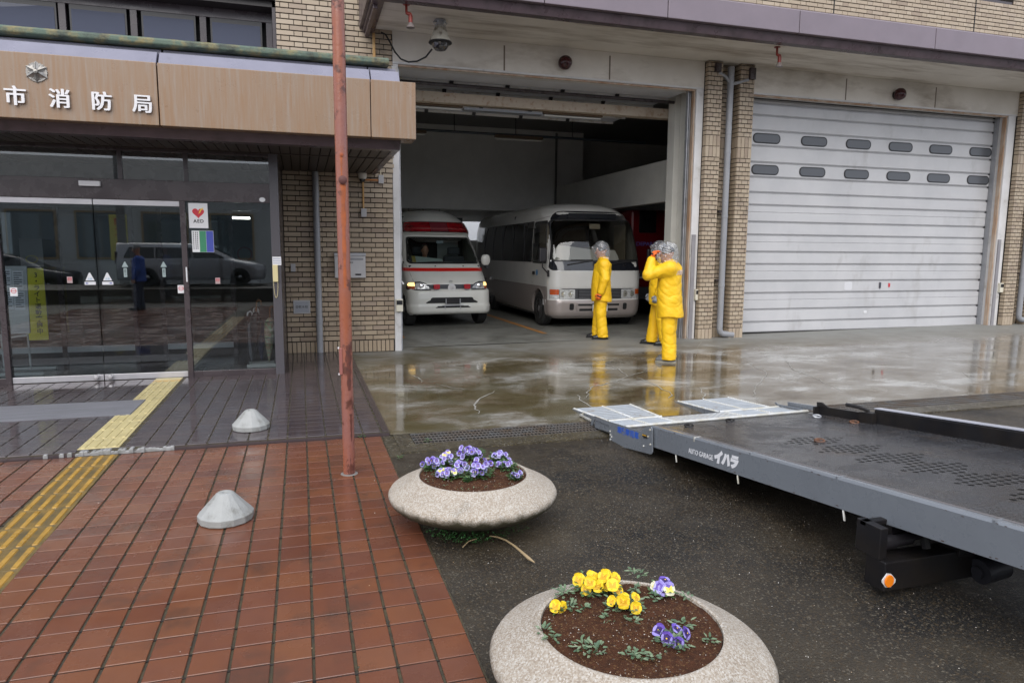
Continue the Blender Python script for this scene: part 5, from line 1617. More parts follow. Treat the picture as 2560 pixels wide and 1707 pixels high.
# bumper slots
for z0, z1, w0 in ((.475, .515, .47), (.365, .415, .44)):
    b = MB(); patch(b, outl(-w0, w0, z0, z1, .012, .012, .0, .0), BS.front, .003, 3, .002); b.build('bumper_slot', M_blackr, bus)
for sg in (-1, 1):
    b = MB(); patch(b, outl(*((.56, .655) if sg > 0 else (-.655, -.56)), .385, .525, .03, .03), BS.front, .003, 3, .002); b.build('fog_recess', M_blackr, bus)
    b = MB(); b.tube([BS.front(sg * .49, .36, .006), BS.front(sg * .51, .45, .006), BS.front(sg * .49, .53, .006)], .012, 5); b.build('bumper_rib', M_bt, bus, smooth=True)
b = MB(); b.box(-.17, .17, -.05, -.03, .36, .50); b.build('number_plate', mat('white_plate', (.62, .62, .6), .4), bus)
# wipers
for xa, xb in ((-.70, -.18), (.18, .88)):
    b = MB(); q0 = BS.front(xa, 1.335, .03); q1 = BS.front(xb, 1.42, .04)
    b.tube([q0, q1], .014, 5); b.tube([BS.front(xb - .45, 1.432, .035), BS.front(xb + .04, 1.435, .035)], .010, 5); b.build('wiper', M_rub, bus)
for x in (-.10, .60): b = MB(); q = BS.front(x, 1.33, .012); b.box(q.x - .02, q.x + .02, q.y - .01, q.y, 1.30, 1.345); b.build('washer_nozzle', M_black, bus)
f = BS.side(-1)
b = MB(); patch(b, bdoor, f, .001, 4, .001); b.build('side_window', glass_mat('cab_glass', (.45, .45, .43), .06), bus)
b = MB(); ringp(b, shrink(bdoor, -.018), shrink(bdoor, .014), f, .007, .01); b.build('window_seal', M_rub, bus)
for sg in (-1, 1):
    f = BS.side(sg)
    b = MB()
    patch(b, outl(1.36, 6.6, 1.37, 2.27, .03, .03), f, .004, 3, .006)
    sw = b.build('side_window', M_dkglass, bus)
    for y in (1.95, 2.9, 3.85, 4.8, 5.7): b = MB(); b.box(sg * 1.07 - .008, sg * 1.07 + .008, y - .018, y + .018, 1.38, 2.26); b.build('pillar', M_black, sw)
    n = 24
    arc = [(WB[0] + .48 * math.cos(R(-15 + 210 * k / n)), WB[1] + .48 * math.sin(R(-15 + 210 * k / n))) for k in range(n + 1)]
    arc2 = [(WB[0] + .42 * math.cos(R(-15 + 210 * k / n)), WB[1] + .42 * math.sin(R(-15 + 210 * k / n))) for k in range(n + 1)]
    vs = [f(y, z, .006) for y, z in arc] + [f(y, z, .016) for y, z in arc2] + [f(y, z, -.08) for y, z in arc2]
    m_ = n + 1
    b = MB(); b.add(vs, [(k, k + 1, m_ + k + 1, m_ + k) for k in range(n)] + [(m_ + k, m_ + k + 1, 2 * m_ + k + 1, 2 * m_ + k) for k in range(n)])
    b.build('wheel_arch', M_bt, bus, smooth=True)
    wheel('wheel', (sg * .95, WB[0], .375), .375, .21, bus, sg)
    wheel('wheel', (sg * .95, 5.0, .375), .375, .21, bus, sg)
    b = MB(); b.box(sg * .88, sg * 1.02, WB[0] + .47, WB[0] + .49, .2, .62); b.build('mud_flap', M_rub, bus)
b = MB(); b.box(-1.0, 1.0, .3, 6.8, .2, .34); b.build('underbody', M_blackr, bus)
f = BS.side(-1)
b = MB()
for P in ([(.33, .62), (.33, 2.3)], [(1.34, .9), (1.34, 2.3), (.36, 2.34)], [(1.95, .25), (1.95, 1.36)]):
    b.tube([f(y, z, .001) for y, z in P], .004, 4)
b.build('door_gap', M_dgrey, bus)
b = MB(); q = f(1.22, 1.13, .012); b.box(q.x - .01, q.x + .01, 1.14, 1.28, 1.10, 1.17); b.build('handle', M_black, bus, bevel=.004)
b = MB(); q = f(1.04, 1.15, .002)
b.lathe([(.065, 0), (.065, .003), (0, .004)], (q.x, 1.0, 1.15), 20, T=Matrix.Rotation(R(-90), 4, 'Y')); b.build('round_sticker', mat('blue_sticker', (.05, .20, .42), .4), bus)
b = MB(); q = f(.5, .55, .002); b.box(q.x - .002, q.x, .42, .60, .47, .59); st = b.build('number_label', M_paper, bus)
text('lettering', '111', .09, Matrix.Translation((q.x - .003, .51, .53)) @ Matrix.Rotation(R(-90), 4, 'Z') @ Matrix.Rotation(R(90), 4, 'X'), M_ink, st, .0004)
# reflections of the pavement on the side are real; mirrors
for sg, y in ((-1, .16), (1, .10)):
    c = Vector((sg * 1.22, y, 1.52))
    b = MB(); b.box(c.x - .085, c.x + .085, c.y - .03, c.y + .05, 1.38, 1.68); mo = b.build('mirror', M_black, bus, bevel=.03)
    b = MB(); b.tube([c + Vector((0, .02, -.1)), c + Vector((0, .02, -.24)), (sg * 1.10, .20, 1.16), (sg * 1.07, .24, 1.14)], .014, 6); b.box(sg * 1.055, sg * 1.085, .21, .27, 1.08, 1.22); b.build('arm', M_black, mo)
# inside: mirror, white panel, seats
b = MB(); q = BS.front(0, 2.14, -.12); b.box(-.08, .17, q.y, q.y + .03, 2.09, 2.20); b.build('mirror', mat('beige_visor', (.45, .40, .32), .5), bus, bevel=.02)
BM = bus.matrix_basis.inverted() if False else (Matrix.Translation(bus.location) @ Matrix.Rotation(R(-.6), 4, 'Z')).inverted()
pts = [(352, 832), (372, 765), (395, 715), (430, 688), (480, 688), (600, 705), (720, 722), (830, 726), (945, 730), (970, 780), (988, 832)]
P3 = [BM @ PY(1280 + x / 3.675, 427 + y / 3.675, 13.72 + (832 - y) * .0011) for x, y in pts]
b = MB(); n = len(P3)
b.add([tuple(p) for p in P3] + [tuple(p + Vector((0, .02, 0))) for p in P3], [tuple(range(n)), tuple(range(2 * n - 1, n - 1, -1))] + [(i, (i + 1) % n, (i + 1) % n + n, i + n) for i in range(n)])
b.build('white_panel', mat('matt_white_panel', (.80, .81, .80), .6), bus)  # white panel low behind the windscreen
b = MB(); b.prism([(.28, 1.1), (.28, 1.32), (.7, 1.36), (.8, 1.1)], -.95, .95, 'x'); b.build('dashboard', mat('brown_dashboard', (.06, .055, .05), .7), bus, bevel=.02)
M_seat2 = mat('beige_seat_cloth', (.20, .175, .145), .85)
for x, y in ((-.62, 1.3), (.35, 1.3), (.72, 1.4), (-.62, 2.3), (-.2, 2.3), (.5, 2.3)):
    b = MB(); b.box(x - .22, x + .22, y, y + .14, 1.0, 1.72); b.build('seat', M_seat2, bus, bevel=.05)
b = MB()
for x in (-.93, .93):
    for k in range(14): b.tube([(x * .97, .75 + k * .04, 1.4), (x * .97, .75 + k * .04 + .01, 2.2)], .022, 5)
b.build('curtain', mat('beige_curtain', (.25, .22, .17), .9), bus)

# ------------------------------------------------------------------ fire engine deep in the next bay
fe = empty('fire_engine', (8.75, 15.3, .05), 0, 'dark red fire engine with blue lettering in shadow behind the right hand of the minibus', 'fire engine')
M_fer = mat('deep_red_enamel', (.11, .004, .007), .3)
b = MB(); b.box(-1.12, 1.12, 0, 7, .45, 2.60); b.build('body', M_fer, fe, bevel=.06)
O_ = Vector((8.75, 15.3, .05))
q0, q1 = PY(1598, 582, 15.28) - O_, PY(1642, 527, 15.28) - O_
b = MB(); b.prism(prect((q0.x + q1.x) / 2, (q0.z + q1.z) / 2, (q1.x - q0.x) / 2, (q1.z - q0.z) / 2, .03), -.012, 0); b.build('window', M_dkglass, fe)
q0, q1 = PY(1562, 612, 15.28) - O_, PY(1677, 609, 15.28) - O_
t_ = text('lettering', 'FIRE DEPARTMENT', .135, TF((q0.x + q1.x) / 2, -.006, (q0.z + q1.z) / 2), mat('blue_letter', (.10, .12, .42), .4), fe, .003, sx=1.0)
w_ = max(v.co.x for v in t_.data.vertices) - min(v.co.x for v in t_.data.vertices)
cx_ = (q0.x + q1.x) / 2
for v in t_.data.vertices: v.co.x = cx_ + (v.co.x - cx_) * (q1.x - q0.x) / w_
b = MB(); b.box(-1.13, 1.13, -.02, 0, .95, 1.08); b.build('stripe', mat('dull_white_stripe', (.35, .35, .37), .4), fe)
b = MB(); b.box(-1.14, 1.14, -.1, .2, .45, .75); b.build('bumper', M_dgrey, fe, bevel=.03)
for y in (1.0, 5.2):
    for sg in (-1, 1): wheel('wheel', (sg * .98, y, .48), .48, .26, fe, sg)
# ================================================================== PEOPLE
M_yel = mat('yellow_rain_cloth', (.84, .52, .012), .5, c2=(.78, .45, .010), nscale=5, bump=.5, bscale=16, bdist=.02, obj=True, spec=.4)
M_skin = mat('skin', (.40, .22, .15), .5, c2=(.36, .17, .11), nscale=12, obj=True, sss=.1)
M_hair = mat('dark_hair', (.015, .013, .012), .5)
M_bag = glass_mat('clear_wet_plastic', (.93, .94, .95), .09, .16, (.66, .68, .72), .10)
M_org = mat('orange_glove', (.75, .14, .02), .6)
M_shoe = mat('black_boot', (.012, .012, .013), .28)
M_shoe2 = mat('grey_boot', (.13, .13, .13), .45)
M_refl = mat('silver_reflective_print', (.62, .50, .42), .45)
M_navy = mat('navy_uniform', (.03, .04, .075), .7)
M_gl = mat('black_glove_knit', (.012, .012, .014), .8)
M_gw = mat('grey_work_glove', (.22, .24, .27), .7)
A3 = np.array
def folds(X, Y, Z, a=.006, s=1.0, ph=0.0):
    w1 = np.sin(Z * 38 * s + 5 * np.sin(X * 11 + ph) + 4 * np.sin(Y * 13 + ph * 2))
    w2 = np.sin(X * 31 * s + Z * 17 + 3 * np.sin(Y * 19 + Z * 9 + ph))
    w3 = np.sin((X + Y) * 23 * s + Z * 26 + 2.5 * np.sin(Z * 14 + ph))
    def rg(w): return (1 - np.abs(w)) ** 3
    u1 = np.sin(Z * 15 * s + X * 9 + 2.5 * np.sin(Y * 7 + ph)); u2 = np.sin(Z * 11 - X * 13 + 3 * np.sin(Y * 5 + Z * 4 + ph * 2)); u3 = np.sin(Y * 17 + Z * 7 + 2 * np.sin(X * 9 + ph))
    return a * (1.5 * (rg(u1) * (.5 + .5 * np.sin(X * 8 + Y * 6 + ph)) + rg(u2) * (.5 - .5 * np.sin(Z * 7 + ph)) + .4 * rg(u3)) - .8 + .15 * w1)
def hand(name, palm, dirv, nrm, parent, m, curl=.5, size=1.0, side=1):
    """palm centre, pointing direction, palm normal; five unequal bent fingers"""
    d = Vector(dirv).normalized(); n = Vector(nrm); n = (n - d * n.dot(d)).normalized(); s_ = d.cross(n) * side
    p = Vector(palm)
    segs = [(p - d * .045 * size, p + d * .035 * size, .030 * size, .034 * size)]
    for k, (off, L) in enumerate(((-.032, .068), (-.011, .078), (.011, .074), (.031, .060))):
        b0 = p + s_ * off * size + d * .035 * size
        a = curl
        q1 = b0 + (d * math.cos(a) + n * math.sin(a)) * L * .45 * size
        a2 = curl * 2.3
        q2 = q1 + (d * math.cos(a2) + n * math.sin(a2)) * L * .32 * size
        a3 = curl * 3.2
        q3 = q2 + (d * math.cos(a3) + n * math.sin(a3)) * L * .25 * size
        segs += [(b0, q1, .0105 * size, .0098 * size), (q1, q2, .0098 * size, .009 * size), (q2, q3, .009 * size, .008 * size)]
    t0 = p - s_ * .03 * size - d * .015 * size; t1 = t0 - s_ * .025 * size + d * .03 * size + n * .012 * size; t2 = t1 + d * .032 * size + n * .018 * size
    segs += [(t0, t1, .013 * size, .0115 * size), (t1, t2, .0115 * size, .009 * size)]
    def fn(X, Y, Z):
        v = None
        for a, b_, r0, r1 in segs:
            c = cap(X, Y, Z, a, b_, r0, r1)
            v = c if v is None else smin(v, c, .006)
        return v
    lo = [min(min(a[i], b_[i]) for a, b_, _, _ in segs) - .045 for i in range(3)]
    hi = [max(max(a[i], b_[i]) for a, b_, _, _ in segs) + .045 for i in range(3)]
    return sdf_obj(name, fn, lo, hi, .0055, m, parent)

def raincoat_person(loc, rz, label, J, ph, hem=.70, glove=(M_org, M_org), boots=M_shoe, bag_r=(.15, .125, .155), group=None, refl=None, lean=0):
    """local axes: +x faces forward, +y to the person's left; J holds the joints"""
    e = empty('person', loc, rz, label, 'person', group)
    pel, chest, neck, head = J['pel'], J['chest'], J['neck'], J['head']
    f_ = J.get('face', (1, 0, 0))
    F = Vector(f_).normalized(); S = Vector((-F.y, F.x, 0)); Uv = F.cross(S)
    def hp(a, b_, c): return Vector(head) + F * a + S * b_ + Uv * c
    # --- body, one continuous skin (head, neck, torso, limbs)
    def body(X, Y, Z):
        # head in its own axes
        dx, dy, dz = X - head[0], Y - head[1], Z - head[2]
        hx = dx * F.x + dy * F.y + dz * F.z; hy = dx * S.x + dy * S.y; hz = dx * Uv.x + dy * Uv.y + dz * Uv.z
        v = ell(hx, hy, hz, (-.012, 0, .035), (.095, .076, .095))
        v = smin(v, ell(hx, hy, hz, (.022, 0, -.035), (.068, .058, .078)), .03)
        v = smin(v, cap(hx, hy, hz, (.088, 0, .012), (.108, 0, -.018), .010, .015), .012)     # nose
        v = smin(v, cap(hx, hy, hz, (.080, -.018, -.052), (.080, .018, -.052), .010, .010), .008)  # lips
        v = smin(v, ell(hx, hy, hz, (.066, 0, -.090), (.024, .028, .022)), .02)               # chin
        for q in (-1, 1):
            v = smin(v, ell(hx, hy, hz, (-.008, q * .077, -.005), (.020, .010, .030)), .008)  # ears
            v = np.maximum(v, -(ell(hx, hy, hz, (.092, q * .030, .018), (.014, .017, .011))))  # eye sockets
            v = np.minimum(v, ell(hx, hy, hz, (.074, q * .030, .017), (.013, .015, .012)))
        nk = cap(X, Y, Z, neck, hp(-.02, 0, -.06), .058, .052)
        v = smin(v, nk, .03)
        v = smin(v, cap(X, Y, Z, chest, pel, .15, .13), .05)
        v = smin(v, cap(X, Y, Z, (J['shL'][0], J['shL'][1], J['shL'][2]), J['shR'], .07, .07), .06)
        v = smin(v, cap(X, Y, Z, chest, neck, .12, .06), .05)
        for q in 'LR':
            v = smin(v, cap(X, Y, Z, J['sh' + q], J['el' + q], .05, .04), .03)
            v = smin(v, cap(X, Y, Z, J['el' + q], J['wr' + q], .04, .028), .02)
            v = smin(v, cap(X, Y, Z, J['hip' + q], J['kn' + q], .08, .055), .04)
            v = smin(v, cap(X, Y, Z, J['kn' + q], J['an' + q], .05, .038), .02)
        return v
    pts = [Vector(p) for k, p in J.items() if k != 'face']
    lo = [min(p[i] for p in pts) - .2 for i in range(3)]; hi = [max(p[i] for p in pts) + .2 for i in range(3)]
    lo[2] = .03
    sdf_obj('body', body, lo, hi, .0125, M_skin, e)
    # --- hair
    def hair(X, Y, Z):
        dx, dy, dz = X - head[0], Y - head[1], Z - head[2]
        hx = dx * F.x + dy * F.y + dz * F.z; hy = dx * S.x + dy * S.y; hz = dx * Uv.x + dy * Uv.y + dz * Uv.z
        v = ell(hx, hy, hz, (-.018, 0, .045), (.100, .084, .098))
        v = np.maximum(v, -(hz + .015 - .0 + np.clip(hx, -.2, .2) * .35 - .02))
        v = np.maximum(v, (hx - .062 - (hz - .05) * .2))
        return v
    sdf_obj('hair', hair, [head[0] - .15, head[1] - .15, head[2] - .1], [head[0] + .15, head[1] + .15, head[2] + .18], .009, M_hair, e)
    # --- trousers
    def trousers(X, Y, Z):
        v = None
        for q in 'LR':
            h_, k_, a_ = J['hip' + q], J['kn' + q], J['an' + q]
            c = cap(X, Y, Z, (h_[0], h_[1] * 1.0, h_[2]), k_, .118, .092)
            c = smin(c, cap(X, Y, Z, k_, (a_[0] - .005, a_[1], a_[2] - .03), .088, .100), .03)
            v = c if v is None else smin(v, c, .02)
        v = smin(v, cap(X, Y, Z, (pel[0], -.06, pel[2]), (pel[0], .06, pel[2]), .145, .145), .05)
        lowf = np.clip((.45 - Z) / .4, 0, 1)
        v = v + folds(X, Y, Z, .0058, 1.2, ph) * (.7 + .6 * lowf) + .0016 * np.sin(Z * 75 + 6 * np.sin(X * 14 + ph)) * lowf
        return np.maximum(v, (J['anL'][2] - .045) - Z)
    lo2 = [min(J[k][0] for k in ('hipL', 'hipR', 'knL', 'knR', 'anL', 'anR')) - .2, min(J[k][1] for k in ('hipL', 'hipR', 'anL', 'anR')) - .2, .02]
    hi2 = [max(J[k][0] for k in ('hipL', 'hipR', 'knL', 'knR', 'anL', 'anR')) + .2, max(J[k][1] for k in ('hipL', 'hipR', 'anL', 'anR')) + .2, pel[2] + .2]
    sdf_obj('rain_trousers', trousers, lo2, hi2, .0125, M_yel, e)
    # --- jacket
    def jacket(X, Y, Z):
        cx, cy, cz = chest
        # torso as a flared elliptical tube between hem and shoulder
        t = np.clip((Z - hem) / (cz + .12 - hem), 0, 1)
        mx = pel[0] * (1 - t) + cx * t + .02 * np.sin(t * 3.1)
        my = pel[1] * (1 - t) + cy * t
        rx = .185 - .035 * t ** 1.5; ry = .225 - .015 * t
        r_ = np.sqrt(((X - mx) / rx) ** 2 + ((Y - my) / ry) ** 2)
        v = (r_ - 1) * .17
        v = np.maximum(v, (Z - (cz + .10)) * .9)
        v = smin(v, cap(X, Y, Z, J['shL'], J['shR'], .098, .098), .07)
        v = smin(v, cap(X, Y, Z, chest, neck, .13, .088), .06)
        for q in 'LR':
            s_, l_, w_ = J['sh' + q], J['el' + q], J['wr' + q]
            v = smin(v, cap(X, Y, Z, s_, l_, .092, .078), .045)
            w2 = Vector(l_).lerp(Vector(w_), .93)
            v = smin(v, cap(X, Y, Z, l_, w2, .078, .062), .03)
        # collar
        nk = Vector(neck)
        v = np.minimum(v, np.maximum(np.abs(cap(X, Y, Z, nk, nk + Vector((-.01, 0, .075)), .088, .082)) - .008, np.maximum(Z - (neck[2] + .065), neck[2] - .05 - Z)))
        v = v + folds(X, Y, Z, .0060, 1.0, ph + 2) + .0008 * np.sin(Z * 60 + 9 * np.sin(Y * 9 + ph) + X * 20)
        return np.maximum(v, hem + .015 * np.sin(X * 14 + ph) - Z)
    aj = [Vector(J[k]) for k in ('shL', 'shR', 'elL', 'elR', 'wrL', 'wrR', 'chest', 'neck')]
    lo3 = [min(min(p[i] for p in aj), pel[i] if i < 2 else 9) - .26 for i in range(3)]; hi3 = [max(max(p[i] for p in aj), pel[i] if i < 2 else -9) + .26 for i in range(3)]
    lo3[2] = min(hem - .03, lo3[2] + .1)
    sdf_obj('rain_jacket', jacket, lo3, hi3, .0125, M_yel, e)
    # storm flap and pocket flaps of the jacket
    b = MB()
    t_ = [(pel[0] * (1 - q) + chest[0] * q + .02 * math.sin(q * 3.1) + (.185 - .035 * q ** 1.5) * 1.0 + .004, pel[1] * (1 - q) + chest[1] * q, hem + .03 + q * (chest[2] + .02 - hem)) for q in [k / 10 for k in range(11)]]
    vs = []
    for x_, y_, z_ in t_:
        for o_ in (-.028, .028): vs.append((x_ - .004, y_ + o_, z_))
    b.add(vs, [(2 * k, 2 * k + 1, 2 * k + 3, 2 * k + 2) for k in range(10)])
    b.build('storm_flap', M_yel, e, smooth=True)
    # reflective collar tape
    b = MB()
    nk = Vector(neck)
    vs = []
    for k in range(20):
        a = R(80 + 200 * k / 19)
        for z in (.0, .05): vs.append(nk + Vector((.098 * math.cos(a) - .005, .100 * math.sin(a), z + .012)))
    b.add(vs, [(2 * k, 2 * k + 1, 2 * k + 3, 2 * k + 2) for k in range(19)])
    b.build('collar_tape', M_refl, e)
    # crinkled clear cover over the head
    def bag(X, Y, Z):
        dx, dy, dz = X - head[0], Y - head[1], Z - head[2]
        hx = dx * F.x + dy * F.y + dz * F.z; hy = dx * S.x + dy * S.y; hz = dx * Uv.x + dy * Uv.y + dz * Uv.z
        v = ell(hx, hy, hz, (-.005, 0, .035), bag_r)
        v = smin(v, cap(hx, hy, hz, (.05, 0, .07), (.155, 0, .085), .06, .012), .05)
        v = smin(v, ell(hx, hy, hz, (-.02, 0, -.06), (bag_r[0] * .86, bag_r[1] * .9, .10)), .04)
        cr = np.abs(np.sin(hx * 47 + 6 * np.sin(hz * 21 + ph) + 5 * np.sin(hy * 17))) + np.abs(np.sin(hz * 41 - hx * 23 + 5 * np.sin(hy * 23 + ph)))
        v = v - ((1 - np.abs(np.sin(hx * 30 + 6 * np.sin(hz * 17 + ph) + 4 * np.sin(hy * 13)))) ** 3 + (1 - np.abs(np.sin(hz * 27 - hx * 15 + 4 * np.sin(hy * 19 + ph)))) ** 3) * .015 + .005
        return np.maximum(v, -(hz + .115))
    sdf_obj('head_cover', bag, [head[0] - .27, head[1] - .27, head[2] - .17], [head[0] + .27, head[1] + .27, head[2] + .26], .0095, M_bag, e)
    # gloves and cuffs
    for k, q in enumerate('LR'):
        l_, w_ = Vector(J['el' + q]), Vector(J['wr' + q])
        d = (w_ - l_).normalized()
        g = glove[k]
        if g is None: continue
        dd = Vector(J.get('hd' + q, d))
        hd = hand('glove', w_ + dd.normalized() * .055, dd, J.get('hn' + q, (0, -1 if q == 'L' else 1, 0)), e, g, J.get('curl', .45), 1.12, 1 if q == 'L' else -1)
        MB().cyl(w_ - d * .05, w_ + dd.normalized() * .02, .041, .036, 12, mi=0).build('cuff', M_gl if g is M_org else g, e, smooth=True)
        if g is M_org:
            pn = w_ + dd.normalized() * .075
            MB().cyl(pn - dd.normalized() * .012, pn + dd.normalized() * .012, .041, .040, 12).build('glove_band', M_gl, hd, smooth=True)
    # boots
    for q in 'LR':
        a_ = Vector(J['an' + q]); t_ = Vector(J.get('toe' + q, (1, 0, 0))); t_.z = 0; t_.normalize()
        def boot(X, Y, Z, a_=a_, t_=t_):
            hx = (X - a_.x) * t_.x + (Y - a_.y) * t_.y; hy = -(X - a_.x) * t_.y + (Y - a_.y) * t_.x
            v = cap(hx, hy, Z, (-.06, 0, .05), (.10, 0, .042), .048, .044)
            v = smin(v, cap(hx, hy, Z, (.10, 0, .040), (.155, 0, .036), .046, .036), .02)
            v = smin(v, cap(hx, hy, Z, (-.03, 0, .06), (-.02, 0, .16), .05, .05), .03)
            return np.maximum(v, .012 - Z)
        m_ = boots
        bo = sdf_obj('boot', boot, [a_.x - .25, a_.y - .25, 0], [a_.x + .25, a_.y + .25, .22], .009, m_, e)
        pl = []
        for k in range(20):
            an = 2 * math.pi * k / 20
            hx = .045 + .155 * math.cos(an); hy = .050 * math.sin(an) * (1.0 - .15 * math.cos(an))
            pl.append((a_.x + hx * t_.x - hy * t_.y, a_.y + hx * t_.y + hy * t_.x))
        MB().prism(pl, .0, .018, 'z').build('sole', mat('boot_sole', (.30, .28, .22) if boots is M_shoe2 else (.012, .012, .012), .6), bo)
    if refl: refl(e)
    return e

# first person: stands in profile, arms down
J1 = dict(pel=(0, 0, .93), chest=(-.01, 0, 1.27), neck=(-.015, 0, 1.44), head=(.03, 0, 1.60), shL=(-.02, .175, 1.375), shR=(-.02, -.175, 1.375),
          elL=(-.03, .245, 1.10), elR=(-.02, -.24, 1.10), wrL=(.04, .245, .87), wrR=(.08, -.23, .87), hipL=(0, .085, .88), hipR=(0, -.085, .88),
          knL=(.015, .10, .48), knR=(.05, -.10, .48), anL=(-.02, .11, .085), anR=(.07, -.11, .085), toeL=(1, .12, 0), toeR=(1, -.1, 0), hnL=(.1, -1, 0), hnR=(0, 1, 0), face=(1, .12, -.08))
J1 = {k: (tuple(v)) for k, v in J1.items()}
p1 = PZ(1503, 846, .03)
raincoat_person((p1.x - .01, p1.y, zA(p1.x, p1.y)), R(160), 'person in yellow rainwear standing in profile before the minibus headlamp, arms hanging', J1, .7)
# second person: raised hand at the brow, back half turned
def back_print(e):
    M = Matrix.Translation((-.170, .02, 1.31)) @ Matrix.Rotation(R(-90), 4, 'Z') @ Matrix.Rotation(R(90), 4, 'X')
    o = text('back_lettering', '市消防局', .075, M, M_refl, e, .002, .002)
    for v in o.data.vertices:
        y = v.co.y; t = (v.co.z - .66) / .72
        v.co.x = .02 + .02 * math.sin(t * 3.1) - (.160) * math.sqrt(max(.05, 1 - (y / .215) ** 2)) - .012 + (v.co.x + .170) * .5
J2 = dict(pel=(0, 0, .93), chest=(.02, 0, 1.26), neck=(.035, 0, 1.42), head=(.085, .01, 1.565), shL=(.0, .18, 1.37), shR=(.02, -.18, 1.36),
          elL=(.27, .27, 1.28), elR=(.06, -.25, 1.08), wrL=(.26, .16, 1.50), wrR=(.18, -.22, .92), hipL=(0, .085, .88), hipR=(0, -.085, .88),
          knL=(.0, .09, .48), knR=(.03, -.10, .48), anL=(-.02, .09, .085), anR=(.03, -.12, .085), toeL=(1, .10, 0), toeR=(1, -.15, 0), hdL=(-.35, -.25, 1), hnL=(-1, -.2, 0), hnR=(0, 1, 0), face=(1, .05, -.05))
p2 = PZ(1672, 903, .02)
raincoat_person((p2.x, p2.y, zA(p2.x, p2.y)), R(134), 'person in yellow rainwear raising an orange gloved hand to the brow, nearest the camera', J2, 2.1, hem=.66, glove=(M_org, None), boots=M_shoe2, bag_r=(.165, .135, .16), refl=back_print)
# third person: partly hidden behind the second
J3 = dict(J1); J3.update(face=(1, 0, 0), wrR=(.12, -.24, .88), wrL=(.06, .24, .88), knR=(.07, -.1, .48), anR=(.12, -.11, .085), anL=(-.10, .1, .085), knL=(-.02, .1, .48))
p3 = PZ(1640, 864, .02)
raincoat_person((p3.x + .05, p3.y, zA(p3.x, p3.y)), R(156), 'person in yellow rainwear with grey gloves half hidden behind the one raising a hand', J3, 4.4, glove=(M_gw, M_gw))

# driver behind the windscreen of the ambulance
e = empty('person', (2.66, 15.52, .0), R(-90 + 3.6), 'driver in dark uniform seated at the wheel of the ambulance behind the windscreen', 'person')
def drv(X, Y, Z):
    v = ell(X, Y, Z, (0, 0, 1.66), (.092, .074, .115))
    v = smin(v, ell(X, Y, Z, (.03, 0, 1.59), (.065, .055, .07)), .03)
    v = smin(v, cap(X, Y, Z, (.088, 0, 1.65), (.105, 0, 1.625), .010, .014), .012)
    for q in (-1, 1):
        v = smin(v, ell(X, Y, Z, (-.01, q * .078, 1.63), (.02, .010, .03)), .008)
        v = np.maximum(v, -ell(X, Y, Z, (.090, q * .03, 1.665), (.014, .017, .011)))
        v = np.minimum(v, ell(X, Y, Z, (.073, q * .03, 1.664), (.013, .015, .012)))
    v = smin(v, cap(X, Y, Z, (-.02, 0, 1.40), (-.01, 0, 1.56), .06, .05), .03)
    v = smin(v, cap(X, Y, Z, (-.03, 0, 1.28), (-.03, 0, 1.0), .13, .12), .06)
    v = smin(v, cap(X, Y, Z, (-.03, -.15, 1.37), (-.03, .15, 1.37), .06, .06), .05)
    for q in (-1, 1):
        v = smin(v, cap(X, Y, Z, (-.03, q * .19, 1.36), (.12, q * .25, 1.14), .05, .04), .03)
        v = smin(v, cap(X, Y, Z, (.12, q * .25, 1.14), (.36, q * .14, 1.22), .04, .028), .02)
    return v
sdf_obj('body', drv, [-.25, -.38, .85], [.5, .38, 1.85], .0125, M_skin, e)
def uni(X, Y, Z):
    v = cap(X, Y, Z, (-.03, 0, 1.28), (-.03, 0, 1.0), .155, .14)
    v = smin(v, cap(X, Y, Z, (-.03, -.16, 1.37), (-.03, .16, 1.37), .08, .08), .05)
    for q in (-1, 1):
        v = smin(v, cap(X, Y, Z, (-.03, q * .19, 1.36), (.12, q * .25, 1.14), .066, .055), .03)
        v = smin(v, cap(X, Y, Z, (.12, q * .25, 1.14), (.33, q * .155, 1.21), .055, .042), .02)
    return v + folds(X, Y, Z, .004)
sdf_obj('uniform', uni, [-.28, -.38, .84], [.45, .38, 1.52], .0125, M_navy, e)
def hr(X, Y, Z): return np.maximum(np.maximum(ell(X, Y, Z, (-.02, 0, 1.685), (.10, .083, .105)), -(Z - 1.66 + X * .35)), X - .06)
sdf_obj('hair', hr, [-.15, -.12, 1.55], [.12, .12, 1.82], .009, M_hair, e)
for q in (-1, 1): hand('hand', (.37, q * .125, 1.235), (.7, -q * .5, .4), (0, -q, .3), e, M_skin, .5, .95, q)
MB().tube([(.42 + .05 * math.sin(t), .19 * math.cos(t), 1.18 + .16 * math.sin(t)) for t in [2 * math.pi * k / 24 for k in range(25)]], .013, 6, False).build('steering_wheel', M_black, amb, smooth=True)
_s = [o for o in bpy.data.objects if o.name.startswith('steering_wheel')][0]
_s.matrix_parent_inverse = Matrix.Identity(4)
_s.matrix_basis = (Matrix.Translation(amb.location) @ Matrix.Rotation(R(3.6), 4, 'Z')).inverted() @ Matrix.Translation((2.66, 15.52, 0)) @ Matrix.Rotation(R(-90 + 3.6), 4, 'Z')
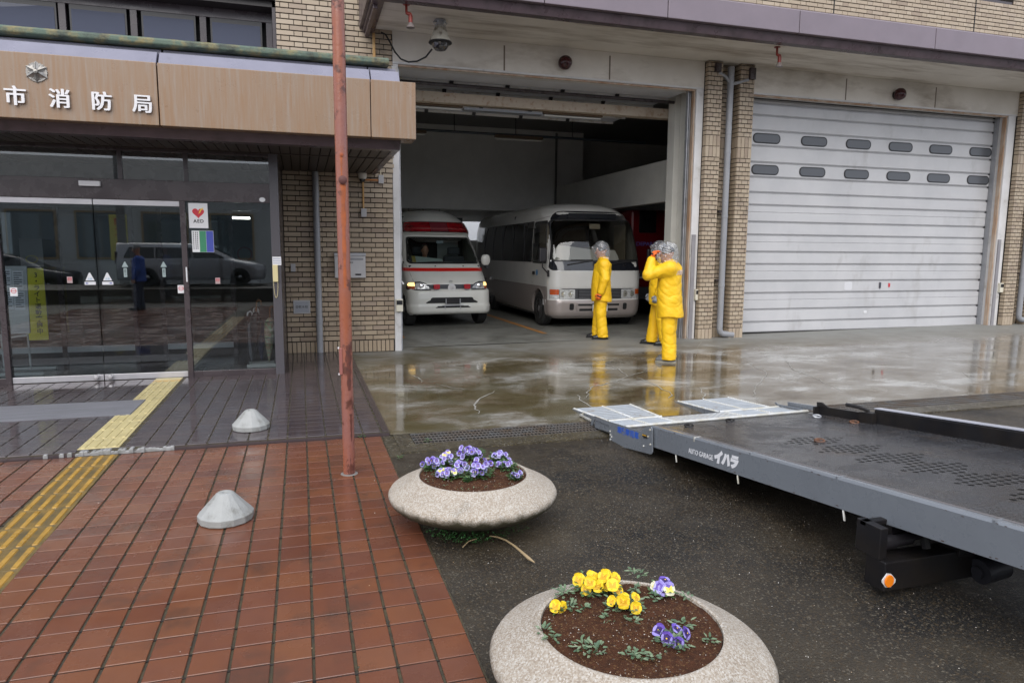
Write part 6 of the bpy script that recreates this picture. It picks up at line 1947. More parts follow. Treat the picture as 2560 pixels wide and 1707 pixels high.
# ================================================================== FLATBED OF THE CAR CARRIER
M_bed = mat('grey_bed_enamel', (.155, .17, .19), .3, c2=(.14, .153, .172), nscale=2, coat=.4, rvar=(.22, .4), rscale=9, dirt=(.10, .105, .11), dscale=3, dlev=(.62, .8), obj=True, bump=.15, bscale=220, bdist=.002)
M_bedk = mat('black_bed_paint', (.008, .008, .010), .4, spec=.35, c2=(.014, .011, .009), nscale=5, rvar=(.3, .55), obj=True)
M_galv = mat('galvanised_plate', (.50, .53, .56), .42, metal=.45, c2=(.42, .45, .48), nscale=5, dirt=(.30, .22, .14), dscale=7, dlev=(.60, .75), obj=True)
M_galve = mat('pale_galvanised_bar', (.66, .67, .67), .35, metal=.4, c2=(.5, .47, .38), nscale=9, obj=True)
M_rusty = mat('rusty_ring', (.16, .07, .035), .6, c2=(.08, .04, .025), nscale=30)
m = M_deck = mat('black_checker_plate', (.032, .033, .039), .22, spec=.8, c2=(.060, .046, .038), nscale=2.6, rvar=(.10, .34), rscale=5, obj=True, namt=(.52, .75), metal=.3)
nt = m.node_tree; bs = nt.nodes['Principled BSDF']
tc = N(nt, 'ShaderNodeTexCoord').outputs['Object']
mp = N(nt, 'ShaderNodeMapping'); mp.inputs['Rotation'].default_value = (0, 0, R(45)); nt.links.new(tc, mp.inputs[0])
ck = N(nt, 'ShaderNodeTexBrick', offset=.5, inp={'Scale': 1, 'Mortar Size': .006, 'Mortar Smooth': .5, 'Brick Width': .050, 'Row Height': .025, 'Color1': (1, 1, 1, 1), 'Color2': (.8, .8, .8, 1), 'Mortar': (0, 0, 0, 1)})
nt.links.new(mp.outputs[0], ck.inputs['Vector'])
bp = N(nt, 'ShaderNodeBump', inp={'Strength': 1.0, 'Distance': .006}); nt.links.new(ck.outputs['Color'], bp.inputs['Height'])
bp2 = N(nt, 'ShaderNodeBump', inp={'Strength': .5, 'Distance': .003}); nt.links.new(noise(nt, 90, 3, .6, tc), bp2.inputs['Height']); nt.links.new(bp.outputs[0], bp2.inputs['Normal'])
nt.links.new(bp2.outputs[0], bs.inputs['Normal'])

bed = empty('flatbed', (0, 0, 0), label='tilted grey and black car carrier flatbed lowered onto the yard with galvanised ramps', cat='flatbed')
Dv = Vector((-.0465712, .99472224, -.09142637)); Rv = Vector((.99890582, .04676707, 0)); Uv_ = Rv.cross(Dv)
bed.matrix_world = Matrix.Translation((2.593, 4.735, .266)) @ Matrix((Rv, Dv, Uv_)).transposed().to_4x4()
YB = -5.2
def bb(name, m_, bev=0.0, par=None, **k):
    return k['mb'].build(name, m_, par or bed, bevel=bev)
b = MB(); b.prism([(0, -.165), (0, -.012), (.010, 0), (.058, 0), (.062, -.004), (.062, -.02), (.014, -.02), (.014, -.15), (.05, -.15), (.05, -.165)], YB, .02, 'y'); b.build('side_rail', M_bed, bed)
for y in (-.56, -1.16, -1.86, -2.7):
    b = MB(); b.box(-.0015, .059, y - .006, y + .006, -.03, .0022); b.build('weld_seam', M_galve if y > -1 else M_bed, bed)
b = MB(); rr_ = random.Random(9)
for k in range(60):
    y = rr_.uniform(-3.4, 0); z = rr_.choice((-.012, -.162, -.02, -.155)) + rr_.uniform(-.004, .004); s_ = rr_.uniform(.002, .007)
    b.box(-.0008, 0.001, y - s_ * rr_.uniform(.6, 2.5), y + s_, z - s_ * .4, z + s_ * .4)
tag(b.build('paint_chip', mat('chip_rust', (.05, .025, .018), .7), bed), kind='stuff')
b = MB(); b.box(.040, .0605, YB, .0, -.002, .0016); b.build('rail_lip', mat('dark_lip_strip', (.11, .10, .10), .5), bed)
b = MB(); b.box(.062, .075, YB, .0, -.11, -.006); b.build('rail_web', M_bedk, bed)
b = MB(); b.prism([(2.05, -.165), (2.05, -.0), (2.062, .010), (2.11, .010), (2.12, .0), (2.12, -.165)], YB, -.20, 'y'); b.build('side_rail', M_bedk, bed)
b = MB(); b.box(2.053, 2.122, YB, -.19, .0105, .022); b.build('rail_cap', mat('pale_rail_cap', (.36, .37, .42), .3, coat=.3), bed, bevel=.004)
b = MB(); b.box(2.05, 2.075, -.19, .455, -.165, -.035); b.box(2.05, 2.12, -.19, .455, -.165, -.14); b.box(2.0, 2.05, .43, .455, -.12, -.04); b.prism([(.30, -.04), (.455, -.04), (.455, .0), (.40, .004)], 2.045, 2.06, 'x'); b.build('side_rail', M_bedk, bed)
b = MB(); b.tube([(2.08, -.14, -.10), (2.06, -.12, -.01), (2.0, -.08, .02), (1.96, .02, .035)], .016, 7); b.box(2.0, 2.1, -.22, -.08, -.11, -.02); b.build('lock_lever', M_bedk, bed)
# deck with real drain holes down the middle
b = MB()
CS = .058
xl, nxc = 1.05 - CS * 5, 10
zt, zb = -.11, -.135
rows = int((.56 - YB) / CS)
b.add([(.075, YB, zt), (xl - CS * .5, YB, zt), (xl - CS * .5, .56, zt), (.075, .56, zt)], [(0, 1, 2, 3)])
xr = xl + CS * nxc
b.add([(xr + CS * .5, YB, zt), (2.05, YB, zt), (2.05, .56, zt), (xr + CS * .5, .56, zt)], [(0, 1, 2, 3)])
for r_ in range(rows + 1):
    y0 = .56 - (r_ + 1) * CS; y1 = y0 + CS
    off = 0 if r_ % 2 else CS * .5
    yc = (y0 + y1) / 2
    xx = xl - CS * .5
    if off == 0: edges = [(xx, xl)]
    else: edges = [(xr, xr + CS * .5)]
    # clusters
    kcl = round((yc + .58) / .335)
    dyc = yc + .58 - kcl * .335
    cells_ = [(xl + off - CS * (.5 if off else 0) * 0 + k * CS - (off), 0) for k in range(0)]
    x = xl - CS * .5 + (CS * .5 if r_ % 2 else 0)
    if r_ % 2:
        b.add([(xl - CS * .5, y0, zt), (xl, y0, zt), (xl, y1, zt), (xl - CS * .5, y1, zt)], [(0, 1, 2, 3)])
        b.add([(xr, y0, zt), (xr + CS * .5, y0, zt), (xr + CS * .5, y1, zt), (xr, y1, zt)], [(0, 1, 2, 3)])
        n_ = nxc; x = xl
    else:
        n_ = nxc + 1; x = xl - CS * .5
    for k in range(n_):
        xc = x + CS * (k + .5)
        h = CS / 2
        u = (xc - 1.05) / .31; v = dyc / .185
        hole = kcl <= 0 and abs(u) + abs(v) < 1.0 and abs(dyc) < .155
        if not hole:
            b.add([(xc - h, y0, zt), (xc + h, y0, zt), (xc + h, y1, zt), (xc - h, y1, zt)], [(0, 1, 2, 3)])
        else:
            n8 = 8
            rr = .0195
            out = [(h * (1 if abs(math.cos(a)) > .38 else 0) * (1 if math.cos(a) > 0 else -1), h * (1 if abs(math.sin(a)) > .38 else 0) * (1 if math.sin(a) > 0 else -1)) for a in [math.pi * q / 4 for q in range(8)]]
            vs = [(xc + p, yc + q, zt) for p, q in out] + [(xc + rr * math.cos(math.pi * q / 4), yc + rr * math.sin(math.pi * q / 4), zt) for q in range(8)] + [(xc + rr * math.cos(math.pi * q / 4), yc + rr * math.sin(math.pi * q / 4), zb) for q in range(8)]
            b.add(vs, [(q, (q + 1) % 8, 8 + (q + 1) % 8, 8 + q) for q in range(8)] ); b.add(vs[8:], [(q, (q + 1) % 8, 8 + (q + 1) % 8, 8 + q) for q in range(8)], 1)
b.build('deck', [M_deck, M_blackr], bed)  # hole walls blackened, their shade painted into the colour
b = MB()
for y in np.arange(YB + .3, .5, .42): b.box(.06, 2.04, y - .03, y + .03, -.17, -.13)
for x in (.55, 1.55): b.box(x - .04, x + .04, YB, .4, -.26, -.125)
b.box(.05, 2.05, .48, .56, -.19, -.112)
b.build('cross_member', M_bedk, bed)
b = MB(); b.box(.78, 1.32, YB + .1, -.3, -.175, -.17); b.build('belly_plate', M_blackr, bed)
# lashing rings
for k, (x, y) in enumerate(((1.06, -.62), (1.90, .30), (1.93, -.10), (.60, .40), (1.08, .47))):
    b = MB()
    P = [(x + .040 * math.cos(t), y + .024 * math.sin(t), -.101 + .008 * math.sin(t)) for t in [2 * math.pi * q / 16 for q in range(17)]]
    b.tube(P, .007, 6, False); b.box(x - .018, x + .018, y + .015, y + .04, -.11, -.095)
    b.build('lashing_ring', M_rusty if k in (0, 2) else M_steel if k == 1 else M_bedk, bed, smooth=True)
# tail: inner plates and ramp flaps
def mesh_plate(x0, x1, y0, y1, z, nm, tilt=0.0, xa=None, xb=None, teeth=True):
    xa = x0 if xa is None else xa; xb = x1 if xb is None else xb
    b = MB()
    b.add([(x0, y0, z), (x1, y0, z), (xb, y1, z + tilt), (xa, y1, z + tilt), (x0, y0, z - .03), (x1, y0, z - .03), (xb, y1, z + tilt - .012), (xa, y1, z + tilt - .012)],
          [(0, 1, 2, 3), (7, 6, 5, 4), (0, 4, 5, 1), (1, 5, 6, 2), (2, 6, 7, 3), (3, 7, 4, 0)])
    o = b.build(nm, M_galv, bed)
    if teeth:
        t = MB()
        n = int((y1 - y0) / .032)
        for e0, e1 in ((x0, xa), ((x0 + x1) / 2, (xa + xb) / 2), (x1, xb)):
            for k in range(n):
                f0 = (k + .2) / n; f1 = (k + .75) / n
                for f in ((f0 + f1) / 2,):
                    xm = e0 + (e1 - e0) * f; ym = y0 + (y1 - y0) * f; zm = z + tilt * f
                    t.add([(xm - .012, ym - .010, zm), (xm + .012, ym - .010, zm), (xm + .012, ym + .010, zm), (xm - .012, ym + .010, zm), (xm, ym, zm + .013)], [(0, 1, 4), (1, 2, 4), (2, 3, 4), (3, 0, 4)])
        tag(t.build('grip_tooth', M_galve, o), kind='stuff')
        # slots between ribs
        t = MB()
        nr = 9
        for hx0, hx1, ha, hb in ((x0, (x0 + x1) / 2, xa, (xa + xb) / 2), ((x0 + x1) / 2, x1, (xa + xb) / 2, xb)):
            for k in range(nr):
                f = (k + .5) / nr
                ym = y0 + (y1 - y0) * f; zm = z + tilt * f
                l_ = hx0 + (ha - hx0) * f + .03; r_ = hx1 + (hb - hx1) * f - .03
                t.box(l_, r_, ym - .003, ym + .003, zm, zm + .005)
        t.build('rib', M_galv, o)
    return o
mesh_plate(.075, .62, .585, .925, -.105, 'ramp_plate'); mesh_plate(1.36, 2.04, .585, .925, -.105, 'ramp_plate')
b = MB(); b.box(.63, 1.35, .585, .925, -.13, -.105); o = b.build('ramp_plate', M_galv, bed)
t = MB()
for i in range(22):
    for j in range(11):
        x, y = .645 + i * .0325, .60 + j * .030; a = R(45 if (i + j) % 2 else -45)
        dx, dy = .010 * math.cos(a), .010 * math.sin(a); nx_, ny_ = -.003 * math.sin(a), .003 * math.cos(a)
        t.add([(x - dx, y - dy, -.105), (x + nx_, y + ny_, -.105), (x + dx, y + dy, -.105), (x - nx_, y - ny_, -.105), (x, y, -.1015)], [(0, 1, 4), (1, 2, 4), (2, 3, 4), (3, 0, 4)])
tag(t.build('checker_lug', M_galve, o), kind='stuff')
mesh_plate(.11, .655, .955, 1.80, -.105, 'ramp_flap', .010, .145, .80); mesh_plate(1.31, 1.94, .955, 1.765, -.105, 'ramp_flap', .010, 1.37, 2.02)
b = MB()
b.tube([(.07, .568, -.098), (2.04, .568, -.098)], .014, 8); b.tube([(.10, .94, -.102), (.66, .94, -.102)], .013, 8); b.tube([(1.31, .94, -.102), (2.02, .94, -.102)], .013, 8)
b.build('hinge_bar', M_galve, bed, smooth=True)
for x0, xa in ((.11, .145), (1.31, 1.37)):
    b = MB(); b.add([(x0 - .004, .955, -.105), (xa - .004, 1.80, -.094), (xa - .004, 1.80, -.10), (x0 - .004, 1.0, -.20), (x0 - .022, .955, -.105), (xa - .02, 1.80, -.094), (xa - .02, 1.80, -.10), (x0 - .022, 1.0, -.20)],
                    [(0, 1, 2, 3), (7, 6, 5, 4), (0, 4, 5, 1), (1, 5, 6, 2), (2, 6, 7, 3), (3, 7, 4, 0)])
    b.build('flap_cheek', M_bed, bed)
b = MB(); b.tube([(.115, 1.5, -.11), (.06, 1.45, -.11), (.03, 1.05, -.13)], .012, 6); b.build('flap_handle', M_galve, bed, smooth=True)
b = MB(); b.box(.1, 2.0, .93, .97, -.19, -.12); b.build('tail_beam', M_bedk, bed)
# side plate with writing, and the arm
pl = [(1.035, -.075), (.98, -.052), (.80, -.058), (.69, -.063), (.142, -.062), (.078, -.022), (.055, -.012), (-.012, -.006), (-.026, -.016), (-.03, -.03), (-.027, -.20), (-.015, -.218), (.01, -.224), (.58, -.252), (.66, -.243), (.681, -.228), (.687, -.10), (.98, -.085), (1.01, -.13), (1.03, -.15), (1.06, -.14)]
b = MB(); b.prism(pl, -.022, -.012, 'x'); b.build('side_plate', M_bed, bed, bevel=.002)
b = MB(); b.box(-.012, .04, .60, 1.0, -.165, -.095); b.build('arm', M_bed, bed, bevel=.006)
b = MB(); b.box(-.008, .035, .62, .995, -.094, -.088); b.build('arm_cap', mat('pale_arm_top', (.55, .50, .47), .5), bed)
b = MB()
for y, z in ((-.003, -.03), (.03, -.088), (.10, -.10), (-.003, -.145), (.10, -.175), (.665, -.175), (.645, -.19), (.668, -.215), (.67, -.145)):
    b.lathe([(.0085, -.0), (.008, .006), (0, .009)], (-.022, y, z), 8, T=Matrix.Rotation(R(-90), 4, 'Y'))
b.build('bolt', M_galve, bed, smooth=True)
def TL(y, z, x=-.0225): return Matrix.Translation((x, y, z)) @ Matrix.Rotation(R(-90), 4, 'Z') @ Matrix.Rotation(R(90), 4, 'X')
def fitw(o, y0, y1):
    ys_ = [v.co.y for v in o.data.vertices]; a, c = min(ys_), max(ys_)
    lo_, hi_ = min(y0, y1), max(y0, y1)
    for v in o.data.vertices: v.co.y = lo_ + (v.co.y - a) * (hi_ - lo_) / (c - a)
o = text('lettering', '車載専用車', .062, TL(.356, -.112), mat('blue_vinyl', (.025, .09, .42), .4), bed, .0006, .0022); fitw(o, .178, .536)
o = text('lettering', 'AUTO GARAGE', .050, TL(-.63, -.107, -.0006), mat('white_vinyl', (.70, .70, .72), .4), bed, .0006, .0004); fitw(o, -.49, -.778)
o = text('lettering', 'イハラ', .088, TL(-.92, -.094, -.0006), bpy.data.materials['white_vinyl'], bed, .0006, .0085, shear=.25); fitw(o, -.795, -1.05)
b = MB(); b.box(-.030, -.022, .042, .108, -.105, -.078); o = b.build('marker_lamp', M_black, bed, bevel=.003); b = MB(); b.box(-.0315, -.030, .045, .105, -.088, -.080); b.build('lens', mat('amber_strip', (.6, .33, .02), .3), o)
for y in (-.322, -1.033, -1.90):
    b = MB(); b.tube([(.02, y + .01, -.160), (.008, y + .006, -.170), (.004, y, -.182), (.004, y - .006, -.222)], .006, 7); b.build('rope_hook', M_galve, bed, smooth=True)
# stepped bracket on the far corner
b = MB(); b.tube([(2.02, .60, -.09), (2.02, .95, -.085), (2.05, 1.02, -.075)], .012, 5); b.box(2.06, 2.085, .46, .86, -.085, -.045); b.prism([(.86, -.085), (.92, -.11), (.92, -.135), (.86, -.10)], 2.06, 2.085, 'x'); b.build('far_bracket', M_bed, bed)

# underlift below the bed
ul = empty('underlift', (2.6, 2.5, 0), label='black steel underlift frame with amber reflector beneath the flatbed', cat='tow frame')
ul_o = Vector((2.6, 2.5, 0))
def G(x, y, Yv): return PY(1920 + x / 3.672, 1200 + y / 3.672, Yv) - ul_o
a0, a1 = G(890, 985, 2.50), G(890, 815, 2.50)
b = MB(); b.box(-.02, .70, -.06, .06, .025, .17); b.build('cross_bar', M_bedk, ul, bevel=.006)
b = MB(); b.box(-.03, .015, -.03, .12, .17, .325); b.box(-.03, .30, .06, .10, .30, .325); b.build('upright', M_bedk, ul, bevel=.004)
b = MB(); b.tube([(.0, .02, .225), (.10, .02, .23), (.10, .02, .23), (.20, .02, .235)], [.035, .035, .03, .03], 12); b.tube([(.2, .02, .235), (.27, .02, .24)], .016, 8); b.box(.13, .22, .06, .10, .2, .29); b.build('hydraulic_ram', M_black, ul, smooth=True)
b = MB(); b.tube([(.27, .02, .32), (.285, .02, .25), (.29, .0, .18)], .022, 7); b.build('hose', M_rub, ul, smooth=True)
b = MB(); b.box(.42, .56, -.07, .12, .15, .20); b.box(.45, .50, .0, .1, .17, .36); b.build('bracket', M_bedk, ul, bevel=.004)
b = MB(); b.tube([(.52, -.10, .075), (.66, -.10, .09)], .062, 18); b.tube([(.50, -.10, .073), (.515, -.10, .074)], .03, 12); b.build('roller', mat('black_roller', (.02, .02, .024), .45), ul, smooth=True)
b = MB(); b.prism([(-.015, .052), (-.036, .078), (-.036, .09), (-.01, .12), (.015, .114), (.042, .085), (.042, .070), (.015, .048)], -.066, -.061); rf_ = b.build('reflector', mat('white_base', (.6, .6, .6), .4), ul)
b = MB(); b.prism([(.0 + .026 * math.cos(t), .083 + .030 * math.sin(t)) for t in [2 * math.pi * k / 20 for k in range(20)]], -.074, -.066); b.build('lens', mat('orange_reflector', (.85, .22, .01), .25), rf_, bevel=.002)

# ================================================================== RED POLE
pole = empty('pole', (.289, 5.0, 0), label='tall faded red steel pole streaked with rust, standing in the red paving', cat='pole')
MB().tube([(0, 0, 0), (-.002, 0, 3.33)], .0425, 24).build('shaft', M_pole, pole, smooth=True)
MB().tube([(0, 0, 3.32), (0, 0, 3.40)], .0445, 24).build('collar', M_black, pole, smooth=True)
MB().tube([(0, 0, 3.40), (-.004, 0, 7.2)], .034, 20).build('upper_shaft', M_pipe, pole, smooth=True)
MB().lathe([(.062, -.0), (.058, .003), (.043, .005)], (0, 0, 0), 24).build('base_ring', mat('mortar_ring', (.17, .16, .15), .8), pole)
MB().lathe([(.028, 0), (.03, .012), (.02, .02), (0, .021)], (0, 0, 0), 12, T=Matrix.Translation((.0, -.040, 2.085)) @ Matrix.Rotation(R(90), 4, 'X')).build('rust_boss', mat('brown_rust', (.10, .035, .03), .7, bump=.5, bscale=80), pole, smooth=True)
MB().lathe([(.013, 0), (.013, .008), (0, .01)], (0, 0, 0), 8, T=Matrix.Translation((-.004, -.041, 2.255)) @ Matrix.Rotation(R(90), 4, 'X')).build('bolt', mat('rust_bolt', (.30, .07, .02), .6), pole)
b = MB(); b.box(-.052, -.030, -.034, .0, .735, .925); b.build('cover_strip', mat('pink_grey_strip', (.27, .10, .085), .45), pole, bevel=.003)
for z in (.925, .737): MB().box(-.06, -.05, -.02, -.005, z - .006, z + .006).build('screw', M_paper, pole)
M_rs = mat('bright_rust_streak', (.36, .09, .02), .65, c2=(.22, .06, .02), nscale=18)
def streak(x0, z0, z1, w0, m_=M_rs):
    vs, fs = [], []
    n = 18
    for k in range(n + 1):
        t = k / n; z = z0 + (z1 - z0) * t
        ww = w0 * (1 - .55 * t) * (1 + .25 * math.sin(t * 23 + x0 * 90))
        for q in range(5):
            a = (x0 + ww * (q / 4 - .5)) / .0425
            vs.append((.0429 * math.sin(a), -.0429 * math.cos(a), z))
    for k in range(n):
        for q in range(4): fs.append((k * 5 + q, k * 5 + q + 1, (k + 1) * 5 + q + 1, (k + 1) * 5 + q))
    b = MB(); b.add(vs, fs); return b.build('rust_streak', m_, pole, smooth=True)
streak(.0, 2.07, 1.35, .036); streak(-.006, 2.25, 2.10, .016)
M_rd = mat('dark_rust_patch', (.07, .022, .018), .7, c2=(.13, .035, .02), nscale=25)
streak(.012, .94, .62, .05, M_rd); streak(.01, .14, .0, .12, M_rd); streak(.02, .45, .25, .02, M_rd)

# ================================================================== CONCRETE CONES
def cone(x, y, z, lb, ph):
    n = 16
    b = MB()
    def jit(v): return v
    pr = [(.150, 0), (.157, .006), (.160, .045), (.152, .052), (.052, .163), (.040, .170), (.018, .170), (.014, .158)]
    b.lathe(pr, (0, 0, 0), 14)
    e = empty('stopper_cone', (x, y, z), R(ph), lb, 'cone', 'pale concrete cones on the pavement')
    b.build('cone_body', M_conc, e, bevel=.003)
    MB().lathe([(.017, .155), (0, .156)], (0, 0, 0), 12).build('hole', M_blackr, e)
cone(-.478, 4.315, 0, 'squat pale concrete cone on the red clay paving', 8)
cone(-.470, 6.42, EZ, 'squat pale concrete cone on the dark entrance tiles', 20)

# ================================================================== PLANTERS
M_pl = mat('exposed_aggregate_concrete', (.37, .32, .26), .7, c2=(.32, .27, .215), nscale=4, bump=1.0, bscale=150, bdist=.004, dirt=(.115, .105, .085), dscale=5, dlev=(.58, .74), obj=True)
nt = M_pl.node_tree; bs = nt.nodes['Principled BSDF']; src = bs.inputs['Base Color'].links[0].from_socket
oc = N(nt, 'ShaderNodeTexCoord').outputs['Object']
v = N(nt, 'ShaderNodeTexVoronoi', inp={'Scale': 190}); nt.links.new(oc, v.inputs['Vector'])
sp_ = N(nt, 'ShaderNodeSeparateColor'); nt.links.new(v.outputs['Color'], sp_.inputs[0])
x = mixc(nt, .55, src, ramp(nt, sp_.outputs[0], [(0, (.18, .135, .095)), (.25, (.29, .235, .175)), (.5, (.37, .32, .26)), (.8, (.46, .43, .38)), (1, (.60, .58, .54))]))
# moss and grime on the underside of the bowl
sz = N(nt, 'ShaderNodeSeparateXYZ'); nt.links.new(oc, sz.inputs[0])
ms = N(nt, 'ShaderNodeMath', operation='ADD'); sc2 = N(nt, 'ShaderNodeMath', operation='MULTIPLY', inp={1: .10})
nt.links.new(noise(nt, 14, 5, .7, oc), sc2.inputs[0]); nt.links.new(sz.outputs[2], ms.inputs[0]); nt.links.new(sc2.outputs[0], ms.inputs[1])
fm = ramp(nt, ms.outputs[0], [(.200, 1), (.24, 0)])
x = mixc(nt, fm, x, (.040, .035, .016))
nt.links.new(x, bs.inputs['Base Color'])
M_soil = mat('damp_red_brown_soil', (.085, .032, .014), .9, spec=.2, c2=(.045, .018, .009), nscale=40, bump=1.0, bscale=170, bdist=.012, obj=True)
speckle(M_soil, 190, .985, (.20, .17, .14), (.13, .07, .03))
M_leaf = mat('leaf_green', (.045, .10, .030), .45, islands=[(0, (.030, .075, .028)), (.5, (.055, .12, .035)), (1, (.095, .16, .055))])
M_leafg = mat('grey_green_leaf', (.10, .15, .09), .55, islands=[(0, (.06, .11, .06)), (.5, (.11, .17, .09)), (1, (.18, .23, .14))])
M_peb = mat('white_pebble', (.42, .38, .33), .6, islands=[(0, (.35, .22, .10)), (.4, (.45, .38, .3)), (1, (.6, .58, .55))])
def planter(x, y, lb, ph):
    e = empty('planter', (x, y, 0), ph, lb, 'planter')
    pr = [(.215, 0), (.225, .015), (.27, .042), (.34, .068), (.41, .092), (.465, .118), (.492, .142), (.503, .163), (.505, .180), (.494, .198), (.470, .213), (.425, .235), (.38, .258), (.348, .276), (.332, .284), (.322, .282), (.316, .24)]
    # resample for a rounder profile
    P2 = []
    for i in range(len(pr) - 1):
        for t in (0, .5): P2.append((pr[i][0] * (1 - t) + pr[i + 1][0] * t, pr[i][1] * (1 - t) + pr[i + 1][1] * t))
    P2.append(pr[-1])
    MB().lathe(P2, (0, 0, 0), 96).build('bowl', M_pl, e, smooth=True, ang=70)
    b = MB()
    rr = [0, .04, .08, .12, .16, .20, .24, .28, .305, .318]
    vs = [(0, 0, .290)]
    n = 56
    rng_ = random.Random(ph * 10)
    for r_ in rr[1:]:
        for k in range(n):
            a = 2 * math.pi * k / n
            vs.append((r_ * math.cos(a), r_ * math.sin(a), .292 - .016 * (r_ / .32) ** 2 + rng_.uniform(-.0035, .0035)))
    fs = [(0, 1 + k, 1 + (k + 1) % n) for k in range(n)]
    for i in range(len(rr) - 2):
        for k in range(n): fs.append((1 + i * n + k, 1 + i * n + (k + 1) % n, 1 + (i + 1) * n + (k + 1) % n, 1 + (i + 1) * n + k))
    b.add(vs, fs); b.build('soil', M_soil, e, smooth=True, ang=90)
    b = MB()
    for k in range(230):
        a = rng_.uniform(0, 2 * math.pi); r_ = .31 * math.sqrt(rng_.random()); s_ = rng_.uniform(.0010, .0028)
        z = .293 - .016 * (r_ / .32) ** 2
        c = Vector((r_ * math.cos(a), r_ * math.sin(a), z))
        b.add([c + Vector((s_, 0, 0)), c + Vector((0, s_, 0)), c + Vector((-s_, 0, 0)), c + Vector((0, -s_, 0)), c + Vector((0, 0, s_)), c - Vector((0, 0, s_))], [(0, 1, 4), (1, 2, 4), (2, 3, 4), (3, 0, 4), (1, 0, 5), (2, 1, 5), (3, 2, 5), (0, 3, 5)])
    tag(b.build('perlite_grain', M_peb, e), kind='stuff')
    return e
PL1, PL2 = Vector((.952, 3.92, 0)), Vector((1.092, 2.108, 0))
planter(PL1.x, PL1.y, 'round saucer shaped stone planter full of violet pansies, beside the drain', .3)
planter(PL2.x, PL2.y, 'round stone planter with yellow pansies and mostly bare soil, nearest the camera', 1.1)
def petal_mesh(vs, fs, ms, c, nrm, up, r0, ang, L, W, mi, cup=.25):
    s_ = up.cross(nrm).normalized()
    d = up * math.cos(ang) + s_ * math.sin(ang); t = s_ * math.cos(ang) - up * math.sin(ang)
    o = len(vs)
    prof = [(0, .18), (.25, .62), (.55, .98), (.8, .92), (.95, .6), (1.0, .15)]
    for k, (a, w_) in enumerate(prof):
        h = cup * L * (a ** 2) * .5
        rip = .06 * L * math.sin(a * 9 + ang * 3)
        for q in (-1, 0, 1):
            vs.append(c + d * (a * L) + t * (q * W * w_ * .5) + nrm * (h + r0 + (rip if q else 0)))
    for k in range(len(prof) - 1):
        for q in range(2):
            fs.append((o + k * 3 + q, o + k * 3 + q + 1, o + (k + 1) * 3 + q + 1, o + (k + 1) * 3 + q)); ms.append(mi if k > 1 else mi + 1)
def flower(c, nrm, size, mats, parent, rnd):
    nrm = nrm.normalized()
    up = Vector((0, 0, 1)) - nrm * nrm.z
    if up.length < .1: up = Vector((0, 1, 0)) - nrm * nrm.y
    up.normalize()
    vs, fs, ms = [], [], []
    for a, L, W, r0, mi in ((R(28), .56, .62, -.002, 0), (R(-28), .56, .62, -.0025, 0), (R(95), .50, .52, 0, 2), (R(-95), .50, .52, 0, 2), (R(180), .54, .74, .0015, 2)):
        petal_mesh(vs, fs, ms, Vector(c), nrm, up, r0, a + rnd.uniform(-.15, .15), L * size, W * size * 1.12, mi, rnd.uniform(-.3, .6))
    o = len(vs)
    for k in range(6):
        a = math.pi * k / 3; s_ = up.cross(nrm)
        vs.append(Vector(c) + (up * math.cos(a) + s_ * math.sin(a)) * size * .07 + nrm * .004)
    fs.append(tuple(range(o, o + 6))); ms.append(4)
    b = MB(); b.v = [tuple(v) for v in vs]; b.f = fs; b.m = ms
    return b.build('flower', mats, parent, smooth=False, fix=False)
def petals(nm, c, dark): return mat(nm, c, .55, c2=tuple(v * .8 for v in c), nscale=60), mat(nm + '_base', dark, .55)
vi0, vi1 = petals('violet_petal', (.30, .25, .62), (.13, .08, .38)); wl0, wl1 = petals('pale_lilac_petal', (.48, .46, .74), (.12, .07, .34))
dv0, dv1 = petals('deep_violet_petal', (.13, .07, .42), (.03, .01, .10)); ye0, ye1 = petals('yellow_petal', (.85, .60, .012), (.62, .34, .01)); cr0, cr1 = petals('cream_petal', (.70, .68, .50), (.72, .62, .12))
M_eye = mat('yellow_flower_eye', (.75, .50, .04), .5)
KIND = dict(violet=[vi0, wl1, wl0, vi1, M_eye], pale=[vi0, vi1, cr0, cr1, M_eye], deep=[dv0, dv1, vi0, dv1, M_eye], yellow=[ye0, ye0, ye0, ye1, M_eye])
def leaf(b, c, d, L, W, cr=.3):
    d = d.normalized(); s_ = Vector((-d.y, d.x, 0))
    if s_.length < .1: s_ = Vector((1, 0, 0))
    s_.normalize(); n = d.cross(s_)
    b.add([c, c + d * L * .35 + s_ * W * .5 + n * .002, c + d * L * .8 + s_ * W * .35, c + d * L, c + d * L * .8 - s_ * W * .35, c + d * L * .35 - s_ * W * .5 + n * .002, c + d * L * .5 - n * L * .06],
          [(0, 1, 6), (1, 2, 6), (2, 3, 6), (3, 4, 6), (4, 5, 6), (5, 0, 6)])
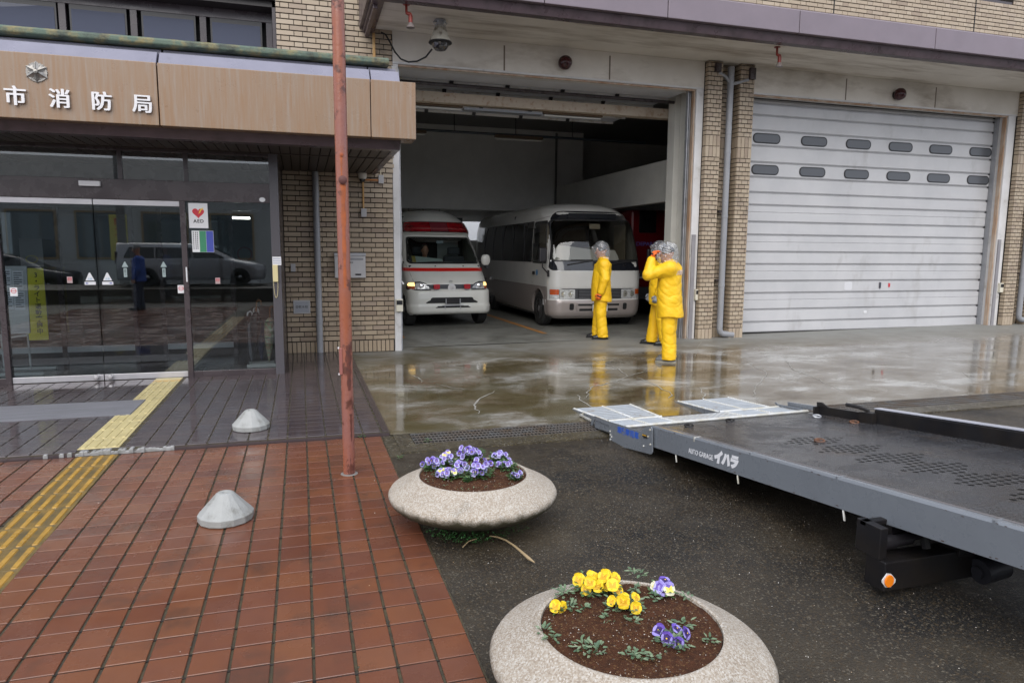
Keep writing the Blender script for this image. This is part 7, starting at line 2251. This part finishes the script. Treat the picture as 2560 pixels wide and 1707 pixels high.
def plant(pc, u, v_, z, lb, kind, nf, spread, hgt, fs_, nl, seed, grp, lm=None, cat='pansy', name='pansy_plant'):
    rnd = random.Random(seed)
    e = empty(name, (pc.x + u, pc.y + v_, z), label=lb, cat=cat, group=grp)
    b = MB()
    for k in range(nl):
        a = rnd.uniform(0, 6.283); el = rnd.uniform(.1, 1.2); r_ = rnd.uniform(0, spread * 1.5)
        c = Vector((r_ * math.cos(a), r_ * math.sin(a), rnd.uniform(0, hgt * .75)))
        leaf(b, c, Vector((math.cos(a + rnd.uniform(-.8, .8)) * math.cos(el), math.sin(a) * math.cos(el), math.sin(el) * rnd.uniform(-.2, 1))), rnd.uniform(.012, .030), rnd.uniform(.008, .015))
    b.build('foliage', lm or M_leaf, e, fix=False)
    st = MB()
    cam_d = Vector((-(pc.x + u), -(pc.y + v_), 0)).normalized()
    for k in range(nf):
        a = 6.283 * k / max(nf, 1) + rnd.uniform(-.5, .5); r_ = spread * 1.55 * (rnd.uniform(.1, 1.0) ** .7 if nf > 1 else .1)
        c = Vector((r_ * math.cos(a), r_ * math.sin(a), hgt * rnd.uniform(.45, 1.2)))
        nrm = cam_d * rnd.uniform(.4, 1.0) + Vector((math.cos(a) * .55, math.sin(a) * .35, rnd.uniform(.25, .8)))
        kd = kind if isinstance(kind, str) else rnd.choice(kind)
        flower(c, nrm, fs_ * rnd.uniform(.85, 1.15), KIND[kd], e, rnd)
        st.tube([(c.x * .4, c.y * .4, 0), c - nrm.normalized() * .006], .0014, 4)
    if nf: st.build('stem', M_leaf, e)
    return e
g1 = 'pansy plants in the round planters'
S_ = .284
def at1(px, py, z=S_): q = PZ(px, py, z); return q.x - PL1.x, q.y - PL1.y
def at2(px, py, z=S_): q = PZ(px, py, z); return q.x - PL2.x, q.y - PL2.y
def c3(x, y): return 950 + x / 3.92, 1050 + y / 3.92
for k, (x, y, lb, kd, nf, sp, h_) in enumerate((
        (520, 480, 'violet pansy clump at the far left of the planter by the drain', ('violet', 'deep', 'violet'), 7, .042, .055),
        (640, 440, 'lilac pansy clump behind the leftmost one in the planter by the drain', ('violet', 'violet', 'violet', 'pale'), 7, .045, .060),
        (680, 560, 'pale cream and lilac pansy clump at the front left of the planter by the drain', ('pale', 'violet', 'violet'), 10, .05, .05),
        (890, 370, 'dense violet pansy clump at the back of the planter by the drain', ('violet', 'deep', 'violet'), 13, .06, .06),
        (790, 490, 'small violet pansy left of the middle clump in the planter by the drain', ('violet',), 3, .025, .045),
        (970, 560, 'large violet pansy clump in the middle front of the planter by the drain', ('violet', 'violet', 'deep'), 13, .055, .075),
        (1170, 400, 'violet pansy clump at the right rear of the planter by the drain', ('violet', 'violet'), 6, .036, .055),
        (1230, 480, 'violet pansy clump on the right of the planter by the drain', ('violet',), 5, .042, .05),
        (1320, 570, 'deep violet pansy at the far right of the planter by the drain', ('deep', 'violet'), 3, .024, .03),
        (860, 600, 'single low violet pansy beside the middle clump of the planter by the drain', ('deep',), 1, .01, .02))):
    u, v_ = at1(*c3(x, y))
    plant(PL1, u, v_, S_, lb, kd, int(nf * 1.9), sp, h_, .032, 150 + nf * 18, k + 20, g1)
def c4p(x, y): return 1200 + x / 3.095, 1400 + y / 3.095
for k, (x, y, lb, kd, nf, sp, h_, nl) in enumerate((
        (850, 235, 'yellow pansy clump at the back left of the planter nearest the camera', 'yellow', 7, .050, .052, 60),
        (1000, 255, 'tall yellow pansy clump right of the back left one in the nearest planter', 'yellow', 6, .034, .062, 40),
        (1120, 380, 'yellow pansy clump with grey green leaves in the middle of the nearest planter', 'yellow', 6, .046, .048, 90),
        (1410, 265, 'violet and white pansy at the back right of the nearest planter', ('violet', 'pale', 'deep'), 5, .036, .04, 30),
        (1490, 640, 'deep violet pansy with withered leaves at the front right of the nearest planter', 'deep', 5, .038, .03, 70),
        (600, 390, 'wilted yellow pansy bud with leaves at the left of the nearest planter', 'yellow', 2, .014, .02, 12))):
    u, v_ = at2(*c4p(x, y))
    plant(PL2, u, v_, S_, lb, kd, int(nf * 1.3), sp * .95, h_, .043, int(nl * 2.0), k + 60, g1, lm=M_leafg if k in (2, 4) else M_leaf)
rnd = random.Random(4)
sd_ = [(640, 265), (690, 365), (815, 385), (860, 285), (490, 550), (565, 610), (790, 680), (890, 710), (1190, 755), (1350, 765), (1560, 505), (1780, 630), (1605, 285), (1355, 310), (1190, 110), (1240, 120), (990, 465), (1180, 490), (1210, 240)]
place_w = ['by the rim at the back left', 'left of the yellow clump', 'on bare soil left of centre', 'between the yellow clumps', 'at the left rim', 'low at the left rim', 'at the front left', 'front left, the bushier one', 'at the front centre', 'at the front right of centre', 'above the deep violet pansy', 'at the far right rim', 'at the back right rim', 'on bare soil by the violet and white pansy', 'on the rim at the very back, left one', 'on the rim at the very back, right one', 'below the middle yellow clump, left one', 'below the middle yellow clump, right one', 'behind the middle yellow clump']
for k, (x, y) in enumerate(sd_):
    u, v_ = at2(*c4p(x, y))
    big = k in (0, 1, 6, 7, 8, 10)
    plant(PL2, u, v_, S_, 'small weed seedling in the nearest planter, ' + place_w[k], 'yellow', 0, .026 if big else .013, .022, 0, 26 if big else 11, 100 + k, 'weed seedlings in the nearest planter', lm=M_leafg, cat='weed', name='weed_seedling')
b = MB()
for k in range(240):
    a = rnd.uniform(0, 6.283); r_ = .24 + .07 * rnd.random()
    if k > 120: a = rnd.gauss(1.0, .5); r_ = rnd.uniform(.05, .27)
    c = Vector((PL1.x + r_ * math.cos(a), PL1.y + r_ * math.sin(a), .286))
    leaf(b, c, Vector((rnd.uniform(-1, 1), rnd.uniform(-1, 1), rnd.uniform(.1, 1))), .012, .006)
tag(b.build('creeping_weed', M_leafg, fix=False), 'creeping grey green weed spread over the soil of the planter by the drain', 'weed', kind='stuff')
# moss and fern at the foot of the first planter
b = MB()
for k in range(420):
    t = rnd.random(); a = rnd.gauss(-2.0, .30) if k < 250 else rnd.uniform(-3.0, -.6)
    r_ = rnd.uniform(.25, .36)
    c = Vector((PL1.x + r_ * math.cos(a), PL1.y + r_ * math.sin(a), rnd.uniform(-.01, .035 if k < 250 else .008)))
    leaf(b, c, Vector((rnd.uniform(-1, 1), rnd.uniform(-1, .2), rnd.uniform(.0, 1))), rnd.uniform(.008, .018), .008)
tag(b.build('fern_tuft', mat('fresh_fern', (.035, .13, .035), .5, islands=[(0, (.02, .07, .02)), (1, (.06, .20, .05))]), fix=False), 'small bright green fern and moss at the foot of the planter by the drain', 'fern', kind='stuff')
# bits of weed in the joints
for px, py, lb in ((905, 1093, 'tiny weed in the step joint right of the red pole'), (940, 1086, 'tiny weed at the outer corner of the entrance step'), (1070, 1103, 'small weed growing through the drain grating'), (517, 1110, 'tiny weed in the step joint left of the far cone'), (1000, 1145, 'small weed on the strip between paving and asphalt')):
    q = PZ(px, py, .0)
    plant(Vector((q.x, q.y, 0)), 0, 0, -.004, lb, 'yellow', 0, .016, .03, 0, 14, int(px), 'weeds in the joints', lm=M_leaf, cat='weed', name='weed')
# dead straw on the asphalt
pts = [(1224, 1339), (1245, 1342), (1265, 1350), (1285, 1363), (1305, 1380), (1322, 1395), (1336, 1405)]
P3 = [PZ(x, y, .006) for x, y in pts]
tag(MB().tube(P3, [.003, .005, .005, .006, .007, .009, .003], 6).build('straw_leaf', mat('dry_straw', (.34, .25, .14), .6), smooth=True), 'long curved dry straw leaf on the wet asphalt in front of the pansy planter', 'leaf')
P3 = [PZ(x, y, .006) for x, y in ((1157, 1367), (1172, 1352), (1192, 1346))]
tag(MB().tube(P3, .003, 5).build('straw_leaf', bpy.data.materials['dry_straw'], smooth=True), 'short dry twig beside the fern at the foot of the pansy planter', 'leaf')
# grit on the yard and paving
b = MB()
for k in range(900):
    x, y = rnd.uniform(.65, 4.5), rnd.uniform(1.6, 5.4)
    s_ = rnd.uniform(.0012, .003)
    c = Vector((x, y, -.013))
    b.add([c + Vector((s_, 0, 0)), c + Vector((0, s_, 0)), c + Vector((-s_, 0, 0)), c + Vector((0, -s_, 0)), c + Vector((0, 0, s_))], [(0, 1, 4), (1, 2, 4), (2, 3, 4), (3, 0, 4)])
tag(b.build('loose_grit', M_peb, fix=False), 'scattered pale grit on the dark wet asphalt', 'grit', kind='stuff')
b = MB()
for k in range(70):
    x, y = rnd.uniform(-3, .6), rnd.uniform(2.3, 5.9)
    s_ = rnd.uniform(.0015, .0035); c = Vector((x, y, .0))
    b.add([c + Vector((s_, 0, 0)), c + Vector((0, s_, 0)), c + Vector((-s_, 0, 0)), c + Vector((0, -s_, 0)), c + Vector((0, 0, s_))], [(0, 1, 4), (1, 2, 4), (2, 3, 4), (3, 0, 4)])
tag(b.build('fallen_crumb', M_peb, fix=False), 'pale crumbs scattered over the red paving', 'grit', kind='stuff')

# ================================================================== ACROSS THE ROAD (seen mirrored in the glass)
tag(MB().box(-40, 30, -9.0, -5.2, -.014, .40).build('raised_car_park', M_asph), kind='structure')
ho = empty('shop_house', (-4, -16, 0), label='white rendered shop with dark windows across the road, mirrored in the entrance doors', cat='building')
b = MB(); b.box(-9, 11, -6, 0, 0, 4.6); b.build('wall', mat('off_white_wall', (.48, .50, .49), .8), ho)
for x in (-7, -4.4, -1.8, 1.0, 6.5, 9):
    f = MB().box(x - .95, x + .95, .0, .06, 1.2, 3.3).build('window_frame', mat('timber_frame', (.36, .27, .15), .6), ho)
    MB().box(x - .87, x + .87, .06, .07, 1.28, 3.22).build('pane', mat('dim_window', (.10, .13, .14), .1), f)
MB().prism([(-6.4, 4.5), (.8, 4.5), (-2.8, 5.9)], -9.6, 11.6, 'x').build('roof', mat('dark_tile_roof', (.05, .055, .06), .6), ho)
h2 = empty('dark_house', (11, -18, 0), label='dark grey building across the road right of the shop', cat='building')
MB().box(-4, 9, -6, 0, 0, 4.2).build('wall', mat('dark_grey_wall', (.10, .11, .11), .8), h2); MB().box(-2, 4, 0, .1, 2.5, 3.0).build('awning', mat('pale_awning', (.4, .42, .42), .6), h2)
def street_pole(x, y, lb):
    e = empty('utility_pole', (x, y, 0), label=lb, cat='pole')
    MB().tube([(0, 0, 0), (0, 0, 9)], [.16, .12], 14).build('shaft', mat('grey_concrete_pole', (.2, .2, .19), .8), e, smooth=True)
    MB().box(-.9, .9, -.05, .05, 8.2, 8.3).build('crossarm', M_steel, e)
    return e
street_pole(-6.3, -10.2, 'concrete utility pole across the road left of the shop windows'); street_pole(-11, -10.2, 'concrete utility pole across the road farther left')
for k, (y, z) in enumerate(((-10.2, 8.3), (-10.5, 8.0), (-9.9, 7.6))):
    tag(MB().tube([(-26 + t * 4, y, z - .35 * math.sin(t / 13 * math.pi * 3) ** 2) for t in range(14)], .022, 5).build('overhead_wire', M_black), 'overhead wire across the road, %s one' % ('upper', 'middle', 'lower')[k], 'wire')
def parked_car(x, y, z, rz, c, lb, wagon=True):
    e = empty('parked_car', (x, y, z), rz, lb, 'car')
    mt_ = mat('car_paint', c, .25, metal=.3, coat=.6)
    tabl = [(.20, .80, .1, .05, .3), (.3, .85, .03, .1, .4), (.55, .87, 0, .14, .45), (.72, .87, .05, .16, .45), (.80, .86, .28, .2, .5), (.92, .85, .95, .16, .4), (1.15, .78, 1.45, .12, .3), (1.32, .70, 1.75, .1, .25), (1.42, .60, 2.1, .1, .2), (1.45, .45, 2.4, .05, .2)]
    S = Shell(tabl, 4.7)
    S.build('body', [mt_], e, .2, 1.45, 40)
    for sg in (-1, 1):
        f = S.side(sg)
        b = MB(); patch(b, outl(1.35, 4.45, .94, 1.30, .04, .06, .55, .12), f, .008, 3, .01); o = b.build('side_window', M_dkglass, e)
        for yy in (2.35, 3.5): MB().box(sg * .82 - .03, sg * .82 + .03, yy - .03, yy + .03, .94, 1.3).build('pillar', mt_, o)
        for yy in (.85, 3.75): wheel('wheel', (sg * .80, yy, .31), .31, .19, e, sg, 5)
    b = MB(); patch(b, outl(-.70, .70, .95, 1.32, .05, .06, .12, .12), S.front, .006, 5, .01); b.build('windscreen', M_dkglass, e)
    for sg in (-1, 1): MB().box(sg * .62, sg * .80, 4.66, 4.72, .75, 1.15).build('tail_lamp', M_red, e)
    return e
parked_car(-1.2, -8.1, .40, R(90), (.30, .30, .31), 'silver grey estate car parked across the yard, mirrored in the doors')
parked_car(-1.6, -12.0, .0, R(90), (.62, .64, .65), 'white car parked farther off behind the silver one, mirrored in the doors')
parked_car(-8.2, -12.0, .0, R(90), (.03, .03, .035), 'dark car parked at the far side, mirrored at the left of the doors')
# person in blue crossing the yard (mirrored in the doors)
def blue_person():
    e = empty('person', (-4.2, -2.2, -.012), R(180), 'person in a blue jacket and dark trousers mirrored in the entrance doors', 'person')
    J = J1
    def body(X, Y, Z):
        v = ell(X, Y, Z, (.03, 0, 1.63), (.095, .076, .115))
        v = smin(v, cap(X, Y, Z, (.12, 0, 1.63), (.135, 0, 1.60), .010, .014), .012)
        v = smin(v, cap(X, Y, Z, J['neck'], J['head'], .055, .05), .03)
        v = smin(v, cap(X, Y, Z, J['chest'], J['pel'], .14, .12), .05)
        for q in 'LR':
            v = smin(v, cap(X, Y, Z, J['sh' + q], J['el' + q], .05, .04), .03); v = smin(v, cap(X, Y, Z, J['el' + q], J['wr' + q], .04, .03), .02)
            v = smin(v, cap(X, Y, Z, J['hip' + q], J['kn' + q], .08, .055), .04); v = smin(v, cap(X, Y, Z, J['kn' + q], J['an' + q], .05, .038), .02)
        return v
    sdf_obj('body', body, [-.3, -.4, .02], [.3, .4, 1.8], .016, M_skin, e)
    def jk(X, Y, Z):
        t = np.clip((Z - .78) / .6, 0, 1)
        v = (np.sqrt((X / (.17 - .02 * t)) ** 2 + (Y / (.21 - .01 * t)) ** 2) - 1) * .16
        v = np.maximum(np.maximum(v, Z - 1.38), .78 - Z)
        v = smin(v, cap(X, Y, Z, J['shL'], J['shR'], .085, .085), .06)
        for q in 'LR': v = smin(v, cap(X, Y, Z, J['sh' + q], J['el' + q], .08, .065), .04); v = smin(v, cap(X, Y, Z, J['el' + q], J['wr' + q], .065, .05), .03)
        return v + folds(X, Y, Z, .006)
    sdf_obj('jacket', jk, [-.3, -.42, .75], [.3, .42, 1.5], .016, mat('blue_jacket', (.02, .07, .32), .6), e)
    def tr(X, Y, Z):
        v = None
        for q in 'LR':
            c = smin(cap(X, Y, Z, J['hip' + q], J['kn' + q], .105, .08), cap(X, Y, Z, J['kn' + q], J['an' + q], .08, .075), .03)
            v = c if v is None else smin(v, c, .02)
        return np.maximum(v, .05 - Z)
    sdf_obj('trousers', tr, [-.3, -.35, .02], [.35, .35, 1.05], .016, M_navy, e)
    sdf_obj('hair', lambda X, Y, Z: np.maximum(ell(X, Y, Z, (.02, 0, 1.66), (.105, .085, .11)), -(Z - 1.64 + (X - .03) * .5)), [-.12, -.12, 1.5], [.17, .12, 1.8], .012, mat('grey_hair', (.2, .2, .2), .6), e)
    for q, s_ in (('L', 1), ('R', -1)):
        w_ = Vector(J['wr' + q]); hand('hand', w_ + Vector((.01, 0, -.05)), (0.1, 0, -1), (0, -s_, 0), e, M_skin, .4, 1, s_)
        MB().box(J['an' + q][0] - .08, J['an' + q][0] + .19, J['an' + q][1] - .045, J['an' + q][1] + .045, 0, .09).build('shoe', M_shoe, e, bevel=.03)
blue_person()
e = empty('banner', (-6.9, -12.4, 0), label='yellow upright banner with red Japanese lettering across the road, mirrored in the left door', cat='banner')
MB().tube([(.35, 0, 0), (.35, 0, 3.1)], .02, 6).build('mast', M_steel, e)
MB().box(-.30, .33, -.01, .01, 1.2, 3.0).build('cloth', mat('pale_yellow_cloth', (.62, .58, .16), .6), e)
text('lettering', '売\nっ\nて\nま\nす', .30, Matrix.Translation((0, .012, 2.1)) @ Matrix.Rotation(R(90), 4, 'X'), mat('red_letter', (.5, .03, .04), .5), e, .002, .006)
